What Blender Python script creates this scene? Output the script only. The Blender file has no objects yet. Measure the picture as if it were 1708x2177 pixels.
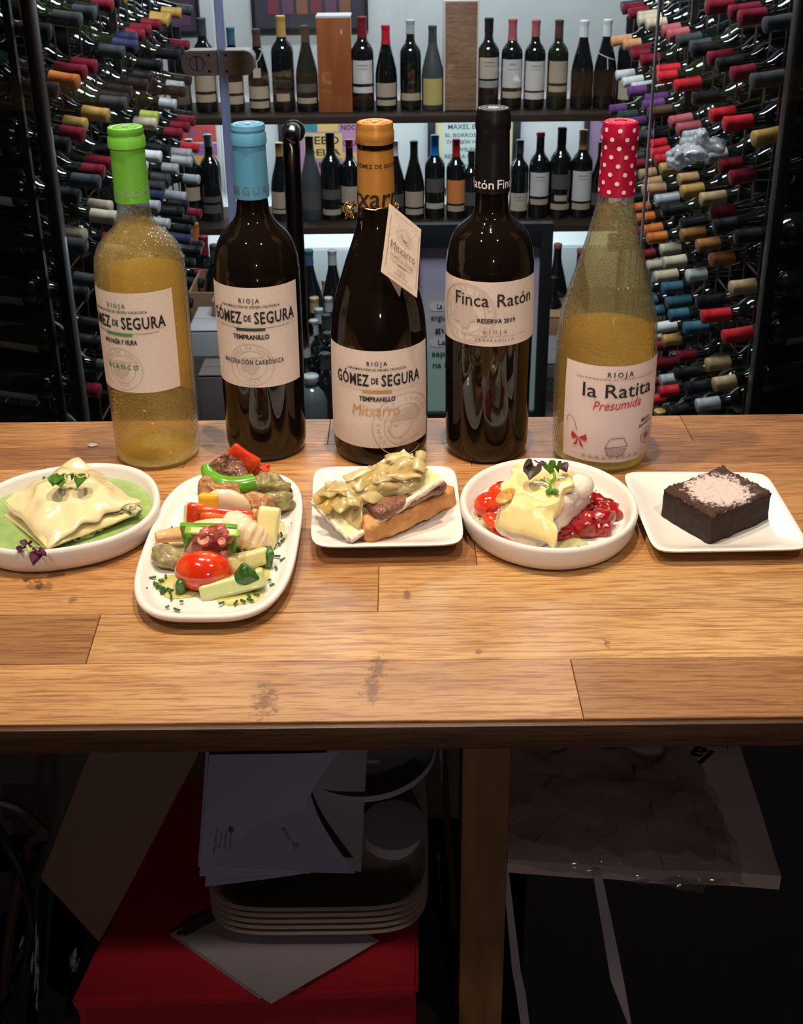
import bpy, bmesh, math, random
from mathutils import Vector, Matrix, noise
R = math.radians
random.seed(7)
scene = bpy.context.scene
COL = scene.collection

# ------------------------------------------------------------------ camera
CW, CH = 1708.0, 2177.0
FPX, CX, CY = 2436.0, 854.0, 780.0
PITCH, ROLL = R(23.08), R(-0.6)
CAMZ, TZ = 1.56, 1.10            # eye height, counter top height
cam_d = bpy.data.cameras.new('camera'); cam = bpy.data.objects.new('camera', cam_d); COL.objects.link(cam)
cam_d.sensor_fit = 'HORIZONTAL'; cam_d.sensor_width = 36
cam_d.lens = FPX / CW * 36
cam_d.shift_y = -(CH / 2 - CY) / CW
cam_d.clip_start = 0.05; cam_d.clip_end = 50
cam_d.dof.use_dof = True; cam_d.dof.focus_distance = 0.95; cam_d.dof.aperture_fstop = 40
CM = Matrix.Translation((0, 0, CAMZ)) @ Matrix.Rotation(R(90) - PITCH, 4, 'X') @ Matrix.Rotation(ROLL, 4, 'Z')
cam.matrix_world = CM
scene.camera = cam
CM3 = CM.to_3x3()

def ray(px, py):
    return CM3 @ Vector(((px - CX) / FPX, -(py - CY) / FPX, -1.0))
def W(px, py, z):                 # point seen at a pixel, on the level z
    d = ray(px, py); t = (z - CAMZ) / d.z
    return Vector((0, 0, CAMZ)) + d * t
def WY(px, py, y):                # point seen at a pixel, on the upright plane y
    d = ray(px, py); t = y / d.y
    return Vector((0, 0, CAMZ)) + d * t
def WX(px, py, x):
    d = ray(px, py); t = x / d.x
    return Vector((0, 0, CAMZ)) + d * t
CMI = CM.inverted()
def PX(p):
    q = CMI @ Vector(p)
    return (CX + FPX * q.x / -q.z, CY - FPX * q.y / -q.z)

# ------------------------------------------------------------------ exposure, world, lights
scene.view_settings.view_transform = 'Standard'
scene.view_settings.look = 'None'
scene.view_settings.gamma = 1
scene.view_settings.use_curve_mapping = False
scene.view_settings.exposure = 0.0
w = bpy.data.worlds.new('world'); scene.world = w; w.use_nodes = True
w.node_tree.nodes['Background'].inputs[0].default_value = (0.5, 0.45, 0.42, 1)
w.node_tree.nodes['Background'].inputs[1].default_value = 0.12

def lamp(kind, loc, aim, power, color, size=0.1, spot=None, blend=0.4, sy=None):
    d = bpy.data.lights.new('lamp', kind); o = bpy.data.objects.new('lamp', d); COL.objects.link(o)
    o.location = loc; d.energy = power; d.color = color
    if kind == 'AREA':
        d.size = size
        if sy: d.shape = 'RECTANGLE'; d.size_y = sy
    else: d.shadow_soft_size = size
    if kind == 'SPOT': d.spot_size = R(spot); d.spot_blend = blend
    v = Vector(aim) - Vector(loc)
    o.rotation_euler = v.to_track_quat('-Z', 'Y').to_euler()
    return o
WARM = (1.0, 0.80, 0.60)
COOL = (0.86, 0.95, 1.0)
lamp('SPOT', (-0.34, 0.78, 2.50), (-0.22, 0.80, 1.1), 48, WARM, 0.016, 64, 0.7)
lamp('SPOT', (0.06, 0.76, 2.50), (0.06, 0.76, 1.1), 52, WARM, 0.016, 50, 0.9)
lamp('SPOT', (-0.62, 0.06, 2.45), (-0.13, 0.92, 1.25), 32, (1, 0.86, 0.74), 0.025, 46, 1.0)
lamp('SPOT', (0.45, 0.02, 2.45), (0.10, 0.92, 1.27), 36, (1, 0.86, 0.74), 0.025, 40, 1.0)
lamp('POINT', (0.3, -2.1, 1.5), (0, 0, 0), 27, (0.92, 0.84, 0.92), 0.05)  # added fill behind the camera, lifts the dark space under the counter
# cellar: cool strips over the aisle and behind the shelves
lamp('AREA', (0.0, 2.55, 2.45), (0.0, 3.0, 0.6), 46, (0.95, 0.97, 1.0), 0.9, sy=0.5)
lamp('AREA', (0.0, 4.22, 1.62), (0.0, 4.30, 0.8), 8, COOL, 1.7, sy=0.05)
lamp('AREA', (0.0, 4.24, 0.765), (0.0, 4.40, 0.2), 6, COOL, 1.7, sy=0.04)
lamp('AREA', (0.0, 4.24, 0.365), (0.0, 4.40, 0.0), 9, COOL, 1.7, sy=0.04)

# ------------------------------------------------------------------ materials
def newmat(name):
    m = bpy.data.materials.new(name); m.use_nodes = True
    nt = m.node_tree; return m, nt, nt.nodes['Principled BSDF']
def N(nt, t, **kw):
    n = nt.nodes.new(t)
    for k, v in kw.items(): setattr(n, k, v)
    return n
MC = {}
def mat(name, col, rough=0.5, metal=0.0, col2=None, scale=40, bump=0.0, bscale=None, coat=0.0, sss=0.0, spec=0.5,
        stretch=(1, 1, 1), lo=0.35, hi=0.65, detail=5, alpha=1.0, emit=None, trans=0.0, ior=1.45):
    if name in MC: return MC[name]
    m, nt, b = newmat(name); MC[name] = m
    c = tuple(col) + (1,)
    b.inputs['Base Color'].default_value = c
    b.inputs['Roughness'].default_value = rough
    b.inputs['Metallic'].default_value = metal
    b.inputs['Specular IOR Level'].default_value = spec
    b.inputs['Coat Weight'].default_value = coat
    b.inputs['Coat Roughness'].default_value = 0.08
    b.inputs['Alpha'].default_value = alpha
    b.inputs['Transmission Weight'].default_value = trans
    b.inputs['IOR'].default_value = ior
    if sss:
        b.inputs['Subsurface Weight'].default_value = sss
        b.inputs['Subsurface Scale'].default_value = 0.004
        b.inputs['Subsurface Radius'].default_value = (1, 0.6, 0.35)
    if emit:
        b.inputs['Emission Color'].default_value = tuple(emit[:3]) + (1,); b.inputs['Emission Strength'].default_value = emit[3]
    if col2 or bump:
        tc = N(nt, 'ShaderNodeTexCoord'); mp = N(nt, 'ShaderNodeMapping'); mp.inputs['Scale'].default_value = stretch
        nt.links.new(tc.outputs['Object'], mp.inputs[0])
        nz = N(nt, 'ShaderNodeTexNoise'); nz.inputs['Scale'].default_value = scale; nz.inputs['Detail'].default_value = detail
        nt.links.new(mp.outputs[0], nz.inputs['Vector'])
        if col2:
            r = N(nt, 'ShaderNodeValToRGB'); r.color_ramp.elements[0].position = lo; r.color_ramp.elements[1].position = hi
            r.color_ramp.elements[0].color = c; r.color_ramp.elements[1].color = tuple(col2) + (1,)
            nt.links.new(nz.outputs[0], r.inputs[0]); nt.links.new(r.outputs[0], b.inputs['Base Color'])
        if bump:
            n2 = nz
            if bscale:
                n2 = N(nt, 'ShaderNodeTexNoise'); n2.inputs['Scale'].default_value = bscale; n2.inputs['Detail'].default_value = 4
                nt.links.new(mp.outputs[0], n2.inputs['Vector'])
            bp = N(nt, 'ShaderNodeBump'); bp.inputs['Strength'].default_value = bump; bp.inputs['Distance'].default_value = 0.002
            nt.links.new(n2.outputs[0], bp.inputs['Height']); nt.links.new(bp.outputs[0], b.inputs['Normal'])
    return m

def pane_mat(name, tint, rough=0.0, gl=1.0, body=None, bodyw=0.0, bump=0.0, bscale=300, refr=0.0, ior=1.45, frost=0.0):
    """clear pane or bottle wall: Fresnel gloss over tinted see-through"""
    if name in MC: return MC[name]
    m, nt, b = newmat(name); MC[name] = m; nt.nodes.remove(b)
    out = nt.nodes['Material Output']
    tr = N(nt, 'ShaderNodeBsdfTransparent'); tr.inputs[0].default_value = tuple(tint) + (1,)
    cur = tr.outputs[0]
    bp = None
    if bump:
        tc = N(nt, 'ShaderNodeTexCoord')
        nz = N(nt, 'ShaderNodeTexVoronoi'); nz.inputs['Scale'].default_value = bscale
        n2 = N(nt, 'ShaderNodeTexNoise'); n2.inputs['Scale'].default_value = 28; n2.inputs['Detail'].default_value = 2
        nt.links.new(tc.outputs['Object'], nz.inputs['Vector']); nt.links.new(tc.outputs['Object'], n2.inputs['Vector'])
        mx = N(nt, 'ShaderNodeMath', operation='MULTIPLY'); nt.links.new(nz.outputs['Distance'], mx.inputs[0]); nt.links.new(n2.outputs[0], mx.inputs[1])
        bp = N(nt, 'ShaderNodeBump'); bp.inputs['Strength'].default_value = bump; bp.inputs['Distance'].default_value = 0.002
        nt.links.new(mx.outputs[0], bp.inputs['Height'])
    if refr:
        g = N(nt, 'ShaderNodeBsdfRefraction'); g.inputs['Color'].default_value = tuple(tint) + (1,); g.inputs['Roughness'].default_value = 0.05; g.inputs['IOR'].default_value = 1.12
        if bp: nt.links.new(bp.outputs[0], g.inputs['Normal'])
        mm = N(nt, 'ShaderNodeMixShader'); mm.inputs[0].default_value = refr
        nt.links.new(cur, mm.inputs[1]); nt.links.new(g.outputs[0], mm.inputs[2]); cur = mm.outputs[0]
    if bodyw:
        d = N(nt, 'ShaderNodeBsdfDiffuse'); d.inputs[0].default_value = tuple(body) + (1,)
        t2 = N(nt, 'ShaderNodeBsdfTranslucent'); t2.inputs[0].default_value = tuple(body) + (1,)
        ma = N(nt, 'ShaderNodeMixShader'); ma.inputs[0].default_value = 0.5
        nt.links.new(d.outputs[0], ma.inputs[1]); nt.links.new(t2.outputs[0], ma.inputs[2])
        mm = N(nt, 'ShaderNodeMixShader'); mm.inputs[0].default_value = bodyw
        if frost:
            t3 = N(nt, 'ShaderNodeTexCoord'); nf = N(nt, 'ShaderNodeTexNoise'); nf.inputs['Scale'].default_value = 22; nf.inputs['Detail'].default_value = 3
            vf = N(nt, 'ShaderNodeTexVoronoi'); vf.inputs['Scale'].default_value = 520
            mpf = N(nt, 'ShaderNodeMapping'); mpf.inputs['Scale'].default_value = (1, 1, 0.45); nt.links.new(t3.outputs['Object'], mpf.inputs[0])
            nt.links.new(mpf.outputs[0], nf.inputs['Vector']); nt.links.new(t3.outputs['Object'], vf.inputs['Vector'])
            r1_ = N(nt, 'ShaderNodeMapRange'); nt.links.new(nf.outputs[0], r1_.inputs[0]); r1_.inputs[1].default_value = .46; r1_.inputs[2].default_value = .62
            r2_ = N(nt, 'ShaderNodeMapRange'); nt.links.new(vf.outputs['Distance'], r2_.inputs[0]); r2_.inputs[1].default_value = .25; r2_.inputs[2].default_value = .6
            pf = N(nt, 'ShaderNodeMath', operation='MULTIPLY'); nt.links.new(r1_.outputs[0], pf.inputs[0]); nt.links.new(r2_.outputs[0], pf.inputs[1])
            qf = N(nt, 'ShaderNodeMath', operation='MULTIPLY_ADD'); nt.links.new(pf.outputs[0], qf.inputs[0]); qf.inputs[1].default_value = frost; qf.inputs[2].default_value = bodyw
            nt.links.new(qf.outputs[0], mm.inputs[0])
        nt.links.new(cur, mm.inputs[1]); nt.links.new(ma.outputs[0], mm.inputs[2]); cur = mm.outputs[0]
    gg = N(nt, 'ShaderNodeBsdfGlossy'); gg.inputs['Roughness'].default_value = rough
    gg.inputs['Color'].default_value = (gl, gl, gl, 1)
    fr = N(nt, 'ShaderNodeFresnel'); fr.inputs['IOR'].default_value = ior
    ge = N(nt, 'ShaderNodeNewGeometry'); mi = N(nt, 'ShaderNodeMapRange'); nt.links.new(ge.outputs['Backfacing'], mi.inputs[0])
    mi.inputs[3].default_value = ior; mi.inputs[4].default_value = 1 / ior; nt.links.new(mi.outputs[0], fr.inputs['IOR'])
    if bp: nt.links.new(bp.outputs[0], gg.inputs['Normal']); nt.links.new(bp.outputs[0], fr.inputs['Normal'])
    mm = N(nt, 'ShaderNodeMixShader'); nt.links.new(fr.outputs[0], mm.inputs[0])
    nt.links.new(cur, mm.inputs[1]); nt.links.new(gg.outputs[0], mm.inputs[2])
    nt.links.new(mm.outputs[0], out.inputs[0])
    return m

# ------------------------------------------------------------------ object helpers
def tag(o, label=None, cat=None, group=None, kind=None):
    if label: o['label'] = label
    if cat: o['category'] = cat
    if group: o['group'] = group
    if kind: o['kind'] = kind
    return o
def empty(name, loc=(0, 0, 0), rz=0.0, label=None, cat=None, group=None):
    o = bpy.data.objects.new(name, None); o.empty_display_size = 0.02; COL.objects.link(o)
    o.location = loc; o.rotation_euler = (0, 0, rz)
    return tag(o, label, cat, group)
def link(name, me, m, parent=None, loc=None, rot=None):
    o = bpy.data.objects.new(name, me); COL.objects.link(o)
    if m is not None:
        ms = m if isinstance(m, (list, tuple)) else [m]
        if not me.materials:
            for x in ms: me.materials.append(x)
        elif me.materials[0] != ms[0]:
            o.material_slots[0].link = 'OBJECT'; o.material_slots[0].material = ms[0]
    if parent: o.parent = parent
    if loc is not None: o.location = loc
    if rot is not None: o.rotation_euler = rot
    return o
def fin(name, bm, m, parent=None, smooth=True, loc=None, rot=None, angle=40):
    bmesh.ops.recalc_face_normals(bm, faces=bm.faces)
    me = bpy.data.meshes.new(name); bm.to_mesh(me); bm.free()
    if smooth:
        me.polygons.foreach_set('use_smooth', [True] * len(me.polygons))
        try: me.set_sharp_from_angle(angle=R(angle))
        except Exception: pass
    return link(name, me, m, parent, loc, rot)
def bbox(bm, c, s, rz=0.0, M=None):
    mt = Matrix.Translation(c) @ Matrix.Rotation(rz, 4, 'Z') @ Matrix.Diagonal((s[0], s[1], s[2], 1))
    if M is not None: mt = M @ mt
    return bmesh.ops.create_cube(bm, size=1, matrix=mt)['verts']
def box(name, c, s, m, parent=None, bev=0.0, rz=0.0, local=False, smooth=True):
    """box whose origin is its own centre"""
    bm = bmesh.new(); bmesh.ops.create_cube(bm, size=1, matrix=Matrix.Diagonal((s[0], s[1], s[2], 1)))
    if bev: bmesh.ops.bevel(bm, geom=bm.edges[:], offset=bev, segments=2, profile=0.6, affect='EDGES')
    return fin(name, bm, m, parent, smooth, loc=c, rot=(0, 0, rz))
def prism(bm, pts, z0, z1):
    """upright prism from a list of xy points"""
    a = [bm.verts.new((p[0], p[1], z0)) for p in pts]; b = [bm.verts.new((p[0], p[1], z1)) for p in pts]
    n = len(pts); bm.faces.new(a[::-1]); bm.faces.new(b)
    for i in range(n): bm.faces.new((a[i], a[(i + 1) % n], b[(i + 1) % n], b[i]))
def lathe(bm, prof, seg=32, M=None):
    rings = []
    for r, z in prof:
        if r < 1e-6: rings.append([bm.verts.new((0, 0, z))])
        else: rings.append([bm.verts.new((r * math.sin(2 * math.pi * k / seg), -r * math.cos(2 * math.pi * k / seg), z)) for k in range(seg)])
    for a, b in zip(rings, rings[1:]):
        for k in range(seg):
            k2 = (k + 1) % seg
            if len(a) == 1 and len(b) == 1: continue
            if len(a) == 1: bm.faces.new((a[0], b[k], b[k2]))
            elif len(b) == 1: bm.faces.new((a[k], a[k2], b[0]))
            else: bm.faces.new((a[k], a[k2], b[k2], b[k]))
    if M is not None: bmesh.ops.transform(bm, matrix=M, verts=[v for r in rings for v in r])
def tube(bm, pts, r, seg=8, caps=True):
    pts = [Vector(p) for p in pts]; rs = r if isinstance(r, (list, tuple)) else [r] * len(pts)
    rings = []; up = Vector((0.13, 0.27, 0.95)).normalized()
    for i, p in enumerate(pts):
        t = (pts[min(i + 1, len(pts) - 1)] - pts[max(i - 1, 0)]).normalized()
        a = t.cross(up)
        if a.length < 1e-3: a = t.cross(Vector((1, 0, 0)))
        a.normalize(); b = t.cross(a)
        rings.append([bm.verts.new(p + a * rs[i] * math.cos(2 * math.pi * k / seg) + b * rs[i] * math.sin(2 * math.pi * k / seg)) for k in range(seg)])
    for a, b in zip(rings, rings[1:]):
        for k in range(seg): bm.faces.new((a[k], a[(k + 1) % seg], b[(k + 1) % seg], b[k]))
    if caps: bm.faces.new(rings[0][::-1]); bm.faces.new(rings[-1])
def spline(pts, n=8):
    pts = [Vector(p) for p in pts]; out = []
    P = [pts[0]] + pts + [pts[-1]]
    for i in range(1, len(P) - 2):
        for k in range(n):
            t = k / n; a, b, c, d = P[i - 1], P[i], P[i + 1], P[i + 2]
            out.append(0.5 * ((2 * b) + (c - a) * t + (2 * a - 5 * b + 4 * c - d) * t * t + (3 * b - a - 3 * c + d) * t ** 3))
    out.append(pts[-1]); return out
def fnoise(v, s, seed=0):
    return noise.noise(Vector((v[0] * s + seed * 7.3, v[1] * s - seed * 3.1, v[2] * s + seed * 1.7)))
def blob(bm, c, rad, nz=0.1, ns=60, seed=0, rot=(0, 0, 0), sub=3, sq=1.0):
    """rounded lump; sq < 1 makes it boxier"""
    vs = bmesh.ops.create_icosphere(bm, subdivisions=sub, radius=1)['verts']
    M = Matrix.Translation(c) @ Matrix.Rotation(rot[2], 4, 'Z') @ Matrix.Rotation(rot[1], 4, 'Y') @ Matrix.Rotation(rot[0], 4, 'X')
    for v in vs:
        p = v.co.copy()
        if sq != 1: p = Vector([math.copysign(abs(x) ** sq, x) for x in p])
        q = Vector((p.x * rad[0], p.y * rad[1], p.z * rad[2]))
        k = 1 + nz * (fnoise(q, ns, seed) + 0.5 * fnoise(q, ns * 2.3, seed + 5))
        v.co = M @ (q * k)
    return vs
def rbox(bm, c, s, nz=0.0, ns=60, seed=0, rot=(0, 0, 0), sub=4, rnd=0.2, bend=0.0, fine=0.0):
    """rounded, subdivided, slightly uneven block; rnd 0..1; bend curves it about its long x axis"""
    n0 = len(bm.verts); g = bmesh.ops.create_cube(bm, size=2)['verts']
    es = list({e for v in g for e in v.link_edges})
    bmesh.ops.subdivide_edges(bm, edges=es, cuts=2 ** (sub - 1) - 1, use_grid_fill=True)
    vs = list(bm.verts)[n0:]
    M = Matrix.Translation(c) @ Matrix.Rotation(rot[2], 4, 'Z') @ Matrix.Rotation(rot[1], 4, 'Y') @ Matrix.Rotation(rot[0], 4, 'X')
    h = Vector(s) / 2; m = min(h) * rnd * 2 if rnd < 0.5 else min(h)
    for v in vs:
        q = Vector((v.co.x * h.x, v.co.y * h.y, v.co.z * h.z))
        inner = Vector([max(-(hh - m), min(hh - m, x)) for x, hh in zip(q, h)])
        d = q - inner
        if d.length > 1e-9: q = inner + d.normalized() * min(d.length, m) if m > 0 else q
        q += Vector((fnoise(q, ns, seed), fnoise(q, ns, seed + 3), fnoise(q, ns, seed + 6))) * nz
        if fine: q += Vector((fnoise(q, ns * 4, seed), fnoise(q, ns * 4, seed + 3), fnoise(q, ns * 4, seed + 6))) * fine
        if bend: q.z += bend * ((q.x / h.x) ** 2)
        v.co = M @ q
    return vs
def sheet(bm, C, n=24, bulge=0.0, th=0.002, nz=0.0, ns=40, seed=0, fn=None, edge=0.0):
    """thin curved slab between four corners C (ccw); returns nothing"""
    C = [Vector(c) for c in C]; top = []; bot = []
    for i in range(n + 1):
        ra, rb = [], []
        for j in range(n + 1):
            u, v = i / n, j / n
            if edge:
                u2 = u + edge * math.sin(math.pi * u) * fnoise((v * 3, seed, 0), 1.3, seed) * (1 if 0 < 1 else 0)
            p = C[0] * (1 - u) * (1 - v) + C[1] * u * (1 - v) + C[2] * u * v + C[3] * (1 - u) * v
            b = math.sin(math.pi * u) ** 0.7 * math.sin(math.pi * v) ** 0.7 if 0 < u < 1 and 0 < v < 1 else 0
            p = p + Vector((0, 0, bulge * b + nz * fnoise(p, ns, seed)))
            if edge:
                e = edge * fnoise(p, 70, seed + 2); p += Vector((e, -e * 0.7, 0))
            if fn: p = p + Vector(fn(u, v))
            ra.append(bm.verts.new(p)); rb.append(bm.verts.new(p - Vector((0, 0, th))))
        top.append(ra); bot.append(rb)
    for i in range(n):
        for j in range(n):
            bm.faces.new((top[i][j], top[i + 1][j], top[i + 1][j + 1], top[i][j + 1]))
            bm.faces.new((bot[i][j], bot[i][j + 1], bot[i + 1][j + 1], bot[i + 1][j]))
    for i in range(n):
        bm.faces.new((top[i][0], bot[i][0], bot[i + 1][0], top[i + 1][0])); bm.faces.new((top[i][n], top[i + 1][n], bot[i + 1][n], bot[i][n]))
        bm.faces.new((top[0][i], top[0][i + 1], bot[0][i + 1], bot[0][i])); bm.faces.new((top[n][i], bot[n][i], bot[n][i + 1], top[n][i + 1]))

# ------------------------------------------------------------------ flat print: text and shapes in a (u, v) plane
TXT = {}
def text2d(s, size, shear=0.0, space=1.0, off=0.0, align='CENTER'):
    key = (s, shear, space, off, align)
    if key not in TXT:
        cu = bpy.data.curves.new('t', 'FONT'); cu.body = s; cu.size = 1; cu.shear = shear; cu.space_character = space
        cu.offset = off; cu.align_x = align; cu.align_y = 'CENTER'; cu.resolution_u = 2; cu.fill_mode = 'FRONT'
        o = bpy.data.objects.new('t', cu)
        me = bpy.data.meshes.new_from_object(o)
        TXT[key] = ([v.co.xy.copy() for v in me.vertices], [tuple(p.vertices) for p in me.polygons])
        bpy.data.objects.remove(o); bpy.data.curves.remove(cu); bpy.data.meshes.remove(me)
    vs, fs = TXT[key]
    return [v * size for v in vs], fs
class Print:
    """collects flat print, then lays it on a surface given by a map (u, v, lift) -> xyz"""
    def __init__(s): s.bm = bmesh.new()
    def raw(s, vs, fs, u=0, v=0, sx=1, rot=0):
        c, si = math.cos(rot), math.sin(rot)
        bv = [s.bm.verts.new((u + (p[0] * sx * c - p[1] * si), v + (p[0] * sx * si + p[1] * c), 0)) for p in vs]
        for f in fs:
            try: s.bm.faces.new([bv[i] for i in f])
            except ValueError: pass
    def text(s, t, u, v, size, sx=1, shear=0, space=1, off=0.0, rot=0, align='CENTER'):
        vs, fs = text2d(t, size, shear, space, off, align); s.raw(vs, fs, u, v, sx, rot); return s
    def width(s, t, u, v, w, size, **k):     # text squeezed to the width w
        vs, fs = text2d(t, size, k.get('shear', 0), k.get('space', 1), k.get('off', 0.0))
        a = max(p.x for p in vs) - min(p.x for p in vs); s.raw(vs, fs, u, v, w / a, k.get('rot', 0)); return s
    def rect(s, u, v, w, h, rot=0):
        s.raw([(-w / 2, -h / 2), (w / 2, -h / 2), (w / 2, h / 2), (-w / 2, h / 2)], [(0, 1, 2, 3)], u, v, 1, rot); return s
    def ring(s, u, v, r1, r2, n=48, a0=0, a1=360):
        vs, fs = [], []
        for k in range(n + 1):
            a = R(a0 + (a1 - a0) * k / n); vs += [(r1 * math.cos(a), r1 * math.sin(a)), (r2 * math.cos(a), r2 * math.sin(a))]
        for k in range(n): fs.append((2 * k, 2 * k + 1, 2 * k + 3, 2 * k + 2))
        s.raw(vs, fs, u, v); return s
    def disc(s, u, v, r, n=16, sy=1):
        vs = [(0, 0)] + [(r * math.cos(2 * math.pi * k / n), sy * r * math.sin(2 * math.pi * k / n)) for k in range(n)]
        s.raw(vs, [(0, 1 + k, 1 + (k + 1) % n) for k in range(n)], u, v); return s
    def poly(s, pts, u=0, v=0, sc=1, rot=0):
        s.raw([(p[0] * sc, p[1] * sc) for p in pts], [tuple(range(len(pts)))], u, v, 1, rot); return s
    def line(s, pts, w, u=0, v=0, sc=1):
        vs, fs = [], []
        P = [Vector((p[0] * sc, p[1] * sc)) for p in pts]
        for i, p in enumerate(P):
            t = (P[min(i + 1, len(P) - 1)] - P[max(i - 1, 0)]); t = t.normalized() if t.length else Vector((1, 0)); nn = Vector((-t.y, t.x)) * w / 2
            vs += [p - nn, p + nn]
        for k in range(len(P) - 1): fs.append((2 * k, 2 * k + 1, 2 * k + 3, 2 * k + 2))
        s.raw(vs, fs, u, v); return s
    def arc_text(s, t, u, v, r, size, a0, a1, out=True):
        n = len(t)
        for i, ch in enumerate(t):
            a = R(a0 + (a1 - a0) * (i / max(1, n - 1)))
            if ch != ' ':
                vs, fs = text2d(ch, size); s.raw(vs, fs, u + r * math.cos(a), v + r * math.sin(a), 1, a - math.pi / 2 if out else a + math.pi / 2)
        return s
    def leaf(s, u, v, r):
        vs = [(0, 0)]; n = 40
        for k in range(n):
            a = 2 * math.pi * k / n; q = r * (0.62 + 0.3 * abs(math.cos(2.5 * a + 0.4)) + 0.12 * abs(math.sin(9 * a))); vs.append((q * math.cos(a), q * math.sin(a)))
        s.raw(vs, [(0, 1 + k, 1 + (k + 1) % n) for k in range(n)], u, v); return s
    def lay(s, name, fmap, m, parent, step=0.0):
        bm = s.bm
        if step:
            us = [v.co.x for v in bm.verts]
            if us:
                x = min(us) + step
                while x < max(us):
                    bmesh.ops.bisect_plane(bm, geom=bm.verts[:] + bm.edges[:] + bm.faces[:], plane_co=(x, 0, 0), plane_no=(1, 0, 0), dist=1e-7); x += step
        for v in bm.verts: v.co = fmap(v.co.x, v.co.y)
        me = bpy.data.meshes.new(name); bm.to_mesh(me); bm.free()
        return link(name, me, m, parent)
# ------------------------------------------------------------------ the place
M_dark = mat('dark_plaster', (0.035, 0.033, 0.035), 0.8, col2=(0.05, 0.046, 0.045), scale=6)
M_white = mat('white_plaster', (0.50, 0.53, 0.54), 0.7, col2=(0.56, 0.58, 0.58), scale=5, bump=0.1, bscale=120)
M_floor = mat('dark_floor', (0.05, 0.035, 0.03), 0.45, col2=(0.08, 0.05, 0.045), scale=12)
def structure(name, c, s, m, rz=0):
    o = box(name, c, s, m, None, 0, rz, smooth=False); o['kind'] = 'structure'; return o
structure('floor', (0, 1.0, -0.05), (4.4, 7.4, 0.1), M_floor)
structure('ceiling', (0, 1.0, 2.75), (4.4, 7.4, 0.1), M_dark)
structure('wall_left', (-2.15, 1.0, 1.35), (0.1, 7.4, 2.7), M_dark)
structure('wall_right', (2.15, 1.0, 1.35), (0.1, 7.4, 2.7), M_dark)
structure('wall_front', (0, -2.65, 1.35), (4.2, 0.1, 2.7), mat('room_plaster', (0.05, 0.04, 0.036), 0.8))
YW = 4.52
structure('wall_back', (0, YW + 0.05, 1.35), (4.2, 0.1, 2.7), M_white)
structure('wall_side_left', (-1.06, 3.17, 1.35), (0.06, 2.66, 2.7), M_dark)
structure('wall_side_right', (1.12, 3.17, 1.35), (0.06, 2.66, 2.7), M_dark)
structure('baseboard_back', (0, YW - 0.02, 0.085), (2.0, 0.04, 0.17), mat('grey_trim', (0.22, 0.24, 0.25), 0.6))

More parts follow.
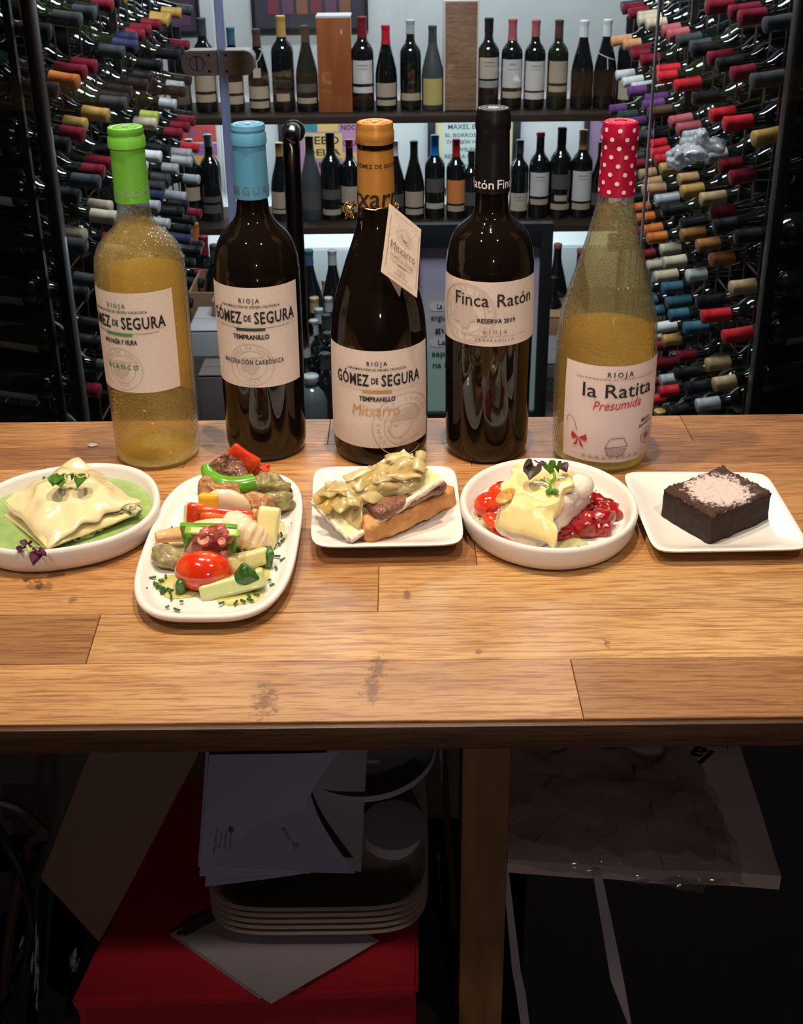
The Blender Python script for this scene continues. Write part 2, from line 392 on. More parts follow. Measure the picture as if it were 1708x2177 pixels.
# ------------------------------------------------------------------ the counter of oak staves
def wood_mat(name, base, dark, gs=1.0, rough=0.42, objcol=True):
    m, nt, b = newmat(name)
    tc = N(nt, 'ShaderNodeTexCoord'); oi = N(nt, 'ShaderNodeObjectInfo')
    add = N(nt, 'ShaderNodeVectorMath', operation='ADD'); nt.links.new(tc.outputs['Object'], add.inputs[0])
    mul = N(nt, 'ShaderNodeVectorMath', operation='SCALE'); nt.links.new(oi.outputs['Location'], mul.inputs[0]); mul.inputs['Scale'].default_value = 7.3
    nt.links.new(mul.outputs[0], add.inputs[1])
    def noise_n(sc, strx, stry, det, rgh=0.55, dist=0.0):
        mp = N(nt, 'ShaderNodeMapping'); mp.inputs['Scale'].default_value = (strx, stry, stry)
        nt.links.new(add.outputs[0], mp.inputs[0])
        n = N(nt, 'ShaderNodeTexNoise'); n.inputs['Scale'].default_value = sc * gs; n.inputs['Detail'].default_value = det; n.inputs['Roughness'].default_value = rgh; n.inputs['Distortion'].default_value = dist
        nt.links.new(mp.outputs[0], n.inputs['Vector']); return n
    n1 = noise_n(9, 0.2, 7, 4, 0.6, 0.6)
    n2 = noise_n(48, 0.55, 13, 5, 0.62, 0.5)
    n3 = noise_n(3, 0.8, 2, 2)
    n4 = noise_n(170, 0.16, 2.6, 3, 0.6, 0.4)
    n5 = noise_n(200, 1, 1, 2, 0.6, 1.0)
    r1 = N(nt, 'ShaderNodeValToRGB'); r1.color_ramp.elements[0].position = 0.38; r1.color_ramp.elements[1].position = 0.62
    r1.color_ramp.elements[0].color = dark + (1,); r1.color_ramp.elements[1].color = base + (1,)
    nt.links.new(n1.outputs[0], r1.inputs[0])
    r2 = N(nt, 'ShaderNodeValToRGB'); r2.color_ramp.elements[0].position = 0.36; r2.color_ramp.elements[1].position = 0.47
    r2.color_ramp.elements[0].color = (0.66, 0.57, 0.50, 1); r2.color_ramp.elements[1].color = (1, 1, 1, 1)
    nt.links.new(n2.outputs[0], r2.inputs[0])
    mx = N(nt, 'ShaderNodeMix', data_type='RGBA', blend_type='MULTIPLY'); mx.inputs[0].default_value = 1
    nt.links.new(r1.outputs[0], mx.inputs[6]); nt.links.new(r2.outputs[0], mx.inputs[7])
    r3 = N(nt, 'ShaderNodeValToRGB'); r3.color_ramp.elements[0].color = (0.78, 0.74, 0.72, 1); r3.color_ramp.elements[1].color = (1.1, 1.08, 1.05, 1)
    r3.color_ramp.elements[0].position = 0.3; r3.color_ramp.elements[1].position = 0.7
    nt.links.new(n3.outputs[0], r3.inputs[0])
    mx2 = N(nt, 'ShaderNodeMix', data_type='RGBA', blend_type='MULTIPLY'); mx2.inputs[0].default_value = 1
    nt.links.new(mx.outputs[2], mx2.inputs[6]); nt.links.new(r3.outputs[0], mx2.inputs[7])
    r4 = N(nt, 'ShaderNodeValToRGB'); r4.color_ramp.elements[0].position = 0.40; r4.color_ramp.elements[1].position = 0.52
    r4.color_ramp.elements[0].color = (0.72, 0.61, 0.53, 1); r4.color_ramp.elements[1].color = (1.03, 1.03, 1.03, 1)
    nt.links.new(n4.outputs[0], r4.inputs[0])
    mx4 = N(nt, 'ShaderNodeMix', data_type='RGBA', blend_type='MULTIPLY'); mx4.inputs[0].default_value = 1
    nt.links.new(mx2.outputs[2], mx4.inputs[6]); nt.links.new(r4.outputs[0], mx4.inputs[7])
    last = mx4.outputs[2]
    if objcol:
        mx3 = N(nt, 'ShaderNodeMix', data_type='RGBA', blend_type='MULTIPLY'); mx3.inputs[0].default_value = 1
        nt.links.new(last, mx3.inputs[6]); nt.links.new(oi.outputs['Color'], mx3.inputs[7]); last = mx3.outputs[2]
        # knots in the timber: dark figured spots that belong to the boards
        geo = N(nt, 'ShaderNodeNewGeometry')
        for (kx, ky, kr) in [(805, 1418, 0.008), (793, 1462, 0.010), (562, 1490, 0.012), (1018, 1388, 0.0028), (866, 1266, 0.0045), (153, 1275, 0.0038), (1290, 1368, 0.004)]:
            p = W(kx, ky, TZ)
            sb = N(nt, 'ShaderNodeVectorMath', operation='SUBTRACT'); nt.links.new(geo.outputs['Position'], sb.inputs[0]); sb.inputs[1].default_value = p
            wr = N(nt, 'ShaderNodeVectorMath', operation='MULTIPLY'); nt.links.new(sb.outputs[0], wr.inputs[0]); wr.inputs[1].default_value = (1.2, 0.55, 0.1)
            ln = N(nt, 'ShaderNodeVectorMath', operation='LENGTH'); nt.links.new(wr.outputs[0], ln.inputs[0])
            a = N(nt, 'ShaderNodeMath', operation='MULTIPLY_ADD'); nt.links.new(n5.outputs[0], a.inputs[0]); a.inputs[1].default_value = -kr * 2.6; nt.links.new(ln.outputs['Value'], a.inputs[2])
            mr = N(nt, 'ShaderNodeMapRange'); nt.links.new(a.outputs[0], mr.inputs[0]); mr.inputs[1].default_value = -kr * 1.0; mr.inputs[2].default_value = -kr * 0.45
            mr.inputs[3].default_value = 0.75; mr.inputs[4].default_value = 0
            mk = N(nt, 'ShaderNodeMix', data_type='RGBA'); nt.links.new(mr.outputs[0], mk.inputs[0]); nt.links.new(last, mk.inputs[6]); mk.inputs[7].default_value = (0.13, 0.055, 0.022, 1)
            last = mk.outputs[2]
    nt.links.new(last, b.inputs['Base Color'])
    b.inputs['Roughness'].default_value = rough; b.inputs['Coat Weight'].default_value = 0.15; b.inputs['Coat Roughness'].default_value = 0.25
    bp = N(nt, 'ShaderNodeBump'); bp.inputs['Strength'].default_value = 0.25; bp.inputs['Distance'].default_value = 0.001
    nt.links.new(n2.outputs[0], bp.inputs['Height']); nt.links.new(bp.outputs[0], b.inputs['Normal'])
    return m
M_oak = wood_mat('oiled_oak', (0.54, 0.335, 0.142), (0.46, 0.268, 0.106))
M_oakend = wood_mat('dark_oak', (0.12, 0.055, 0.024), (0.08, 0.035, 0.015), objcol=False)
counter = empty('bar_counter', (0, 0.76, TZ), 0, 'long counter of joined oak staves carrying the five bottles and five dishes', 'counter')
# rows of staves: front edge distance per row and the joints (pixel x in the row) with tones
ROWS = [(1532, 1404, [(None, 1228, (1.0, 0.95, 0.92)), (1228, None, (0.62, 0.52, 0.46))]),
        (1404, 1299, [(None, 200, (0.68, 0.58, 0.50)), (200, None, (1.14, 1.14, 1.12))]),
        (1299, 1203, [(None, 805, (1.0, 0.93, 0.86)), (805, None, (1.12, 1.14, 1.10))]),
        (1203, 1120, [(None, 520, (0.92, 0.80, 0.70)), (520, 1010, (0.66, 0.52, 0.45)), (1010, None, (0.85, 0.74, 0.62))]),
        (1120, 1045, [(None, 300, (0.78, 0.62, 0.54)), (300, 960, (1.05, 0.95, 0.82)), (960, None, (0.90, 0.78, 0.66))]),
        (1045, 990, [(None, 150, (0.95, 0.84, 0.72)), (150, 1120, (0.98, 0.88, 0.76)), (1120, None, (0.74, 0.62, 0.54))]),
        (990, 943, [(None, 400, (0.62, 0.48, 0.42)), (400, 1000, (0.95, 0.80, 0.66)), (1000, None, (0.62, 0.48, 0.40))]),
        (943, 889, [(None, 700, (0.92, 0.78, 0.64)), (700, 1463, (0.80, 0.64, 0.52)), (1463, None, (0.62, 0.50, 0.42))])]
TH = 0.018
def stave(xa0, xa1, xb0, xb1, ya, yb, tone):
    g = 0.0002; cx, cy = (xa0 + xa1) / 2, (ya + yb) / 2
    bm = bmesh.new()
    pts = [(xa0 + g - cx, ya + g - cy), (xa1 - g - cx, ya + g - cy), (xb1 - g - cx, yb - g - cy), (xb0 + g - cx, yb - g - cy)]
    prism(bm, pts, -TH, random.uniform(-0.00012, 0.00012))
    bmesh.ops.bevel(bm, geom=[e for e in bm.edges if e.verts[0].co.z > -0.01 and e.verts[1].co.z > -0.01], offset=0.00035, segments=1, affect='EDGES')
    o = fin('stave', bm, M_oak, counter, True, loc=(cx, cy - 0.76, 0)); o.color = tone + (1,)
for a, b, js in ROWS:
    ya, yb = W(854, a, TZ).y, W(854, b, TZ).y
    for x0, x1, tone in js:
        la = -1.35 if x0 is None else W(x0 + (-15 if x0 == 200 else 0), a, TZ).x; lb = -1.35 if x0 is None else W(x0 + (17 if x0 == 200 else 0), b, TZ).x
        ra = 1.35 if x1 is None else W(x1 + (-15 if x1 == 200 else 0), a, TZ).x; rb = 1.35 if x1 is None else W(x1 + (17 if x1 == 200 else 0), b, TZ).x
        if x0 and x0 != 200: la = lb = (la + lb) / 2
        if x1 and x1 != 200: ra = rb = (ra + rb) / 2
        stave(la, ra, lb, rb, ya, yb, tone)
YF = W(854, 1532, TZ).y; YB = W(854, 889, TZ).y
# front lipping, worn, and back apron
box('front_lipping', (0, YF - 0.002 - 0.76, -TH / 2 - 0.001), (2.7, 0.004, TH - 0.001), M_oakend, counter, 0.0008)
box('underside_rail', (0, YF + 0.05 - 0.76, -TH - 0.004), (2.7, 0.03, 0.008), M_oakend, counter, 0.001)
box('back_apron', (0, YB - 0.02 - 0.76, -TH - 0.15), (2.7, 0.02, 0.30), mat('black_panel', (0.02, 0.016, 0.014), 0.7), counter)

# ------------------------------------------------------------------ glass front of the cellar
GY = 1.80
M_pane = pane_mat('pane_glass', (0.93, 0.96, 0.96), 0.0, 0.9, ior=1.42)
M_edge = pane_mat('pale_glass_edge', (0.8, 0.85, 1.0), 0.2, 0.8, body=(0.62, 0.68, 0.90), bodyw=0.92, ior=1.4)
M_steel = mat('brushed_steel', (0.42, 0.38, 0.36), 0.42, 0.6, col2=(0.36, 0.32, 0.31), scale=20, stretch=(1, 1, 8))
xa = WY(482, 240, GY).x; xb = WY(1384, 270, GY).x; xl = WY(118, 450, GY).x; xr = WY(1649, 450, GY + 0.24).x
def pane(name, x0, x1):
    o = box(name, ((x0 + x1) / 2, GY, 1.26), (x1 - x0 - 0.004, 0.008, 2.4), M_pane); o['kind'] = 'structure'; return o
pane('window_1', -2.0, xl - 0.009); pane('window_2', xl + 0.009, xa - 0.009); pane('window_3', xb + 0.003, 2.0)
cx = (xa + xb) / 2
door = empty('glass_door', (cx, GY, 0.02), 0, 'middle clear glass door of the cellar with steel hinge and black bow handle', 'glass door')
box('pane', (0, 0, 1.24), (xb - xa - 0.004, 0.008, 2.4), M_pane, door)
box('edge_strip', (xa - cx - 0.001, 0, 1.24), (0.013, 0.012, 2.4), M_edge, door, 0.002)
box('edge_seal', (xb - cx - 0.001, 0, 1.24), (0.003, 0.010, 2.4), mat('seal', (0.25, 0.25, 0.28), 0.3), door)
# patch fitting that clamps the door to its neighbour
hz = WY(462, 131, GY).z; hx = WY(462, 131, GY).x
hin = door; HO = Vector((hx - cx, 0, hz - 0.02))
pa, pb = WY(386, 131, GY - 0.014).x - hx, WY(462, 131, GY - 0.014).x - hx
pc, pd = WY(468, 131, GY - 0.014).x - hx, WY(540, 131, GY - 0.014).x - hx
hh = WY(400, 104, GY - 0.014).z - WY(400, 157, GY - 0.014).z
def plate_round(x0, x1, side):
    bm = bmesh.new(); r = hh * 0.38; pts = []
    def corner(cx_, cz_, a0):
        return [(cx_ + r * math.cos(R(a0 + k * 15)), cz_ + r * math.sin(R(a0 + k * 15))) for k in range(7)]
    if side < 0: pts = [(x1, -hh / 2), (x1, hh / 2)] + corner(x0 + r, hh / 2 - r, 90) + corner(x0 + r, -hh / 2 + r, 180)
    else: pts = [(x0, hh / 2), (x0, -hh / 2)] + corner(x1 - r, -hh / 2 + r, 270) + corner(x1 - r, hh / 2 - r, 0)
    y0, y1 = -0.018, 0.018
    a = [bm.verts.new((p[0], y0, p[1])) for p in pts]; b = [bm.verts.new((p[0], y1, p[1])) for p in pts]
    bm.faces.new(a); bm.faces.new(b[::-1]); n = len(pts)
    for i in range(n): bm.faces.new((a[i], b[i], b[(i + 1) % n], a[(i + 1) % n]))
    bmesh.ops.recalc_face_normals(bm, faces=bm.faces)
    fe = [e for e in bm.edges if abs(e.verts[0].co.y + 0.018) < 1e-5 and abs(e.verts[1].co.y + 0.018) < 1e-5]
    bmesh.ops.bevel(bm, geom=fe, offset=0.0015, segments=2, affect='EDGES')
    return bm
hp1 = fin('hinge_plate', plate_round(pa, pb, -1), M_steel, hin, loc=HO)
hp2 = fin('hinge_plate', plate_round(pc, pd, 1), M_steel, hin, loc=HO)
bm = bmesh.new(); lathe(bm, [(0, 0.003), (0.010, 0.003), (0.0115, 0.0015), (0.0115, 0)], 24, Matrix.Translation(((pa + pb) / 2 - 0.003, -0.018, 0)) @ Matrix.Rotation(R(90), 4, 'X'))
dsk = fin('lock_disc', bm, M_steel, hp1)
M_blk = mat('black', (0.01, 0.01, 0.01), 0.5)
bm = bmesh.new(); bbox(bm, ((pa + pb) / 2 - 0.003, -0.0215, 0), (0.0016, 0.002, 0.019)); fin('slot', bm, M_blk, hp1)
for x, h_ in ((pb - 0.012, hp1), (pc + 0.010, hp2)):
    for z in (-hh * 0.32, hh * 0.32):
        bm = bmesh.new(); lathe(bm, [(0, 0.0006), (0.0022, 0.0006), (0.0022, 0)], 10, Matrix.Translation((x, -0.018, z)) @ Matrix.Rotation(R(90), 4, 'X')); fin('screw', bm, M_blk, h_)
# dark upright and slim aluminium cable
M_brz = mat('dark_bronze', (0.03, 0.026, 0.024), 0.35, 0.6)
for n_, x_, y_ in (('trim_1', xl, GY), ('trim_2', xr, GY + 0.24)):
    o = box(n_, (x_, y_, 1.25), (0.016, 0.03, 2.5), M_brz, None, 0.002); o['kind'] = 'structure'
# bow handle
hp = WY(618, 280, GY - 0.06); hl = WY(660, 700, GY - 0.06)
HZ = hl.z - 0.05; L = hp.z - HZ; hloc = Vector((hp.x - cx, -0.06, HZ - 0.02))
M_bchrome = mat('black_chrome', (0.22, 0.19, 0.17), 0.22, 1.0)
bm = bmesh.new(); tube(bm, spline([(0, 0.055, 0.03), (0, 0.02, 0.02), (0, 0, 0.05), (0, 0, L * 0.5), (0, 0, L - 0.035), (0, 0.016, L - 0.006), (0, 0.055, L - 0.01)], 8), 0.0135, 16)
hd = fin('handle', bm, M_bchrome, door, loc=hloc)
for z in (0.03, L - 0.01):
    bm = bmesh.new(); lathe(bm, [(0, 0), (0.017, 0), (0.018, 0.003), (0.018, 0.007), (0, 0.007)], 24, Matrix.Translation((0, 0.0555, z)) @ Matrix.Rotation(R(90), 4, 'X'))
    fin('rosette', bm, M_bchrome, hd)
# ------------------------------------------------------------------ the five bottles
M_wineglass = pane_mat('clear_bottle_glass', (0.97, 0.99, 0.94), 0.03, 1.0, body=(0.80, 0.72, 0.45), bodyw=0.03, bump=1.0, bscale=420, refr=0.35, ior=1.5, frost=0.16)
M_wine = pane_mat('white_wine', (0.97, 0.89, 0.62), 0.06, 0.4, body=(1.0, 0.70, 0.18), bodyw=0.20, ior=1.2)
M_wine2 = pane_mat('pale_wine', (0.96, 0.90, 0.68), 0.06, 0.4, body=(0.92, 0.66, 0.22), bodyw=0.09, ior=1.2)
M_dglass = mat('dark_bottle_glass', (0.006, 0.004, 0.003), 0.03, 0.0, spec=0.6)
M_paper = mat('laid_paper', (0.70, 0.595, 0.525), 0.8, col2=(0.76, 0.65, 0.575), scale=420, stretch=(1, 1, 3))
M_paperpink = mat('pinkish_paper', (0.73, 0.60, 0.565), 0.7)
M_backpaper = mat('back_label_paper', (0.92, 0.86, 0.66), 0.8)
M_ink = mat('black_ink', (0.012, 0.012, 0.014), 0.6)
M_inkblue = mat('slate_ink', (0.03, 0.045, 0.06), 0.6)
M_green_ink = mat('green_ink', (0.05, 0.22, 0.05), 0.6)
M_emb = mat('blind_emboss', (0.56, 0.46, 0.40), 0.8)
M_gold = mat('gold_foil', (0.62, 0.36, 0.12), 0.35, 0.5)
M_redink = mat('red_ink', (0.50, 0.03, 0.03), 0.6)
M_brownink = mat('brown_ink', (0.22, 0.12, 0.09), 0.7)
def profile(bx, by, rows, Y0):
    """silhouette rows (pixel y, half width px) -> (r, z) on the bottle axis at distance Y0"""
    out = []
    for py, hw in rows:
        p = WY(bx, py, Y0); d = -(CMI @ p).z
        out.append((hw * d / FPX, p.z - TZ))
    return out
def rad(prof):
    pr = sorted(prof, key=lambda t: t[1])
    def f(z):
        if z <= pr[0][1]: return pr[0][0]
        for a, b in zip(pr, pr[1:]):
            if a[1] <= z <= b[1] and b[1] > a[1]: return a[0] + (b[0] - a[0]) * (z - a[1]) / (b[1] - a[1])
        return pr[-1][0]
    return f
def smooth_prof(p, n=4):
    q = spline([(r, z, 0) for r, z in p], n); return [(max(0.0, v.x), v.y) for v in q]
def wrap(f, eps, a0=0.0):
    """(u, v) -> surface of the bottle: u metres round the axis from angle a0, v = height"""
    def g(u, v):
        r = f(v); a = a0 + u / max(r, 0.01); return (math.sin(a) * (r + eps), -math.cos(a) * (r + eps), v)
    return g
def patch(name, f, a0, a1, z0, z1, eps, m, parent, na=36, nzz=8, corner=0):
    bm = bmesh.new(); g = []
    for i in range(na + 1):
        a = a0 + (a1 - a0) * i / na; col = []
        for j in range(nzz + 1):
            z = z0 + (z1 - z0) * j / nzz; r = f(z) + eps
            col.append(bm.verts.new((math.sin(a) * r, -math.cos(a) * r, z)))
        g.append(col)
    for i in range(na):
        for j in range(nzz): bm.faces.new((g[i][j], g[i + 1][j], g[i + 1][j + 1], g[i][j + 1]))
    bmesh.ops.recalc_face_normals(bm, faces=bm.faces)
    me = bpy.data.meshes.new(name); bm.to_mesh(me); bm.free(); me.polygons.foreach_set('use_smooth', [True] * len(me.polygons))
    return link(name, me, m, parent)
def seal(P, P2, u, v, r, words=('GOMEZ DE SEGURA', '1949')):
    P.ring(u, v, r, r * 0.975); P.ring(u, v, r * 0.68, r * 0.655)
    P.arc_text(words[0], u, v, r * 0.82, r * 0.22, 165, 15)
    P.arc_text(words[1], u, v, r * 0.82, r * 0.22, 250, 290, out=False)
    P.leaf(u - r * 0.06, v - r * 0.02, r * 0.44)
    P.line([(u + r * 0.1, v + r * 0.2), (u + r * 0.28, v + r * 0.36), (u + r * 0.5, v + r * 0.36)], r * 0.04)

def front_bottle(basepx, rows, cap_rows, label, glass, cap_mat, wine=None, fill=None, lean=0.0):
    b = W(basepx[0], basepx[1], TZ); Y0 = b.y
    th = math.atan2(-b.x, b.y)
    root = empty('wine_bottle', (b.x, b.y, TZ), th, label, 'bottle', None)
    pr = profile(basepx[0], basepx[1], rows, Y0); cp = profile(basepx[0], basepx[1], cap_rows, Y0)
    prof = [(0, 0.006), (pr[-1][0] * 0.55, 0.004), (pr[-1][0] * 0.80, 0.0008), (pr[-1][0] * 0.90, 0.0)]
    rb = pr[-1][0]
    prof += [(rb * 0.97, 0.003), (rb, 0.009)]
    body = sorted([q for q in pr if q[1] > 0.014], key=lambda t: t[1])
    top = cp[0][1]
    sm = smooth_prof([(rb, 0.009)] + body, 5)
    prof += sm[1:] + [(body[-1][0], top - 0.004), (body[-1][0] * 0.9, top - 0.0015), (0, top - 0.0015)]
    f = rad([(r, z) for r, z in prof if r > 0.005 and z > 0.003])
    bm = bmesh.new(); lathe(bm, prof, 72); fin('glass', bm, glass, root, angle=60)
    if wine:
        wp = [(0, 0.011), (rb * 0.6, 0.012), (rb * 0.9, 0.010)]
        zf = WY(basepx[0], fill, Y0).z - TZ
        z = 0.014
        while z < zf: wp.append((f(z) - 0.0022, z)); z += 0.003
        wp += [(f(zf) - 0.0022, zf), (f(zf) * 0.5, zf - 0.0006), (0, zf - 0.0006)]
        bm = bmesh.new(); lathe(bm, wp, 64); fin('wine', bm, wine, root, angle=60)
        bm = bmesh.new(); lathe(bm, [(0, 0.0085), (rb * 0.35, 0.0075), (rb * 0.7, 0.0045), (rb * 0.86, 0.002), (rb * 0.95, 0.004), (rb * 0.90, 0.0075), (rb * 0.6, 0.0105), (0, 0.0135)], 48)
        fin('punt', bm, pane_mat('base_glow_glass', (1, 0.98, 0.8), 0.05, 1.0, body=(1, 0.92, 0.45), bodyw=0.5, bump=1.0, bscale=260, ior=1.5), root, angle=60)  # bright yellow body colour paints in the light gathered in the bottle base
    # capsule
    cc = sorted(cp, key=lambda t: -t[1])
    r0 = cc[0][0]
    cprof = [(0, top - 0.0004), (r0 * 0.42, top - 0.0004), (r0 * 0.44, top + 0.0002), (r0 * 0.72, top + 0.0002), (r0 * 0.75, top - 0.0005), (r0 * 0.86, top), (r0 * 0.97, top - 0.0008)] + [(r, z - 0.0002) for r, z in cc]
    cprof.append((cc[-1][0] - 0.0012, cc[-1][1]))
    bm = bmesh.new(); lathe(bm, cprof, 64); cap = fin('capsule', bm, cap_mat, root, angle=35)
    return root, f, rad(cc), cap, Y0, basepx
def vz(B, py):
    return WY(B[5][0], py, B[4]).z - TZ
def foil_disc(B, m, top):
    P = Print(); r = B[2](top)
    P.ring(0, 0, r * 0.60, r * 0.66, 32); P.ring(0, 0, r * 0.35, r * 0.38, 32); P.arc_text('GOMEZ DE SEGURA', 0, 0, r * 0.50, r * 0.16, 200, -20); P.leaf(0, 0, r * 0.26)
    P.lay('top_stamp', lambda u, v: (u, v, top + 0.0005), m, B[3])

# --- 1: green capsule, white wine
M_capgreen = mat('green_foil', (0.17, 0.53, 0.055), 0.42, 0.1, bump=0.05, bscale=90)
B = front_bottle((338, 962), [(418, 33), (440, 34.5), (456, 36.5), (470, 41), (482, 50), (499, 68), (517, 82), (535, 90.5), (555, 94), (590, 95), (696, 94), (800, 92), (875, 90), (930, 88.5), (950, 88)],
                 [(268, 37), (279, 38.5), (283, 36.5), (290, 39.5), (309, 40), (312, 36.8), (330, 36.3), (424, 37)],
                 'white wine bottle with a bright green capsule and cream label, leftmost on the counter', M_wineglass, M_capgreen, M_wine, 466)
root, f, fc, cap, Y0, bp = B
z1, z0 = vz(B, 592), vz(B, 797); A0 = R(-36); hw = 1.30
patch('front_label', f, A0 - hw, A0 + hw, z0, z1, 0.0004, M_paper, root)
lab = root.children[-1]
patch('back_label', f, math.pi - 1.15 - 0.35, math.pi + 1.15 - 0.35, vz(B, 850), vz(B, 575), -0.0010, M_backpaper, root)
rr = f((z0 + z1) / 2); H = z1 - z0
def gs_label(root, f, z0, z1, A0, accent, accent_mat, grape, extra, extra_mat, ex_space=1.0, scale=1.0, ink=None):
    H = z1 - z0; g = wrap(f, 0.0011, A0); ink = ink or M_ink
    P = Print(); P.width('R I O J A', 0, z1 - H * 0.127, 0.0165, H * 0.062, off=0.02); P.lay('lettering', g, accent_mat, root, 0.003)
    P = Print(); P.width('DENOMINACIÓN DE ORIGEN CALIFICADA', 0, z1 - H * 0.185, 0.050 * scale, H * 0.034, space=1.1, off=0.02); P.lay('lettering', g, ink, root, 0.003)
    P = Print(); P.width('GÓMEZ', -0.0222 * scale, z1 - H * 0.300, 0.0310 * scale, H * 0.165, off=0.018, space=1.08); P.width('SEGURA', 0.0212 * scale, z1 - H * 0.300, 0.0355 * scale, H * 0.165, off=0.018, space=1.08)
    P.width('DE', -0.0018, z1 - H * 0.300, 0.0058 * scale, H * 0.085, off=0.02)
    P.width(grape, 0, z1 - H * 0.485, 0.030 * scale, H * 0.066, off=0.03)
    P.lay('lettering', g, ink, root, 0.003)
    P = Print(); P.rect(0, z1 - H * 0.395, 0.066 * scale, 0.0003); P.lay('rule', g, accent if accent is M_gold else ink, root, 0.003)
    P = Print(); P.rect(0, z1 - H * 0.408, 0.024 * scale, H * 0.026); P.lay('accent_bar', wrap(f, 0.0012, A0), accent, root, 0.003)
    if extra:
        P = Print(); seal(P, None, -0.001, z0 + H * 0.235, H * 0.215); P.lay('embossed_seal', wrap(f, 0.00085, A0), M_emb, root, 0.003)
        P = Print(); P.width(extra, 0, z0 + H * 0.26, 0.028 if len(extra) < 8 else 0.052, H * 0.068, space=ex_space, off=0.02); P.lay('lettering', g, extra_mat, root, 0.003)
M_green_bar = mat('green_print', (0.07, 0.30, 0.07), 0.5)
gs_label(lab, f, z0, z1, A0, M_green_bar, M_green_ink, 'MALVASÍA Y VIURA', 'BLANCO', M_green_ink, 1.6)
P = Print(); P.text('A', -0.0115, vz(B, 403), 0.0085); P.text('GOMEZ', 0.0115, vz(B, 403), 0.0085, space=1.35); P.text('DE SEGUR', 0.048, vz(B, 403), 0.0085, space=1.2)
P.lay('foil_lettering', wrap(fc, 0.0003, R(-8)), mat('silver_print', (0.75, 0.80, 0.72), 0.3, 0.6), cap, 0.0015)
foil_disc(B, mat('silver_print', (0.75, 0.80, 0.72), 0.3, 0.6), vz(B, 268))

# --- 2: blue capsule, red wine
M_capblue = mat('blue_foil', (0.095, 0.33, 0.52), 0.42, 0.1, bump=0.05, bscale=90)
B = front_bottle((569, 946), [(415, 32), (430, 33.5), (448, 35.5), (462, 41), (478, 54), (495, 70), (513, 80), (538, 87.5), (565, 90), (584, 91), (700, 89.5), (831, 86), (900, 84.5), (930, 83.5)],
                 [(262, 35.5), (272, 37), (276, 35), (282, 37.8), (303, 38.2), (306, 35.2), (320, 35.6), (416, 36.8)],
                 'dark wine bottle with a sky blue capsule and cream label, second from the left', M_dglass, M_capblue)
root, f, fc, cap, Y0, bp = B
z1, z0 = vz(B, 582), vz(B, 788); A0 = R(-13)
patch('front_label', f, A0 - 1.27, A0 + 1.27, z0, z1, 0.0004, M_paper, root); lab = root.children[-1]
gs_label(lab, f, z0, z1, A0, M_inkblue, M_inkblue, 'TEMPRANILLO', 'MACERACIÓN CARBÓNICA', M_inkblue, 1.25)
P = Print(); P.text('SEGURA', -0.003, vz(B, 398), 0.0092, space=1.35); P.text('GOMEZ DE', 0.046, vz(B, 398), 0.0092, space=1.2)
P.lay('foil_lettering', wrap(fc, 0.0003, R(16)), mat('grey_print', (0.30, 0.36, 0.40), 0.3, 0.6), cap, 0.0015)
foil_disc(B, mat('silver_print', (0.75, 0.80, 0.72), 0.3, 0.6), vz(B, 262))

# --- 3: gold capsule, sloping shoulders, with a hang tag
M_capgold = mat('copper_gold_foil', (0.60, 0.27, 0.055), 0.36, 0.35, bump=0.05, bscale=90)
B = front_bottle((810, 950), [(428, 38), (444, 40), (477, 44), (513, 54), (548, 66.5), (584, 78), (619, 89), (654, 97), (690, 101), (730, 102.5), (820, 102), (900, 100), (935, 98.5)],
                 [(258, 38), (268, 39.5), (272, 39), (278, 41), (298, 41), (302, 38.6), (320, 38.8), (431, 39.8)],
                 'dark sloping bottle with copper gold capsule and a hanging tag, third from left', M_dglass, M_capgold)
root, f, fc, cap, Y0, bp = B
z1, z0 = vz(B, 708), vz(B, 907); A0 = R(-3)
patch('front_label', f, A0 - 1.30, A0 + 1.30, z0, z1, 0.0004, M_paper, root); lab = root.children[-1]
H = z1 - z0
gs_label(lab, f, z0, z1, A0, M_gold, M_ink, 'TEMPRANILLO', None, None)
P = Print(); P.width('Mitxarro', -0.002, z0 + H * 0.39, 0.040, H * 0.17, shear=0.15); P.lay('gilt_lettering', wrap(f, 0.0011, A0), M_gold, lab, 0.003)
P = Print(); u, v, r = 0.024, z0 + H * 0.22, H * 0.33
P.ring(u, v, r, r * 0.97, 60, 20, 300); P.ring(u, v, r * 0.66, r * 0.64, 60, 20, 300); P.arc_text('GOMEZ DE SEGURA', u, v, r * 0.81, r * 0.17, 215, 20)
# embossed bust in profile, wearing a cap
P.poly([(-0.5, 0.15), (-0.35, 0.42), (0, 0.55), (0.42, 0.5), (0.6, 0.2), (0.45, 0.1), (-0.1, 0.2)], u, v, r)
P.line([(-0.42, 0.15), (-0.46, 0.02), (-0.56, -0.12), (-0.46, -0.16), (-0.44, -0.26), (-0.36, -0.36), (-0.1, -0.36), (0.1, -0.2), (0.3, 0.1)], r * 0.045, u, v, r)
P.line([(-0.36, 0.02), (-0.24, 0.03)], r * 0.04, u, v, r); P.line([(-0.1, -0.36), (-0.2, -0.6), (0.1, -0.5), (0.5, -0.45)], r * 0.05, u, v, r)
P.lay('embossed_seal', wrap(f, 0.00085, A0), M_emb, lab, 0.003)
P = Print(); P.text('GÓMEZ DE SEGURA', 0, vz(B, 346), 0.0042, space=1.15, off=0.02); P.text('itxarro', -0.001, vz(B, 414), 0.0215, shear=0.12, off=0.01)
P.lay('foil_lettering', wrap(fc, 0.0003, R(10)), M_ink, cap, 0.0015)
foil_disc(B, mat('pale_gilt', (0.85, 0.6, 0.25), 0.3, 0.7), vz(B, 258))
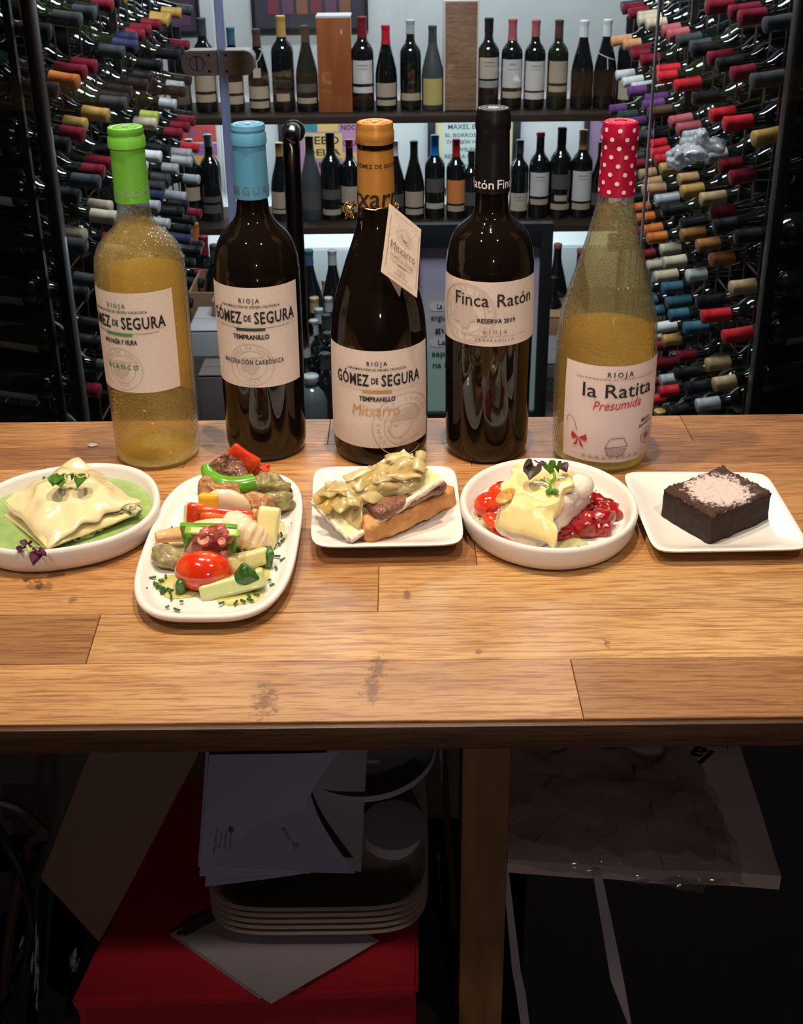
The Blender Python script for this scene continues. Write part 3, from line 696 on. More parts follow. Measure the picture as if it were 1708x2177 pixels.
# hang tag on a gold wire
zt = vz(B, 434)
M_wire = mat('gold_wire', (0.80, 0.52, 0.18), 0.2, 1.0)
rn = f(zt) + 0.001
bm = bmesh.new(); tube(bm, [(rn * math.sin(2 * math.pi * k / 24), -rn * math.cos(2 * math.pi * k / 24), zt + 0.0006 * math.sin(k)) for k in range(25)], 0.0005, 6)
ring = fin('gold_wire_ring', bm, M_wire, root)
bm = bmesh.new(); random.seed(3)
pts = [(-rn, 0, zt)]
for k in range(26): pts.append((-rn - 0.006 - 0.004 * math.sin(k * 1.9), -0.004 + 0.005 * math.cos(k * 2.3), zt - 0.0035 + 0.0065 * math.sin(k * 1.37 + 1)))
tube(bm, spline(pts, 4), 0.00045, 5); fin('wire_knot', bm, M_wire, ring); bm = bmesh.new()
tube(bm, spline([(rn * 0.8, -0.012, zt), (rn + 0.001, -0.015, zt + 0.004), (rn + 0.002, -0.014, zt + 0.001), (rn * 0.9, -0.017, zt - 0.004)], 5), 0.0006, 6)
fin('wire_end', bm, M_wire, ring)
# the folded card: corners taken in the bottle's own frame
inv = (Matrix.Translation((W(810, 950, TZ).x, W(810, 950, TZ).y, TZ)) @ Matrix.Rotation(math.atan2(-W(810, 950, TZ).x, W(810, 950, TZ).y), 4, 'Z')).inverted()
def loc3(px, py, y): return inv @ WY(px, py, y)
ya = Y0 - 0.022
c0, c1, c2, c3 = loc3(829, 433, ya), loc3(896, 489, ya + 0.012), loc3(887, 634, ya - 0.014), loc3(811, 579, ya - 0.026)
def card(name, cs, m, parent):
    bm = bmesh.new(); nrm = (cs[1] - cs[0]).cross(cs[3] - cs[0]).normalized() * 0.0005
    a = [bm.verts.new(c) for c in cs]; b = [bm.verts.new(c + nrm) for c in cs]
    bm.faces.new(a); bm.faces.new(b[::-1])
    for i in range(4): bm.faces.new((a[i], b[i], b[(i + 1) % 4], a[(i + 1) % 4]))
    return fin(name, bm, m, parent, False)
M_card = mat('tag_card', (0.62, 0.51, 0.42), 0.8, bump=0.15, bscale=300)
card('hang_tag', [c0 + Vector((0, 0.001, 0)), c1 + Vector((0, .001, 0)), c2 + Vector((0, .001, 0)), c3 + Vector((0, .001, 0))], M_card, root)
tg = root.children[-1]; tg['label'] = 'folded cream hang tag with printed crest'
d0 = loc3(856, 640, ya - 0.004)
card('back_flap', [c0 + Vector((0.001, 0.004, -0.002)), (c0 + c1) / 2 + Vector((0.002, 0.009, -.004)), d0, c3 + Vector((0.002, 0.008, 0.001))], M_card, tg)
nn = (c1 - c0).cross(c3 - c0).normalized()
if nn.y > 0: nn = -nn
def tmap(u, v, e=0.0009):
    p = c0 + (c1 - c0) * u + (c3 - c0) * v * 1.0 + (c0 + c2 - c1 - c3) * u * v + nn * e; return p
P = Print(); s = 1
def tt(P, t, u, v, w, h, **k):
    vs, fs = text2d(t, 1, k.get('shear', 0)); a = max(p.x for p in vs) - min(p.x for p in vs)
    P.raw([Vector((p.x * w / a, -p.y * h)) for p in vs], fs, u, v); return P
tt(P, 'Mitxarro', 0.50, 0.52, 0.72, 0.16, shear=0); tt(P, 'GÓMEZ DE SEGURA', 0.50, 0.665, 0.66, 0.075)
tt(P, 'RESERVA', 0.50, 0.83, 0.24, 0.04); tt(P, 'RIOJA 2019', 0.50, 0.88, 0.36, 0.045)
P.rect(0.5, 0.735, 0.55, 0.006); P.rect(0.5, 0.745, 0.25, 0.012)
for (x, y, w_, h_) in ((0.5, 0.07, 0.74, 0.005), (0.5, 0.94, 0.74, 0.005), (0.07, 0.5, 0.008, 0.76), (0.93, 0.5, 0.008, 0.76)): P.rect(x, y, w_, h_)
P.lay('tag_print', lambda u, v: tmap(u, v), M_brownink, tg)
P = Print(); P.ring(0, 0, 1, 0.93, 32); P.ring(0, 0, 0.70, 0.66, 32); P.arc_text('GOMEZ DE SEGURA', 0, 0, 0.83, 0.2, 200, -20); P.poly([(-0.4, 0.2), (0, 0.5), (0.45, 0.2), (0.3, -0.3), (0.5, -0.55), (-0.3, -0.55), (-0.15, -0.3), (-0.35, -0.25), (-0.45, 0)])
P.lay('crest', lambda u, v: tmap(0.5 + u * 0.24, 0.28 - v * 0.115), M_emb, tg)

# --- 4: tall black bottle
M_capblack = mat('black_foil', (0.007, 0.0065, 0.0075), 0.38, 0.2)
B = front_bottle((1034, 950), [(403, 34), (420, 35.5), (445, 37), (458, 43), (470, 56), (482, 70), (500, 82), (526, 89.5), (550, 92.5), (573, 93.5), (700, 92.5), (820, 89.5), (900, 87.5), (938, 86)],
                 [(230, 35), (241, 36.5), (247, 38), (271, 38), (276, 36), (300, 36.2), (404, 38.4)],
                 'tallest dark bottle with a matt black capsule and a wide cream reserve label', M_dglass, M_capblack)
root, f, fc, cap, Y0, bp = B
z1, z0 = vz(B, 570), vz(B, 702); A0 = R(2); H = z1 - z0
patch('front_label', f, A0 - 1.48, A0 + 1.44, z0, z1, 0.0004, M_paper, root); lab = root.children[-1]
P = Print(); P.width('Finca', -0.0165, z1 - H * 0.29, 0.029, H * 0.28, off=0.004); P.width('Ratón', 0.0215, z1 - H * 0.29, 0.033, H * 0.28, off=0.004)
P.lay('lettering', wrap(f, 0.0011, A0), M_ink, lab, 0.003)
P = Print(); P.width('RESERVA 2019', 0.005, z0 + H * 0.40, 0.031, H * 0.095, off=0.025); P.lay('lettering', wrap(f, 0.0011, A0), M_ink, lab, 0.003)
P = Print(); P.text('RIOJA', 0.004, z0 + H * 0.225, H * 0.085, space=1.8); P.text('DENOMINACIÓN DE ORIGEN CALIFICADA', 0.004, z0 + H * 0.16, H * 0.038, space=1.5); P.text('TEMPRANILLO', 0.004, z0 + H * 0.10, H * 0.062, space=1.6)
P.lay('lettering', wrap(f, 0.0011, A0), M_brownink, lab, 0.003)
P = Print(); u, v, r = -0.021, z0 + H * 0.49, H * 0.47
P.ring(u, v, r, r * 0.965, 64); P.ring(u, v, r * 0.92, r * 0.90, 64); P.ring(u, v, r * 0.66, r * 0.64, 64); P.arc_text('GOMEZ DE SEGURA', u, v, r * 0.79, r * 0.18, 170, 10); P.arc_text('RIOJA ALAVESA', u, v, r * 0.79, r * 0.18, 200, 340, out=False); P.leaf(u - 0.002, v, r * 0.5)
P.lay('embossed_seal', wrap(f, 0.00085, A0), mat('soft_emboss', (0.58, 0.475, 0.415), 0.8), lab, 0.003)
P = Print(); P.text('Ratón', -0.0115, vz(B, 385), 0.0105, off=0.006); P.text('Finca', 0.0135, vz(B, 385), 0.0105, off=0.006); P.text('Ratón', 0.037, vz(B, 385), 0.0105)
P.lay('foil_lettering', wrap(fc, 0.0003, R(4)), mat('white_print', (0.8, 0.8, 0.8), 0.5), cap, 0.0015)
P = Print(); r = fc(vz(B, 230)); P.ring(0, 0, r * 0.84, r * 0.90, 32); P.ring(0, 0, r * 0.52, r * 0.56, 32); P.arc_text('GOMEZ DE SEGURA', 0, 0, r * 0.70, r * 0.2, 200, -20); P.leaf(0, 0, r * 0.42)
P.lay('top_stamp', lambda u, v: (u, v, vz(B, 230) + 0.0005), mat('silver_grey', (0.5, 0.5, 0.5), 0.3, 0.7), cap)

# --- 5: polka dot capsule, pale wine
M_capred = mat('crimson_foil', (0.42, 0.006, 0.045), 0.35, 0.1)
B = front_bottle((1275, 962), [(405, 35), (423, 37.5), (445, 42.5), (481, 51), (517, 60), (552, 70), (588, 80), (624, 90.5), (650, 97), (675, 102), (700, 104.5), (768, 106), (830, 105), (875, 103.5), (930, 101), (948, 100)],
                 [(258, 36.5), (268, 38.3), (284, 39.2), (298, 39), (303, 37), (312, 37.2), (411, 39.5)],
                 'pale white wine bottle with a red polka dot capsule, rightmost on the counter', M_wineglass, M_capred, M_wine2, 436)
root, f, fc, cap, Y0, bp = B
P = Print(); zt, zb_ = vz(B, 262), vz(B, 409); rc = fc(zb_); k = 0; v = zt - 0.0035
while v > zb_ + 0.001:
    n = 8
    for j in range(n): P.disc((j + 0.5 * (k % 2)) * 2 * math.pi * rc / n - math.pi * rc, v, 0.00175, 14)
    v -= 0.0068; k += 1
P.lay('polka_dots', wrap(lambda z: fc(z), 0.00035, 0), mat('cream_print', (0.80, 0.62, 0.50), 0.5), cap)
P = Print(); r = fc(vz(B, 258)); P.ring(0, 0, r * 0.78, r * 0.82, 32); P.arc_text('LA RATITA', 0, 0, r * 0.6, r * 0.26, 180, 0); P.ring(0, 0, r * 0.4, r * 0.44, 32)
P.lay('top_stamp', lambda u, v: (u, v, vz(B, 258) + 0.0005), mat('pink_print', (0.75, 0.25, 0.28), 0.5), cap)
z1, z0 = vz(B, 738), vz(B, 936); A0 = R(18); H = z1 - z0
patch('front_label', f, A0 - 1.14, A0 + 1.14, z0, z1, 0.0004, M_paperpink, root); lab = root.children[-1]
patch('back_label', f, math.pi - 1.25, math.pi + 1.25, vz(B, 925), vz(B, 700), -0.0010, mat('back_label_tan', (0.85, 0.66, 0.36), 0.8), root)
g = wrap(f, 0.0011, A0)
P = Print(); P.text('RIOJA', 0, z1 - H * 0.085, H * 0.07, space=1.5, off=0.01); P.text('DENOMINACIÓN DE ORIGEN CALIFICADA', 0, z1 - H * 0.13, H * 0.03, space=1.5)
P.width('la', -0.0245, z1 - H * 0.255, 0.0115, H * 0.20, off=0.004); P.width('Ratita', 0.0095, z1 - H * 0.255, 0.043, H * 0.20, off=0.004)
P.text('Blanco', 0.028, z0 + H * 0.41, H * 0.05, rot=0.2, shear=0.2, off=0.02); P.text('Semidulce', 0.028, z0 + H * 0.36, H * 0.045, rot=0.2, shear=0.2, off=0.02)
P.lay('lettering', g, M_ink, lab, 0.003)
P = Print(); P.width('Presumida', -0.001, z1 - H * 0.395, 0.041, H * 0.135, shear=0.35, rot=0.07); P.lay('red_lettering', g, M_redink, lab, 0.003)
P = Print()
# the red bow with a curl of ribbon
bu, bv, s = -0.031, z0 + H * 0.235, 0.0062
for sgn in (-1, 1):
    P.poly([(0, 0), (sgn * 1.0, 0.75), (sgn * 1.15, 0.1), (sgn * 0.95, -0.4)], bu, bv, s); P.poly([(0, 0), (sgn * 0.3, -0.4), (sgn * 0.75, -1.3), (sgn * 0.25, -1.15)], bu, bv, s)
P.lay('red_bow', g, M_redink, lab, 0.003)
P = Print(); P.line([(-0.043, bv + 0.012), (-0.0435, bv + 0.016), (-0.040, bv + 0.0185), (-0.036, bv + 0.015), (-0.033, bv + 0.006)], 0.0005)
for k in range(9):
    x = -0.026 + k * 0.0055; P.line([(x - 0.002, z0 + H * 0.045), (x + 0.003, z0 + H * 0.05)], 0.0003)
    P.line([(x, z0 + H * 0.05), (x - 0.001, z0 + H * 0.085)], 0.0003); P.line([(x, z0 + H * 0.05), (x + 0.0016, z0 + H * 0.08)], 0.0003)
# a wicker basket standing in the grass
P.line([(-0.009, z0 + H * 0.16), (-0.006, z0 + H * 0.07), (0.006, z0 + H * 0.07), (0.010, z0 + H * 0.17), (-0.009, z0 + H * 0.16)], 0.0006)
P.line([(-0.009, z0 + H * 0.16), (-0.005, z0 + H * 0.26), (0.006, z0 + H * 0.26), (0.010, z0 + H * 0.17)], 0.0006)
for k in range(4): P.line([(-0.0085 + k * 0.0004, z0 + H * (0.14 - k * 0.02)), (0.0092 - k * 0.0006, z0 + H * (0.145 - k * 0.02))], 0.0004)
P.ring(0.031, z0 + H * 0.22, H * 0.085, H * 0.078, 32); P.ring(0.031, z0 + H * 0.22, H * 0.05, H * 0.045, 32); P.leaf(0.031, z0 + H * 0.22, H * 0.035)
P.lay('drawn_lines', g, M_brownink, lab, 0.003)
# ------------------------------------------------------------------ cellar: shelf unit, shelf bottles, racks
M_shelf = mat('dark_wenge', (0.028, 0.017, 0.013), 0.45, col2=(0.045, 0.028, 0.02), scale=14, stretch=(0.3, 4, 4))
YS = 4.14
ZS1 = WY(854, 232, YS).z; ZS2 = WY(854, 462, YS).z
sh = empty('shelf_unit', (0, YS, 0), 0, 'dark wall shelf unit carrying two rows of upright wine bottles', 'shelf')
for z in (ZS1, ZS2): box('shelf_board', (0.03, 0.03, z - 0.014), (2.02, 0.30, 0.026), M_shelf, sh, 0.002)
for x in (-0.995, 1.055): box('side_panel', (x, 0.03, 0.9), (0.03, 0.32, 1.8), M_shelf, sh, 0.002)

def sgl(name, c, rough=0.05):
    return mat(name, c, rough, 0.0, coat=0.8)
G_BLACK = sgl('rack_bottle_black', (0.006, 0.008, 0.008)); G_OLIVE = sgl('rack_bottle_olive', (0.012, 0.018, 0.008)); G_SLATE = mat('frosted_slate_glass', (0.06, 0.07, 0.075), 0.35)
CC = {'black': (0.012, 0.012, 0.014), 'darkgrey': (0.05, 0.055, 0.058), 'silver': (0.50, 0.53, 0.55), 'white': (0.75, 0.77, 0.78), 'cream': (0.58, 0.50, 0.36), 'gold': (0.60, 0.36, 0.10), 'palegold': (0.58, 0.42, 0.22),
      'tan': (0.48, 0.29, 0.15), 'orange': (0.62, 0.18, 0.04), 'peach': (0.72, 0.34, 0.16), 'red': (0.55, 0.02, 0.03), 'maroon': (0.20, 0.012, 0.028), 'rose': (0.45, 0.11, 0.12), 'purple': (0.14, 0.05, 0.19),
      'navy': (0.03, 0.035, 0.10), 'blue': (0.045, 0.13, 0.19), 'brightblue': (0.0, 0.22, 0.70), 'brown': (0.10, 0.05, 0.035), 'copper': (0.42, 0.19, 0.06), 'lime': (0.4, 0.45, 0.08), 'pink': (0.62, 0.05, 0.16)}
WORD = {'darkgrey': 'dark grey', 'palegold': 'pale gold', 'brightblue': 'bright blue'}
MET = {'gold', 'palegold', 'silver', 'copper', 'orange'}
CM_ = {k: mat('capsule_' + k, v, 0.36, 0.25 if k in MET else 0.05) for k, v in CC.items()}
LBL = {k: mat('label_' + k, v, 0.75) for k, v in {'cream': (0.50, 0.42, 0.33), 'white': (0.60, 0.57, 0.54), 'grey': (0.30, 0.29, 0.28), 'yellow': (0.50, 0.40, 0.13), 'orange': (0.70, 0.23, 0.06), 'beige': (0.42, 0.33, 0.24), 'dim': (0.08, 0.075, 0.07)}.items()}
M_lprint = mat('label_print', (0.10, 0.08, 0.08), 0.7)
KIND = {'bordeaux': [(0.0, 0.0), (0.034, 0.0), (0.037, 0.004), (0.037, 0.185), (0.0345, 0.200), (0.027, 0.213), (0.018, 0.224), (0.0145, 0.238), (0.0140, 0.286), (0.0150, 0.290), (0.0150, 0.298), (0.0, 0.300)],
        'burgundy': [(0.0, 0.0), (0.037, 0.0), (0.040, 0.005), (0.040, 0.120), (0.0375, 0.145), (0.0310, 0.175), (0.0230, 0.205), (0.0170, 0.230), (0.0145, 0.250), (0.0140, 0.284), (0.0150, 0.288), (0.0150, 0.296), (0.0, 0.298)]}
MESH = {}
def kmesh(kind):
    if kind not in MESH:
        bm = bmesh.new(); lathe(bm, KIND[kind], 20); bmesh.ops.recalc_face_normals(bm, faces=bm.faces)
        me = bpy.data.meshes.new('glass'); bm.to_mesh(me); bm.free()
        me.polygons.foreach_set('use_smooth', [True] * len(me.polygons)); me.set_sharp_from_angle(angle=R(50)); me.materials.append(G_BLACK)
        fr = rad(KIND[kind][1:])
        MESH[kind] = (me, fr)
    return MESH[kind]
def capmesh(kind, length):
    key = (kind, 'cap', length)
    if key not in MESH:
        fr = kmesh(kind)[1]; top = KIND[kind][-1][1]; bm = bmesh.new(); e = 0.0008
        pr = [(0, top + e), (0.0130, top + e), (0.0155, top - 0.001), (0.0158, top - 0.010), (0.0152, top - 0.011)]
        z = top - 0.02
        while z > top - length: pr.append((fr(z) + e, z)); z -= 0.012
        pr.append((fr(top - length) + e, top - length)); pr.append((fr(top - length) - 0.001, top - length))
        lathe(bm, pr, 20); bmesh.ops.recalc_face_normals(bm, faces=bm.faces)
        me = bpy.data.meshes.new('capsule'); bm.to_mesh(me); bm.free()
        me.polygons.foreach_set('use_smooth', [True] * len(me.polygons)); me.set_sharp_from_angle(angle=R(40)); me.materials.append(CM_['black'])
        MESH[key] = me
    return MESH[key]
def labmesh(kind, z0, z1, hw, a=0.0):
    key = (kind, 'lab', z0, z1, hw, a)
    if key not in MESH:
        fr = kmesh(kind)[1]; bm = bmesh.new(); g = []; n = 12
        for i in range(n + 1):
            t = a - hw + 2 * hw * i / n; g.append([bm.verts.new((math.sin(t) * (fr(z) + 0.0006), -math.cos(t) * (fr(z) + 0.0006), z)) for z in (z0, z1)])
        for i in range(n): bm.faces.new((g[i][0], g[i + 1][0], g[i + 1][1], g[i][1]))
        me = bpy.data.meshes.new('paper_label'); bm.to_mesh(me); bm.free(); me.materials.append(LBL['cream'])
        me.polygons.foreach_set('use_smooth', [True] * len(me.polygons)); MESH[key] = me
    return MESH[key]
def small_bottle(loc, capc, label, group=None, kind='bordeaux', glass=None, labs=(), caplen=0.055, rot=(0, 0, 0), sc=1.0, words=None, cat='bottle'):
    r = empty('wine_bottle', loc, 0, label, cat, group); r.rotation_euler = rot; r.scale = (sc, sc, sc)
    g = link('glass', kmesh(kind)[0], glass or G_BLACK, r)
    c = link('capsule', capmesh(kind, caplen), CM_[capc], r)
    for (z0, z1, lm, hw) in labs:
        l = link('paper_label', labmesh(kind, z0, z1, hw), LBL[lm], r)
        if words and z1 - z0 > 0.05:
            P = Print(); zz = z1 - 0.016
            for t, h in words: P.width(t, 0, zz, 0.034 if len(t) > 5 else 0.024, h); zz -= h + 0.005
            P.lay('lettering', wrap(kmesh(kind)[1], 0.0012), M_lprint, l, 0.006)
    return r
# --- upright bottles on the top shelf: (centre px, top px, capsule, kind, glass, labels, length of capsule, description)
F = 'bordeaux'; BU = 'burgundy'
std = [(0.085, 0.155, 'beige', 1.05), (0.045, 0.075, 'beige', 1.0)]
top = [(380, 55, 'black', F, None, [(0.03, 0.10, 'dim', 1.1)], .06, 'dark bottle with a near black label, leftmost on the top shelf'),
       (433, 38, 'darkgrey', F, None, [(0.07, 0.14, 'beige', 1.1), (0.035, 0.06, 'beige', 1.1)], .055, 'bottle with pale striped neck and cream label behind the door hinge'),
       (494, 58, 'blue', F, None, [(0.07, 0.11, 'beige', 1.1), (0.03, 0.06, 'beige', 1.1)], .06, 'bottle with pale blue grey cap half hidden by the steel hinge'),
       (548, 60, 'brown', BU, None, [(0.05, 0.095, 'beige', 1.1), (0.015, 0.04, 'rose' if 0 else 'beige', 1.1)], .06, 'sloping bottle with white cord and tag round its neck on the top shelf'),
       (600, 33, 'gold', F, None, [(0.035, 0.06, 'beige', .6)], .065, 'dark bottle with a tall gold capsule on the top shelf'),
       (651, 53, 'brown', BU, None, [(0.07, 0.10, 'dim', 1.1), (0.03, 0.05, 'beige', 1.0)], .055, 'brown necked sloping bottle left of the orange box'),
       (771, 35, 'maroon', F, None, [(0.09, 0.165, 'white', 1.0), (0.06, 0.08, 'white', 1.0)], .065, 'maroon capped bottle with white label right of the orange box'),
       (821, 52, 'red', BU, None, [(0.05, 0.10, 'beige', 1.05), (0.02, 0.04, 'beige', 1.0)], .065, 'dark red capped sloping bottle with low cream label on top shelf'),
       (873, 42, 'silver', F, None, [(0.035, 0.06, 'beige', 1.0)], .045, 'dark bottle with short silver capsule on the top shelf'),
       (920, 53, 'darkgrey', BU, G_SLATE, [(0.02, 0.115, 'yellow', 1.0)], .055, 'frosted grey bottle with yellow label left of the tall pale wooden box'),
       (1039, 38, 'black', F, None, [(0.105, 0.175, 'cream', 1.0), (0.075, 0.098, 'grey', 1.0)], .045, 'bottle with cream crested label right of the tall pale wooden box'),
       (1089, 40, 'rose', F, None, [(0.075, 0.17, 'white', 1.05), (0.04, 0.062, 'beige', 1.0)], .07, 'rose red capped bottle with white CARO label on the top shelf'),
       (1138, 42, 'rose', F, None, [(0.065, 0.165, 'white', 1.1), (0.035, 0.058, 'white', 1.1)], .055, 'bottle with dusty pink neck and broad white label on the top shelf'),
       (1187, 42, 'brown', F, G_OLIVE, [(0.09, 0.165, 'beige', 1.0), (0.06, 0.08, 'beige', 1.0)], .06, 'olive glass bottle with high beige label on the top shelf'),
       (1240, 42, 'white', BU, None, [], .055, 'unlabelled sloping bottle with white capsule, left one of the two'),
       (1289, 40, 'white', BU, None, [], .055, 'sloping white capped bottle with a white cord across its shoulder'),
       (1337, 35, 'black', F, None, [(0.03, 0.12, 'cream', 1.0)], .05, 'black capped bottle at the right end of the top shelf')]
mid = [(396, 296, 'silver', F, None, [(0.08, 0.13, 'beige', 1.0)], .06, 'silver capped bottle at the left end of the middle shelf'),
       (438, 286, 'silver', F, None, [(0.03, 0.06, 'dim', 1.0), (0.07, 0.09, 'dim', 1.0)], .04, 'dark labelled bottle with short silver capsule on middle shelf, left of the door edge'),
       (590, 302, 'gold', BU, None, [(0.05, 0.115, 'beige', 1.0), (0.03, 0.045, 'beige', 1.0)], .05, 'gold capped bottle with beige label left of the black bow handle'),
       (655, 288, 'darkgrey', BU, G_SLATE, [(0.04, 0.11, 'dim', 1.0)], .06, 'frosted grey sloping bottle right of the black bow handle'),
       (700, 282, 'black', F, None, [(0.075, 0.11, 'dim', 1.0), (0.02, 0.04, 'beige', 1.0)], .06, 'bottle with black crested label on the middle shelf'),
       (741, 296, 'pink', F, None, [(0.065, 0.13, 'beige', 1.1), (0.03, 0.055, 'beige', 1.1)], .03, 'pink topped bottle with beige label behind the hanging tag bottle'),
       (838, 298, 'white', BU, None, [(0.05, 0.1, 'dim', 1.0)], .055, 'white capped bottle half hidden behind the gold foil neck'),
       (880, 298, 'black', BU, None, [(0.05, 0.11, 'beige', 1.0), (0.02, 0.042, 'beige', 1.0)], .05, 'slim sloping black bottle with beige label on the middle shelf'),
       (925, 287, 'brightblue', F, None, [(0.1, 0.15, 'dim', 1.0), (0.04, 0.06, 'cream', 1.0)], .07, 'bottle with a bright blue capsule on the middle shelf'),
       (971, 295, 'red', F, None, [(0.06, 0.15, 'orange', 1.05), (0.03, 0.052, 'beige', 1.0)], .065, 'red capped bottle with a bright orange label'),
       (1004, 320, 'black', F, None, [(0.06, 0.12, 'dim', 1.0)], .05, 'dark bottle half hidden behind the tall black bottle neck'),
       (1108, 297, 'darkgrey', F, None, [(0.03, 0.10, 'cream', 1.0)], .05, 'low bottle with square cream label right of the tall black bottle neck'),
       (1152, 281, 'pink', F, None, [(0.08, 0.165, 'white', 1.05), (0.05, 0.07, 'beige', 1.0)], .015, 'pink topped bottle with large white label on the middle shelf'),
       (1198, 271, 'black', F, None, [(0.1, 0.15, 'dim', 1.0), (0.06, 0.08, 'beige', .6), (0.03, 0.05, 'beige', 1.0)], .06, 'bottle with black label and small cream strips on the middle shelf'),
       (1244, 276, 'tan', F, None, [(0.06, 0.165, 'white', 1.05), (0.03, 0.052, 'beige', 1.0)], .065, 'tan necked bottle with tall white label on the middle shelf'),
       (1284, 300, 'black', BU, None, [(0.05, 0.1, 'dim', 1.0)], .05, 'dark bottle at the right end of the middle shelf behind the polka dot capsule')]
for row, z in ((top, ZS1), (mid, ZS2)):
    for px, py, cc_, kd, gl, lb, cl, ds in row:
        p = WY(px, 300, YS); x = WY(px, (py + 200) / 2, YS).x
        h = WY(px, py, YS).z - z; sc = h / 0.30
        wd = [('CARO', 0.012), ('BLANC DE NOIR', 0.005)] if 'CARO' in ds else ([('RIBERA', 0.006), ('CRIANZA', 0.004)] if any(b[2] in ('white', 'cream') for b in lb) else None)
        b = small_bottle((x, YS, z), cc_, ds, 'upright bottles on the wall shelf', kd, gl, lb, cl, sc=sc, words=wd)
        if 'cord' in ds:
            bm = bmesh.new(); fr = kmesh(kd)[1]
            if 'tag' in ds:
                tube(bm, spline([(-0.020, -0.012, 0.225), (0, -0.027, 0.185), (0.02, -0.022, 0.22), (0.01, -0.020, 0.23)], 5), 0.0018, 5); tube(bm, [(0, -0.028, 0.187), (0, -0.038, 0.16)], 0.0015, 5)
                t = box('card_tag', (0, -0.041, 0.145), (0.028, 0.001, 0.035), LBL['cream'], b)
            else:
                tube(bm, [((fr(0.175 - 0.012 * math.sin(a)) + 0.001) * math.sin(a), -(fr(0.175 - 0.012 * math.sin(a)) + 0.001) * math.cos(a), 0.175 - 0.012 * math.sin(a)) for a in [2 * math.pi * k / 16 for k in range(17)]], 0.0016, 5)
                tube(bm, [(0, -0.033, 0.175), (0.002, -0.040, 0.135)], 0.0016, 5)
            fin('cord', bm, mat('white_cord', (0.7, 0.7, 0.7), 0.8), b)
# boxes on the top shelf
M_boxo = mat('orange_varnish', (0.30, 0.085, 0.025), 0.25, coat=0.6, col2=(0.36, 0.11, 0.035), scale=8, stretch=(4, 4, .5))
M_boxw = wood_mat('pale_box_wood', (0.34, 0.20, 0.125), (0.27, 0.155, 0.095), objcol=False, gs=1.3)
def tallbox(pxl, pxr, pyt, m, label, lidm):
    x0, x1 = WY(pxl, 150, YS - 0.05).x, WY(pxr, 150, YS - 0.05).x; h = WY(850, pyt, YS - 0.05).z - ZS1
    r = empty('wine_box', ((x0 + x1) / 2, YS, ZS1), 0, label, 'box'); w = x1 - x0
    if lidm: box('carton', (0, 0, h / 2 - 0.004), (w, 0.1, h - 0.008), m, r, 0.002); box('lid', (0, 0, h - 0.004), (w + 0.002, 0.102, 0.008), lidm, r, 0.001)
    else:
        box('front_board', (0, -0.047, h / 2), (w - 0.010, 0.006, h - 0.008), m, r, 0.001)
        for sx in (-1, 1): box('side_board', (sx * (w / 2 - 0.002), 0, h / 2), (0.006, 0.1, h), M_boxlight, r, 0.001)
        box('end_board', (0, 0, h - 0.003), (w - 0.010, 0.1, 0.006), M_boxlight, r, 0.001); box('end_board', (0, 0, 0.004), (w - 0.010, 0.088, 0.006), M_boxlight, r, 0.001)
        box('back_board', (0, 0.047, h / 2), (w - 0.010, 0.006, h - 0.012), m, r, 0.001)
        P = Print(); P.text('TM', 0, 0.01, 0.016); P.text('MMX', 0, -0.008, 0.012)
        P.lay('burned_mark', lambda u, v: (w * 0.28 + u, -0.0505, 0.045 + v), M_lprint, r)
M_boxlight = mat('planed_edge', (0.62, 0.55, 0.47), 0.6)
tallbox(676, 748, 32, M_boxo, 'varnished orange brown upright wine box with pale lid on the top shelf', mat('pale_lid', (0.55, 0.55, 0.54), 0.6))
tallbox(944, 1017, 2, M_boxw, 'tallest pale wooden wine box standing on the top shelf', None)
# left mixed: second gold bottle behind
# --- posters on the wall behind
def poster(pxl, pxr, pyt, pyb, base, frame, label, blocks=(), words=(), ink=M_ink, y=YW - 0.012, fr=0.0):
    x0, x1 = WY(pxl, 300, y).x, WY(pxr, 300, y).x; z1, z0 = WY(850, pyt, y).z, WY(850, pyb, y).z
    r = empty('wall_poster', ((x0 + x1) / 2, y, (z0 + z1) / 2), 0, label, 'poster'); w, h = x1 - x0, z1 - z0
    box('print_sheet', (0, 0, 0), (w, 0.004, h), base, r)
    if fr:
        for sx in (-1, 1): box('frame_bar', (sx * (w / 2 + fr / 2), -0.004, 0), (fr, 0.02, h + 2 * fr), frame, r, 0.001)
        for sz in (-1, 1): box('frame_bar', (0, -0.004, sz * (h / 2 + fr / 2)), (w, 0.02, fr), frame, r, 0.001)
    for (u0, v0, u1, v1, m) in blocks:
        P = Print(); P.rect((u0 + u1) / 2 * w - w / 2, (v0 + v1) / 2 * h - h / 2, (u1 - u0) * w, (v1 - v0) * h); P.lay('printed_block', lambda a, b: (a, -0.0028, b), m, r)
    if words:
        P = Print()
        for t, u, v, ww, hh in words: P.width(t, (u - 0.5) * w, (v - 0.5) * h, ww * w, hh * h, off=0.015)
        P.lay('lettering', lambda a, b: (a, -0.0034, b), ink, r)
    return r
pm = lambda n, c: mat('poster_' + n, c, 0.6)
M_fr = mat('black_frame', (0.012, 0.013, 0.016), 0.4)
poster(385, 461, 238, 345, pm('white', (0.62, 0.66, 0.70)), None, 'festival poster with red blue and violet blocks, left behind the silver capped bottle',
       [(0, .0, 1, .18, pm('orange', (.7, .35, .06))), (0, .18, .4, .42, pm('blue', (.1, .2, .5))), (.4, .18, 1, .42, pm('violet', (.35, .12, .32))), (0, .45, 1, .78, pm('red', (.55, .06, .05)))],
       [('CALAMIDADES', .5, .9, .8, .09), ('W A', .5, .62, .7, .2), ('Y C', .4, .3, .6, .16)], pm('deepblue', (.05, .12, .3)))
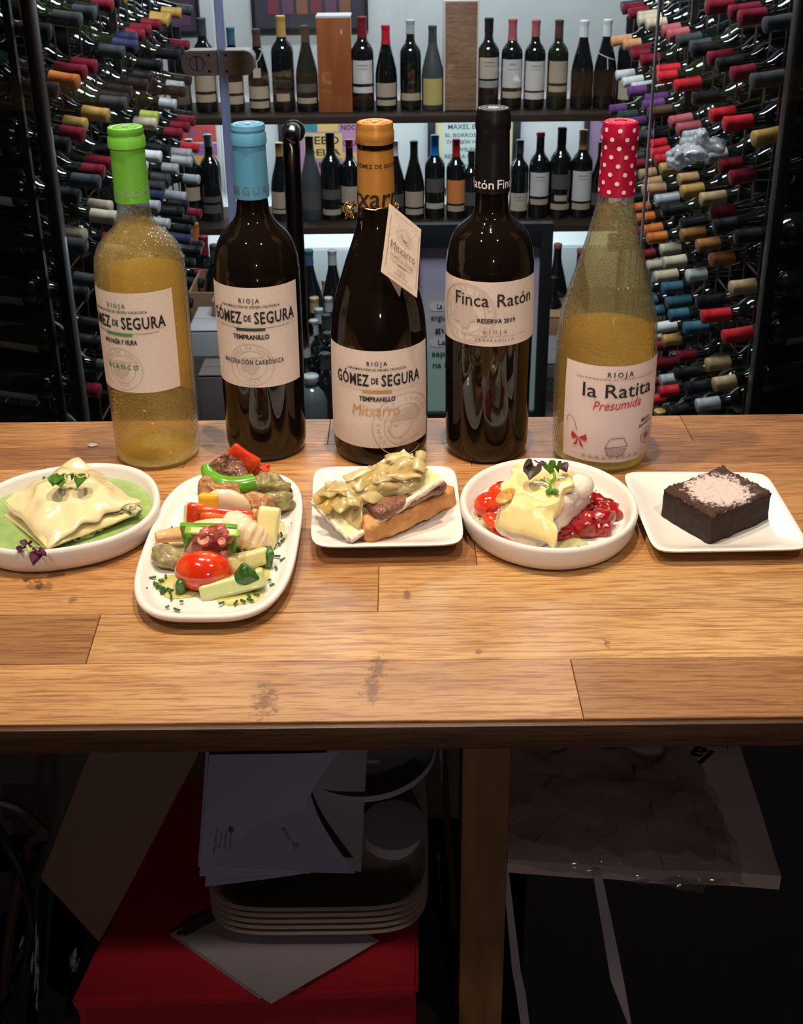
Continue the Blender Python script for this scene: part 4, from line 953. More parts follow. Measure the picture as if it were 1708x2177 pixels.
poster(604, 776, 243, 400, pm('mauve', (.36, .17, .28)), M_fr, 'framed festival poster of pink yellow and teal lettered tiles behind the bow handle',
       [(0.25, .78, .42, 1, pm('teal', (.03, .16, .20))), (.42, .78, .68, 1, pm('mustard', (.55, .36, .12))), (.25, .42, .72, .76, pm('mustard', (.55, .36, .12))), (.72, .1, 1, .5, pm('apricot', (.6, .3, .14))), (0, .0, .3, .3, pm('apricot', (.6, .3, .14)))],
       [('KARO', .12, .93, .2, .1), ('TODO', .12, .82, .2, .09), ('LA NUIT', .54, .92, .2, .08), ('COSMA', .85, .93, .26, .09), ('NOCHE', .85, .83, .28, .09), ('BEBO', .48, .66, .4, .15), ('DELIA', .48, .5, .42, .12), ('OCTUBRE', .85, .62, .24, .1), ('FRESCO', .5, .33, .4, .1), ('AZUL', .86, .3, .22, .1)], fr=0.02)
poster(926, 1090, 240, 400, pm('paleyellow', (.58, .56, .30)), M_fr, 'framed pale concert poster with grey lettering and yellow edges, mid shelf',
       [(.1, .05, .86, .98, pm('mint', (.48, .56, .52)))],
       [('SIDONIE', .45, .93, .5, .1), ('MAXEL ERENT', .45, .81, .58, .09), ('EL BORROSO NEN', .45, .7, .64, .07), ('THE NEW HUNTER', .45, .61, .62, .07), ('WILD O', .45, .51, .35, .07), ('RESPIRA UN POLAR', .45, .42, .66, .08), ('ESTADO VERANO', .45, .3, .5, .05), ('START', .45, .2, .3, .07)], pm('greyink', (.08, .10, .14)), fr=0.03)
poster(1252, 1345, 236, 400, pm('lilac', (.33, .22, .36)), M_fr, 'lilac event poster with dark lettering behind the polka dot capsule',
       [], [('LA FIESTA', .55, .86, .6, .1), ('BLANCA', .5, .72, .5, .08), ('RIOJA', .5, .6, .5, .08), ('ABRIL', .5, .48, .5, .08)], pm('violetink', (.10, .06, .2)), fr=0.02)
poster(300, 440, -60, 60, pm('darkplum', (.055, .035, .06)), M_fr, 'dark plum picture on the wall above the left end of the shelf', [(.1, .1, .9, .5, pm('plum2', (.12, .05, .1)))], fr=0.01)
poster(558, 782, -60, 56, pm('darkgrey2', (.035, .035, .045)), M_fr, 'dark framed picture on the wall above the orange box',
       [(.12 + .13 * k, .25, .22 + .13 * k, .55, pm('wine%d' % (k % 3), [(.16, .03, .05), (.12, .05, .1), (.2, .08, .05)][k % 3])) for k in range(6)], [('VINOS DE LA TIERRA', .5, .7, .7, .08)], pm('pinkink', (.3, .15, .2)), fr=0.012)

# --- wire racks of bottles lying along both sides
SR = [(245,270,'peach'),(330,290,'maroon'),(370,340,'maroon'),(425,400,'maroon'),(470,410,'peach'),(640,470,'red'),(770,530,'red'),(860,580,'orange'),(960,600,'orange'),(1000,670,'black'),(1100,720,'black'),(1230,760,'maroon'),(1320,820,'maroon'),(470,50,'cream'),(640,150,'rose'),(820,190,'maroon'),(900,230,'maroon'),(1250,330,'darkgrey'),(1450,420,'darkgrey'),(1550,40,'silver'),(240,540,'white'),(380,560,'maroon'),(430,620,'red'),(540,660,'red'),(610,710,'red'),(290,770,'purple'),(350,800,'purple'),(380,860,'purple'),(450,900,'brown'),(660,780,'black'),(760,800,'black'),(840,890,'black'),(980,930,'red'),(1050,980,'red'),(1060,1050,'gold'),(1170,1110,'gold'),(1240,1190,'gold'),(650,1000,'rose'),(670,1070,'silver'),(760,1130,'silver'),(480,1240,'red'),(560,1330,'gold'),(430,1410,'tan'),(650,1390,'tan'),(760,1430,'gold'),(840,1500,'palegold'),(550,1510,'silver'),(580,1570,'silver'),(620,1640,'black'),(900,1580,'maroon'),(950,1640,'maroon'),(1040,1340,'maroon'),(1150,1410,'maroon'),(1130,1500,'black'),(1250,1580,'black'),(400,1640,'orange'),(450,1690,'orange'),(490,1760,'orange'),(1060,1750,'black'),
      (450,1840,'orange'),(480,1900,'orange'),(540,2000,'cream'),(540,2070,'cream'),(630,2130,'white'),(800,1950,'copper'),(760,2220,'silver'),(900,2060,'copper'),(940,2120,'brown'),(1010,2210,'palegold'),(1100,1900,'black'),(1100,1980,'black'),(630,2310,'blue'),(680,2440,'blue'),(790,2500,'blue'),(820,2610,'blue'),(830,2320,'black'),(860,2400,'black'),(1190,2350,'tan'),(1260,2430,'tan'),(950,2540,'red'),(1000,2640,'red'),(600,2590,'white'),(600,2660,'gold'),(560,2750,'maroon'),(900,2720,'tan'),(990,2850,'palegold'),(1130,2800,'black'),(590,2840,'silver'),(590,2910,'silver'),(750,2910,'black'),(790,3010,'black'),(530,3100,'red'),(570,3180,'black'),(640,3280,'black'),(960,3160,'silver'),(990,3250,'silver'),(1500,600,'black'),(1500,1500,'black'),(1500,2600,'black'),(1400,3000,'black')]
SR = [(1250 + a / 3.73, b / 3.73, c) for a, b, c in SR]
SL = [(450,320,'orange'),(590,260,'maroon'),(610,310,'maroon'),(740,170,'gold'),(900,110,'maroon'),(950,180,'maroon'),(860,30,'gold'),(1020,50,'gold'),(1000,220,'maroon'),(940,260,'silver'),(870,300,'navy'),(840,350,'orange'),(830,430,'black'),(1000,400,'black'),(1000,450,'black'),(970,490,'black'),(720,450,'gold'),(660,500,'red'),(600,540,'red'),(600,590,'gold'),(550,640,'gold'),(840,670,'cream'),(880,620,'cream'),(1050,600,'silver'),(990,650,'lime'),(1000,690,'black'),(700,730,'maroon'),(650,770,'maroon'),(600,820,'maroon'),(570,860,'maroon'),(620,920,'maroon'),(940,800,'maroon'),(1060,770,'maroon'),(1090,830,'red'),(1030,850,'black'),(1000,920,'white'),(1090,950,'silver'),(1060,1000,'darkgrey'),(1040,1050,'darkgrey'),(980,1130,'navy'),(1120,1150,'silver'),(980,1180,'silver'),(1080,1220,'black'),(970,1240,'cream'),(1000,1270,'maroon'),(1130,1280,'black'),(1000,1310,'silver'),(1020,1340,'silver'),(1120,1350,'black'),(640,1090,'darkgrey'),(720,1280,'cream'),(700,1420,'cream'),(640,1480,'darkgrey'),(1060,1340,'silver'),(1060,1380,'silver'),(1180,1390,'black'),(1120,1410,'navy'),(300,150,'black'),(300,500,'black'),(300,900,'black'),(300,1300,'black'),(500,1600,'black'),(500,2000,'black'),(500,2400,'black'),(1150,1600,'black'),(1150,1800,'black'),(300,1700,'black'),(420,700,'black'),(400,1000,'black'),(450,1150,'black')]
SL = [(a / 2.847, b / 2.847, c) for a, b, c in SL]
rnd = random.Random(11)
def rack(side, X0, samples):
    nm = 'left' if side < 0 else 'right'
    ncol = 15; y0, dy = 2.2, 0.098; zrow0, dz = 0.10, 0.1025; nr = 13
    root = empty('bottle_rack', (side * (X0 + 0.16), 2.8, 0), 0, 'tall wire bottle rack full of lying bottles along the %s cellar wall' % nm, 'rack')
    wm = mat('rack_steel', (0.16, 0.12, 0.10), 0.35, 0.8)
    bm = bmesh.new()
    for c in range(ncol + 1):
        for xx in (X0 + 0.085, X0 + 0.27):
            tube(bm, [(side * (xx - X0 - 0.16), y0 + (c - 0.5) * dy - 2.8, 0.0), (side * (xx - X0 - 0.16), y0 + (c - 0.5) * dy - 2.8, 2.0)], 0.0026, 5, False)
    o = fin('upright_rod', bm, wm, root); tag(o, kind='stuff')
    bm = bmesh.new()
    for r in range(nr + 5):
        for xx in (X0 + 0.088, X0 + 0.267): 
            z = zrow0 + r * dz - 0.023
            tube(bm, [(side * (xx - X0 - 0.16), y0 - 0.6 * dy - 2.8, z), (side * (xx - X0 - 0.16), y0 + (ncol - .4) * dy - 2.8, z)], 0.0022, 5, False)
    o = fin('bearer_rod', bm, wm, root); tag(o, kind='stuff')
    for (yy) in (y0 - 0.62 * dy, y0 + 7.5 * dy, y0 + (ncol - .3) * dy):
        for xx in (X0 + 0.075, X0 + 0.28): box('post', (side * (xx - X0 - 0.16), yy - 2.8, 1.0), (0.014, 0.014, 2.0), mat('dark_bronze', (0.03, 0.026, 0.024), 0.35, 0.6), root)
    bm = bmesh.new()
    for r in range(0, nr + 4, 2):
        z = zrow0 + r * dz + 0.05
        for yy in (y0 + 2.5 * dy, y0 + 7.5 * dy, y0 + 12.5 * dy): tube(bm, [(side * -0.075, yy - 2.8, z), (side * 0.11, yy - 2.8, z)], 0.0028, 5)
    o = fin('spacer_rod', bm, wm, root); tag(o, kind='stuff')
    cnt = 0
    for r in range(nr + 2):
        for c in range(ncol):
            y = y0 + c * dy; z = zrow0 + r * dz
            tip = (side * X0, y, z - 0.01); px, py = PX(tip); bx, by = PX((side * (X0 + 0.3), y, z))
            if py < -25 or py > 925: continue
            if side > 0 and px > 1735 or side < 0 and px < -30 and bx < -60: continue
            if rnd.random() < 0.11: continue
            if side > 0 and 1180 < px < 1340 and py > 520: continue
            if side < 0 and 250 < px < 370 and py > 560: continue
            best = min(samples, key=lambda s: (s[0] - px) ** 2 + (s[1] - py) ** 2)
            dd = math.hypot(best[0] - px, best[1] - py)
            capc = best[2] if dd < 34 else rnd.choice(['black', 'black', 'darkgrey', 'maroon', best[2]])
            kd = 'burgundy' if rnd.random() < 0.2 else 'bordeaux'
            L = 0.298; tilt = R(7 + rnd.uniform(-2, 2)); yaw = R(side * 5 + rnd.uniform(-3, 3))
            xx = X0 + rnd.uniform(-0.018, 0.018)
            # neck points to the aisle: the foot of the bottle lies toward the wall
            rot = (Matrix.Rotation(yaw, 3, 'Z') @ Matrix.Rotation(-side * (R(90) + tilt), 3, 'Y') @ Matrix.Rotation(R(-side * 90), 3, 'Z')).to_euler()
            depth = ['nearest the glass', 'in the near half', 'in the far half', 'at the far end'][min(3, c // 4)]
            tier = ['lowest', 'second', 'third', 'fourth', 'fifth', 'sixth', 'seventh', 'eighth', 'ninth', 'tenth', 'eleventh', 'twelfth', 'thirteenth', 'fourteenth', 'topmost'][r]
            lev = 'on the %s tier' % tier
            lb = []
            if rnd.random() < (0.75 if c < 4 else 0.4): lb = [(0.05, 0.18 if c < 5 else 0.14, rnd.choice(['grey', 'dim', 'cream', 'white', 'grey']), 1.3)]
            w_ = WORD.get(capc, capc)
            ordn = ['first', 'second', 'third', 'fourth', 'fifth', 'sixth', 'seventh', 'eighth', 'ninth', 'tenth', 'eleventh', 'twelfth', 'thirteenth', 'fourteenth', 'fifteenth'][c]
            g_ = 'bottles lying in the %s rack' % nm
            small_bottle((side * (xx + L * math.cos(tilt)), y, z + math.sin(tilt) * 0.21 - 0.012), capc, '%s capsuled bottle in the %s rack, %s tier up, %s column from the glass' % (w_, nm, tier, ordn), g_, kd, rnd.choice([G_BLACK, G_BLACK, G_OLIVE]), lb, rnd.choice([.045, .05, .055, .06]), rot=rot)
            cnt += 1
    print('rack', nm, cnt)
rack(1, 0.655, SR)
rack(-1, 0.625, SL)
# crumpled plastic over three bottle necks in the right rack
c = WX(1478, 335, 0.62)
pb = empty('plastic_bag', c, 0, 'crumpled clear plastic bag caught over bottle necks in the right rack', 'bag')
bm = bmesh.new(); 
d = -(CMI @ c).z / FPX
for i, (ox, oy, rx, rz_) in enumerate([(-38, 0, 24, 24), (0, -8, 30, 20), (42, -22, 22, 18), (12, -38, 14, 22)]):
    blob(bm, (ox * d, i * 0.006, -oy * d), (rx * d, 0.03, rz_ * d), 0.45, 42, i + 3, sub=4)
o = fin('film', bm, mat('cloudy_film', (0.62, 0.63, 0.66), 0.18, coat=0.7, bump=0.6, bscale=90, trans=0.35, alpha=0.9), pb, angle=25)
# ------------------------------------------------------------------ things standing on the cellar floor
M_cardb = mat('cardboard', (0.30, 0.17, 0.095), 0.8, col2=(0.34, 0.20, 0.115), scale=30)
M_greybox = mat('grey_print_box', (0.17, 0.155, 0.16), 0.6)
def floor_bottle(px, py, capc, label, glass=None, kind='bordeaux', caplen=0.05, zt=0.30, labs=(), group=None, sc=1.0):
    p = W(px, py, zt * sc if zt == 0.30 else zt)
    return small_bottle((p.x, p.y, (0.0 if zt == 0.30 else zt - 0.30 * sc)), capc, label, group, kind, glass, labs, caplen, sc=sc)
# framed menu board leaning on the back wall between bottles
my = 3.22
x0, x1 = WY(868, 700, my).x, WY(1166, 700, my).x; zt, zb_ = WY(1015, 472, my).z, 0.0
mb = empty('menu_board', ((x0 + x1) / 2, my, 0), 0, 'black framed menu board of violet to mint bands with lettered pills, behind the tall bottle', 'sign')
w_, h_ = x1 - x0, zt
def menugrad():
    m, nt, b = newmat('menu_print'); tc = N(nt, 'ShaderNodeTexCoord'); sp = N(nt, 'ShaderNodeSeparateXYZ'); nt.links.new(tc.outputs['Generated'], sp.inputs[0])
    r = N(nt, 'ShaderNodeValToRGB'); e = r.color_ramp.elements; e[0].position = 0.0; e[0].color = (.42, .62, .52, 1); e[1].position = 0.36; e[1].color = (.46, .62, .55, 1)
    for p, c in ((0.40, (.62, .59, .62, 1)), (0.62, (.55, .52, .57, 1)), (0.70, (.46, .42, .54, 1)), (0.9, (.50, .46, .68, 1))): x = e.new(p); x.color = c
    nt.links.new(sp.outputs[2], r.inputs[0]); nt.links.new(r.outputs[0], b.inputs['Base Color']); b.inputs['Roughness'].default_value = 0.5; return m
fw = 0.035
box('print_panel', (0, 0, h_ / 2), (w_ - 0.05, 0.01, h_ - 0.03), menugrad(), mb)
for sx in (-1, 1): box('frame_bar', (sx * (w_ / 2 - fw / 2), -0.008, h_ / 2), (fw, 0.03, h_), M_fr, mb, 0.002)
box('frame_bar', (0, -0.008, h_ - 0.035), (w_ - 2 * fw, 0.03, 0.07), M_fr, mb, 0.002)
box('frame_bar', (0, -0.008, 0.02), (w_ - 2 * fw, 0.03, 0.04), M_fr, mb, 0.002)
P = Print()
for py, t, wd in ((652, 'La Anguila', .16), (676, 'anguijón de mar', .3), (702, 'guerai', .2), (729, 'La Mar', .14), (753, 'sapalmares', .28), (777, 'na al dente', .26)):
    p = WY(944, py, my - 0.01); P.width(t, p.x - mb.location.x + wd * 0.12, p.z, wd * 0.5, 0.026, off=0.01)
P.lay('lettering', lambda u, v: (u, -0.0065, v), M_ink, mb)
P = Print()
for py, wd in ((652, .12), (729, .12)):
    p = WY(950, py, my - 0.01); u = p.x - mb.location.x + .012
    P.poly([(u + sx * wd * .4 + .015 * math.cos(R(a)), p.z + .015 * math.sin(R(a))) for sx, a0 in ((1, -90), (-1, 90)) for a in range(a0, a0 + 181, 30)])
P.lay('pill_shape', lambda u, v: (u, -0.0058, v), mat('pill_grey', (.72, .70, .73), .6), mb)
# cardboard box and printed grey case right of it
def case(name, pxl, pxr, pyt, y, z0, dep, m, label, cat='box', opened=False):
    a, b = WY(pxl, pyt, y), WY(pxr, pyt, y); h = a.z - z0; w = b.x - a.x
    r = empty(name, ((a.x + b.x) / 2, y + dep / 2, z0), 0, label, cat)
    if opened:
        box('front_wall', (0, -dep / 2, h / 2), (w, 0.006, h), m, r); box('back_wall', (0, dep / 2, h / 2), (w, 0.006, h), m, r)
        for sx in (-1, 1): box('side_wall', (sx * w / 2, 0, h / 2), (0.006, dep, h), m, r)
        box('base', (0, 0, 0.004), (w - .01, dep - .01, 0.006), m, r)
    else:
        box('carton', (0, 0, h / 2 - .002), (w, dep, h - .004), m, r, 0.004)
        for sy in (-1, 1): box('lid_flap', (0, sy * (dep / 4), h + 0.001), (w - 0.004, dep / 2 - 0.003, 0.004), m, r, 0.001)
    return r, w, h
ca, w1, h1 = case('cardboard_box', 1130, 1240, 775, 3.42, 0.0, 0.25, M_greybox, 'grey printed wine case on the floor beside the menu board')
P = Print(); P.text('RIOJA', -w1 * 0.12, h1 * 0.45, 0.03, space=1.6); P.text('DENOMINACIÓN DE ORIGEN', -w1 * 0.1, h1 * 0.3, 0.013, space=1.4); P.lay('lettering', lambda u, v: (u, -0.1257, v), M_ink, ca)
case('cardboard_box', 1126, 1250, 676, 3.72, 0.0, 0.22, M_cardb, 'plain brown cardboard box behind the grey printed wine case')
for px, py, c_, ds in ((1187, 517, 'rose', 'pink topped dark bottle standing right of the menu board'), (1236, 528, 'rose', 'pink topped bottle half hidden behind the pale wine bottle'),):
    p = WY(px, py, 3.95); small_bottle((p.x, 3.95, p.z - 0.30), c_, ds, None, 'burgundy', None, (), 0.014)
p = WY(1172, 575, 3.9); small_bottle((p.x, 3.83, p.z - 0.30), 'black', 'black bottle standing in front of the pink topped ones', None, 'bordeaux', None, (), 0.05)
box_ = empty('low_plinth', (0.62, 3.92, 0), 0, 'dark low plinth under the pink topped bottles', 'plinth')
box('plinth_body', (0, 0, (WY(1187, 517, 3.95).z - 0.302) / 2), (0.34, 0.32, WY(1187, 517, 3.95).z - 0.302), M_shelf, box_, 0.003)
# left: crates and small boxes
ca, w1, h1 = case('cardboard_box', 402, 478, 622, 3.30, 0.14, 0.22, M_cardb, 'open brown cardboard box behind the blue capped bottle', opened=True)
ca, w1, h1 = case('cardboard_box', 452, 500, 640, 3.16, 0.14, 0.12, M_cardb, 'small brown cardboard divider box next to the open box', opened=True)
ca, w1, h1 = case('white_box', 398, 470, 705, 3.05, 0.0, 0.2, mat('white_card', (0.42, 0.42, 0.44), 0.6), 'white carton with a grey side panel left of the blue capped bottle')
P = Print(); P.rect(0, h1 * .5, w1 * .8, h1 * .6); P.lay('side_panel', lambda u, v: (u, -0.1006, v), M_greybox, ca)
ca, w1, h1 = case('cardboard_box', 420, 510, 800, 2.88, 0.0, 0.12, mat('brown_grey_card', (0.16, 0.13, 0.12), 0.7), 'low grey brown carton on the cellar floor')
rk = empty('side_crate', (-0.58, 3.41, 0), 0, 'dark wooden crate on the floor carrying the open cardboard box', 'crate')
for z in (0.03, 0.105): box('crate_board', (0, -0.14, z), (0.30, 0.012, 0.055), M_shelf, rk, 0.001); box('crate_board', (0, 0.14, z), (0.30, 0.012, 0.055), M_shelf, rk, 0.001)
box('crate_top', (0, 0, 0.134), (0.30, 0.30, 0.010), M_shelf, rk)
for px, py, c_, ds, z_ in ((432, 502, 'maroon', 'thick red waxed bottle left of the blue capped bottle', 0.50), (455, 520, 'darkgrey', 'grey capped bottle half behind the red waxed one', 0.50), (412, 474, 'orange', 'orange capped bottle standing behind the lying ones', 0.52)):
    p = W(px, py, z_); small_bottle((p.x, p.y, z_ - 0.30), c_, ds, None, 'bordeaux', None, (), 0.06, sc=1.0)
    s_ = empty('low_stand', (p.x, p.y, 0), 0, 'small dark stand under a %s bottle' % ('red waxed' if c_ == 'maroon' else 'grey capped' if c_ == 'darkgrey' else 'orange capped'), 'stand')
    box('stand_body', (0, 0, (z_ - 0.302) / 2), (0.07, 0.07, z_ - 0.302), M_shelf, s_)
for px, py in ((482, 834), (456, 856)):
    floor_bottle(px, py, 'maroon', 'maroon capped bottle upright on the floor, %s of the two below the white carton' % ('right' if px > 470 else 'left'), zt=0.22)
# middle: bottles on the floor between the blue and the gold capsule
mids = [(656, 530, 'blue', 'black', 'tall bottle with pale cap and striped neck right of the bow handle', 'burgundy', .44), (706, 530, 'silver', None, 'bottle with silver capsule standing farthest behind the gold capped bottle', 'burgundy', .42),
        (693, 594, 'palegold', None, 'bottle with a black and gold capsule among the floor bottles', 'bordeaux', .30), (668, 632, 'palegold', None, 'slim gold labelled bottle among the floor bottles', 'bordeaux', .30)]
for px, py, c_, _, ds, kd, z_ in mids:
    p = W(px, py, z_); small_bottle((p.x, p.y, z_ - 0.30), c_, ds, None, kd, None, (), 0.05)
    if z_ > 0.3:
        s_ = empty('low_stand', (p.x, p.y, 0), 0, 'small dark stand under the %s bottle' % ('striped neck' if px < 700 else 'silver capped'), 'stand'); box('stand_body', (0, 0, (z_ - 0.302) / 2), (0.08, 0.08, z_ - 0.302), M_shelf, s_)
for i, (px, py) in enumerate(((698, 632), (678, 656), (667, 680), (658, 702), (650, 726), (693, 668), (697, 706), (690, 750))):
    floor_bottle(px, py, 'silver' if i < 5 else 'darkgrey', '%s capped bottle, %s in the huddle of floor bottles' % ('silver' if i < 5 else 'dark', ['farthest back', 'second from the back', 'third from the back', 'fourth from the back', 'nearest front', 'back right', 'middle right', 'front right'][i]), sc=0.95, group='floor bottles between the blue and gold capped ones')
# clear jar with a stopper
p = W(661, 800, 0.22); jar = empty('glass_jar', (p.x, p.y, 0), 0, 'grey glass carafe with a clear stopper right of the blue capped bottle', 'carafe')
bm = bmesh.new(); lathe(bm, [(0, 0), (.045, 0), (.048, .004), (.048, .15), (.038, .178), (.02, .19), (.018, .2), (0, .2)], 24); fin('body', bm, mat('grey_glass', (0.10, 0.13, 0.13), 0.15, coat=0.6), jar)
bm = bmesh.new(); lathe(bm, [(0, .2), (.02, .2), (.024, .208), (.024, .222), (.018, .226), (0, .226)], 24); fin('stopper', bm, mat('clear_grey', (0.45, 0.50, 0.52), 0.1, coat=0.8), jar)
# small black grape bunch ornament
p = W(690, 792, 0.18); gb = empty('black_bunch', p, 0, 'bunch of glossy black beads beside the grey carafe', 'ornament')
bm = bmesh.new(); rr_ = random.Random(4)
for k in range(46):
    a = rr_.uniform(0, 6.28); z = rr_.uniform(-.12, .1); q = .045 * (1 - abs(z) * 3); blob(bm, (q * math.cos(a), q * math.sin(a), z), (.012,) * 3, 0, sub=1)
tag(fin('bead', bm, G_BLACK, gb), kind='stuff')
st_ = empty('low_stand', (p.x, p.y, 0), 0, 'thin dark stand holding the bunch of black beads', 'stand'); box('stand_body', (0, 0, (p.z - .125) / 2), (.03, .03, max(.02, p.z - .125)), M_shelf, st_)
# single gold cap bottle low right and wooden case lids near the counter
floor_bottle(1404, 872, 'gold', 'gold capped upright bottle low behind the counter on the right')
# ------------------------------------------------------------------ plates and food
M_china = mat('white_stoneware', (0.78, 0.735, 0.69), 0.38, coat=0.25, bump=0.04, bscale=200)
M_china2 = mat('white_porcelain', (0.78, 0.76, 0.73), 0.15, coat=0.6)
def dish(name, cx, cy, rx, ry, n, rows, m, label, rot=0, seg=96, corner=None):
    """rows: (inset from the rim, height) from the foot centre up the outside, over the rim and in to the centre"""
    r = empty(name, (cx, cy, TZ), rot, label, 'plate')
    bm = bmesh.new(); rings = []
    for ins, z in rows:
        if ins is None: rings.append([bm.verts.new((0, 0, z))]); continue
        ring = []
        for k in range(seg):
            a = 2 * math.pi * k / seg; c, s = math.cos(a), math.sin(a)
            ax, ay = rx - ins, ry - ins
            ex = n if corner is None else n
            if n >= 2: q = (abs(c) ** ex + abs(s) ** ex) ** (-1 / ex); x, y = ax * c * q, ay * s * q
            else: x, y = ax * c, ay * s
            ring.append(bm.verts.new((x, y, z)))
        rings.append(ring)
    for a, b in zip(rings, rings[1:]):
        for k in range(seg):
            k2 = (k + 1) % seg
            if len(a) == 1: bm.faces.new((a[0], b[k2], b[k]))
            elif len(b) == 1: bm.faces.new((a[k], a[k2], b[0]))
            else: bm.faces.new((a[k], a[k2], b[k2], b[k]))
    fin('dish_body', bm, m, r, angle=70); return r
def fitdish(pxl, pxr, pyt, pyb, zr):
    """centre and half sizes of a rim seen between these pixels at height zr"""
    yt, yb = W((pxl + pxr) / 2, pyt, TZ + zr).y, W((pxl + pxr) / 2, pyb, TZ + zr).y
    xl, xr_ = W(pxl, (pyt + pyb) / 2, TZ + zr).x, W(pxr, (pyt + pyb) / 2, TZ + zr).x
    return (xl + xr_) / 2, (yt + yb) / 2, (xr_ - xl) / 2, (yt - yb) / 2
def rows_deep(h, wall=0.005):
    return [(None, 0.0025), (0.016, 0.0025), (0.014, 0.0), (0.010, 0.0), (0.004, 0.003), (0.0015, 0.008), (0.0, h - 0.003), (0.0008, h - 0.0008), (0.0022, h), (0.0040, h - 0.0008), (wall, h - 0.003), (wall + 0.0015, 0.010), (wall + 0.005, 0.0065), (wall + 0.012, 0.0055), (None, 0.0055)]
def rows_flat(h):
    return [(None, 0.002), (0.026, 0.002), (0.024, 0.0), (0.020, 0.0), (0.016, 0.003), (0.004, h - 0.004), (0.0005, h - 0.002), (0.0, h - 0.0006), (0.0012, h), (0.004, h - 0.0006), (0.010, h - 0.003), (0.018, h - 0.0055), (0.03, h - 0.0065), (None, h - 0.0068)]
M_leafg = mat('cress_leaf', (0.10, 0.26, 0.03), 0.4, col2=(0.16, 0.34, 0.05), scale=500)
M_leafp = mat('purple_leaf', (0.10, 0.012, 0.045), 0.4, col2=(0.16, 0.03, 0.08), scale=500)
M_leafd = mat('grey_purple_leaf', (0.10, 0.11, 0.06), 0.4, col2=(0.13, 0.05, 0.08), scale=625)
M_stem = mat('pale_stem', (0.42, 0.50, 0.18), 0.4)
M_chive = mat('chive_green', (0.03, 0.13, 0.02), 0.4)
def leafm(name, base, tip, wd, m, parent, cup=0.002):
    base, tip = Vector(base), Vector(tip); ax = tip - base; s = ax.cross(Vector((0, 0, 1)))
    if s.length < 1e-6: s = Vector((1, 0, 0))
    s.normalize(); bm = bmesh.new(); g = []
    for i in range(7):
        t = i / 6; w_ = wd * math.sin(math.pi * min(1, t * 0.93 + 0.05)) ** 0.65; row = []
        for j in range(-2, 3): row.append(bm.verts.new(base + ax * t + s * (j / 2) * w_ + Vector((0, 0, cup * (j / 2) ** 2 - cup * 2 * (t - 0.5) ** 2))))
        g.append(row)
    for i in range(6):
        for j in range(4): bm.faces.new((g[i][j], g[i + 1][j], g[i + 1][j + 1], g[i][j + 1]))
    bmesh.ops.solidify(bm, geom=bm.faces[:], thickness=0.0004)
    return fin(name, bm, m, parent)
def stem(pts, r, m, parent):
    bm = bmesh.new(); tube(bm, spline(pts, 6), r, 6); return fin('stem', bm, m, parent)
def L(root):
    inv = root.matrix_basis.inverted() if False else (Matrix.Translation(root.location) @ Matrix.Rotation(root.rotation_euler[2], 4, 'Z')).inverted()
    return lambda px, py, z: inv @ W(px, py, TZ + z)

# --- dish 1: deep oval dish, green sauce, stuffed pasta sheets
cx, cy, rx, ry = fitdish(-62, 333, 981, 1181, 0.021)
d1 = dish('oval_dish', cx, cy, rx * 1.0, ry * 0.93, 2.3, rows_deep(0.022, 0.006), M_china, 'deep round white dish of green sauce at the left end of the counter', R(17))
M_sauce = mat('green_sauce', (0.26, 0.40, 0.12), 0.28, col2=(0.33, 0.48, 0.17), scale=112, bump=0.15, bscale=480, coat=0.35)
r1 = empty('green_sauce', (cx, cy, TZ + 0.011), R(17), 'pale green herb sauce filling the left dish', 'sauce')
bm = bmesh.new(); pr = []; seg = 80
cen = bm.verts.new((0, 0, 0.001)); rings = []
for t in (0.25, 0.5, 0.7, 0.85, 0.96, 1.0):
    rg = []
    for k in range(seg):
        a = 2 * math.pi * k / seg; c, s = math.cos(a), math.sin(a); q = (abs(c) ** 2.3 + abs(s) ** 2.3) ** (-1 / 2.3)
        p = Vector(((rx - 0.0068) * c * q * t, (ry * .93 - 0.0068) * s * q * t, 0)); p.z = 0.0008 * fnoise(p, 45, 2) + (0.001 if t > .98 else 0.001); rg.append(bm.verts.new(p))
    rings.append(rg)
for k in range(seg): bm.faces.new((cen, rings[0][k], rings[0][(k + 1) % seg]))
for a, b in zip(rings, rings[1:]):
    for k in range(seg): bm.faces.new((a[k], b[k], b[(k + 1) % seg], a[(k + 1) % seg]))
bt = [bm.verts.new(v.co - Vector((0, 0, 0.003))) for v in rings[-1]]
for k in range(seg): bm.faces.new((rings[-1][k], bt[k], bt[(k + 1) % seg], rings[-1][(k + 1) % seg]))
bm.faces.new(bt[::-1])
fin('sauce_pool', bm, M_sauce, r1)
M_pasta = mat('fresh_pasta', (0.76, 0.60, 0.28), 0.35, coat=0.3, sss=0.25, col2=(0.80, 0.66, 0.34), scale=75)
M_cream = mat('melted_bechamel', (0.84, 0.70, 0.40), 0.22, coat=0.5, sss=0.3, bump=0.12, bscale=420, col2=(0.80, 0.68, 0.42), scale=100)
M_fill = mat('spinach_filling', (0.50, 0.50, 0.28), 0.35, col2=(0.03, 0.08, 0.02), scale=275, lo=0.52, hi=0.6, coat=0.5, bump=0.5, bscale=420)
r1 = empty('stuffed_pasta', W(150, 1090, TZ + 0.014), 0, 'folded lasagne sheets with spinach filling under melted cream in the left dish', 'pasta')
l = L(r1)
l = (lambda o: (lambda px, py, z: W(px, py, TZ + z) - o.location))(r1)
def shp(name, m, fn):
    bm = bmesh.new(); fn(bm); return fin(name, bm, m, r1, angle=60)
shp('pasta_sheet', M_pasta, lambda bm: sheet(bm, [l(8, 1092, .014), l(98, 1166, .0155), l(303, 1086, .016), l(150, 1010, .018)], 20, 0.008, 0.0016, 0.002, 40, 1))
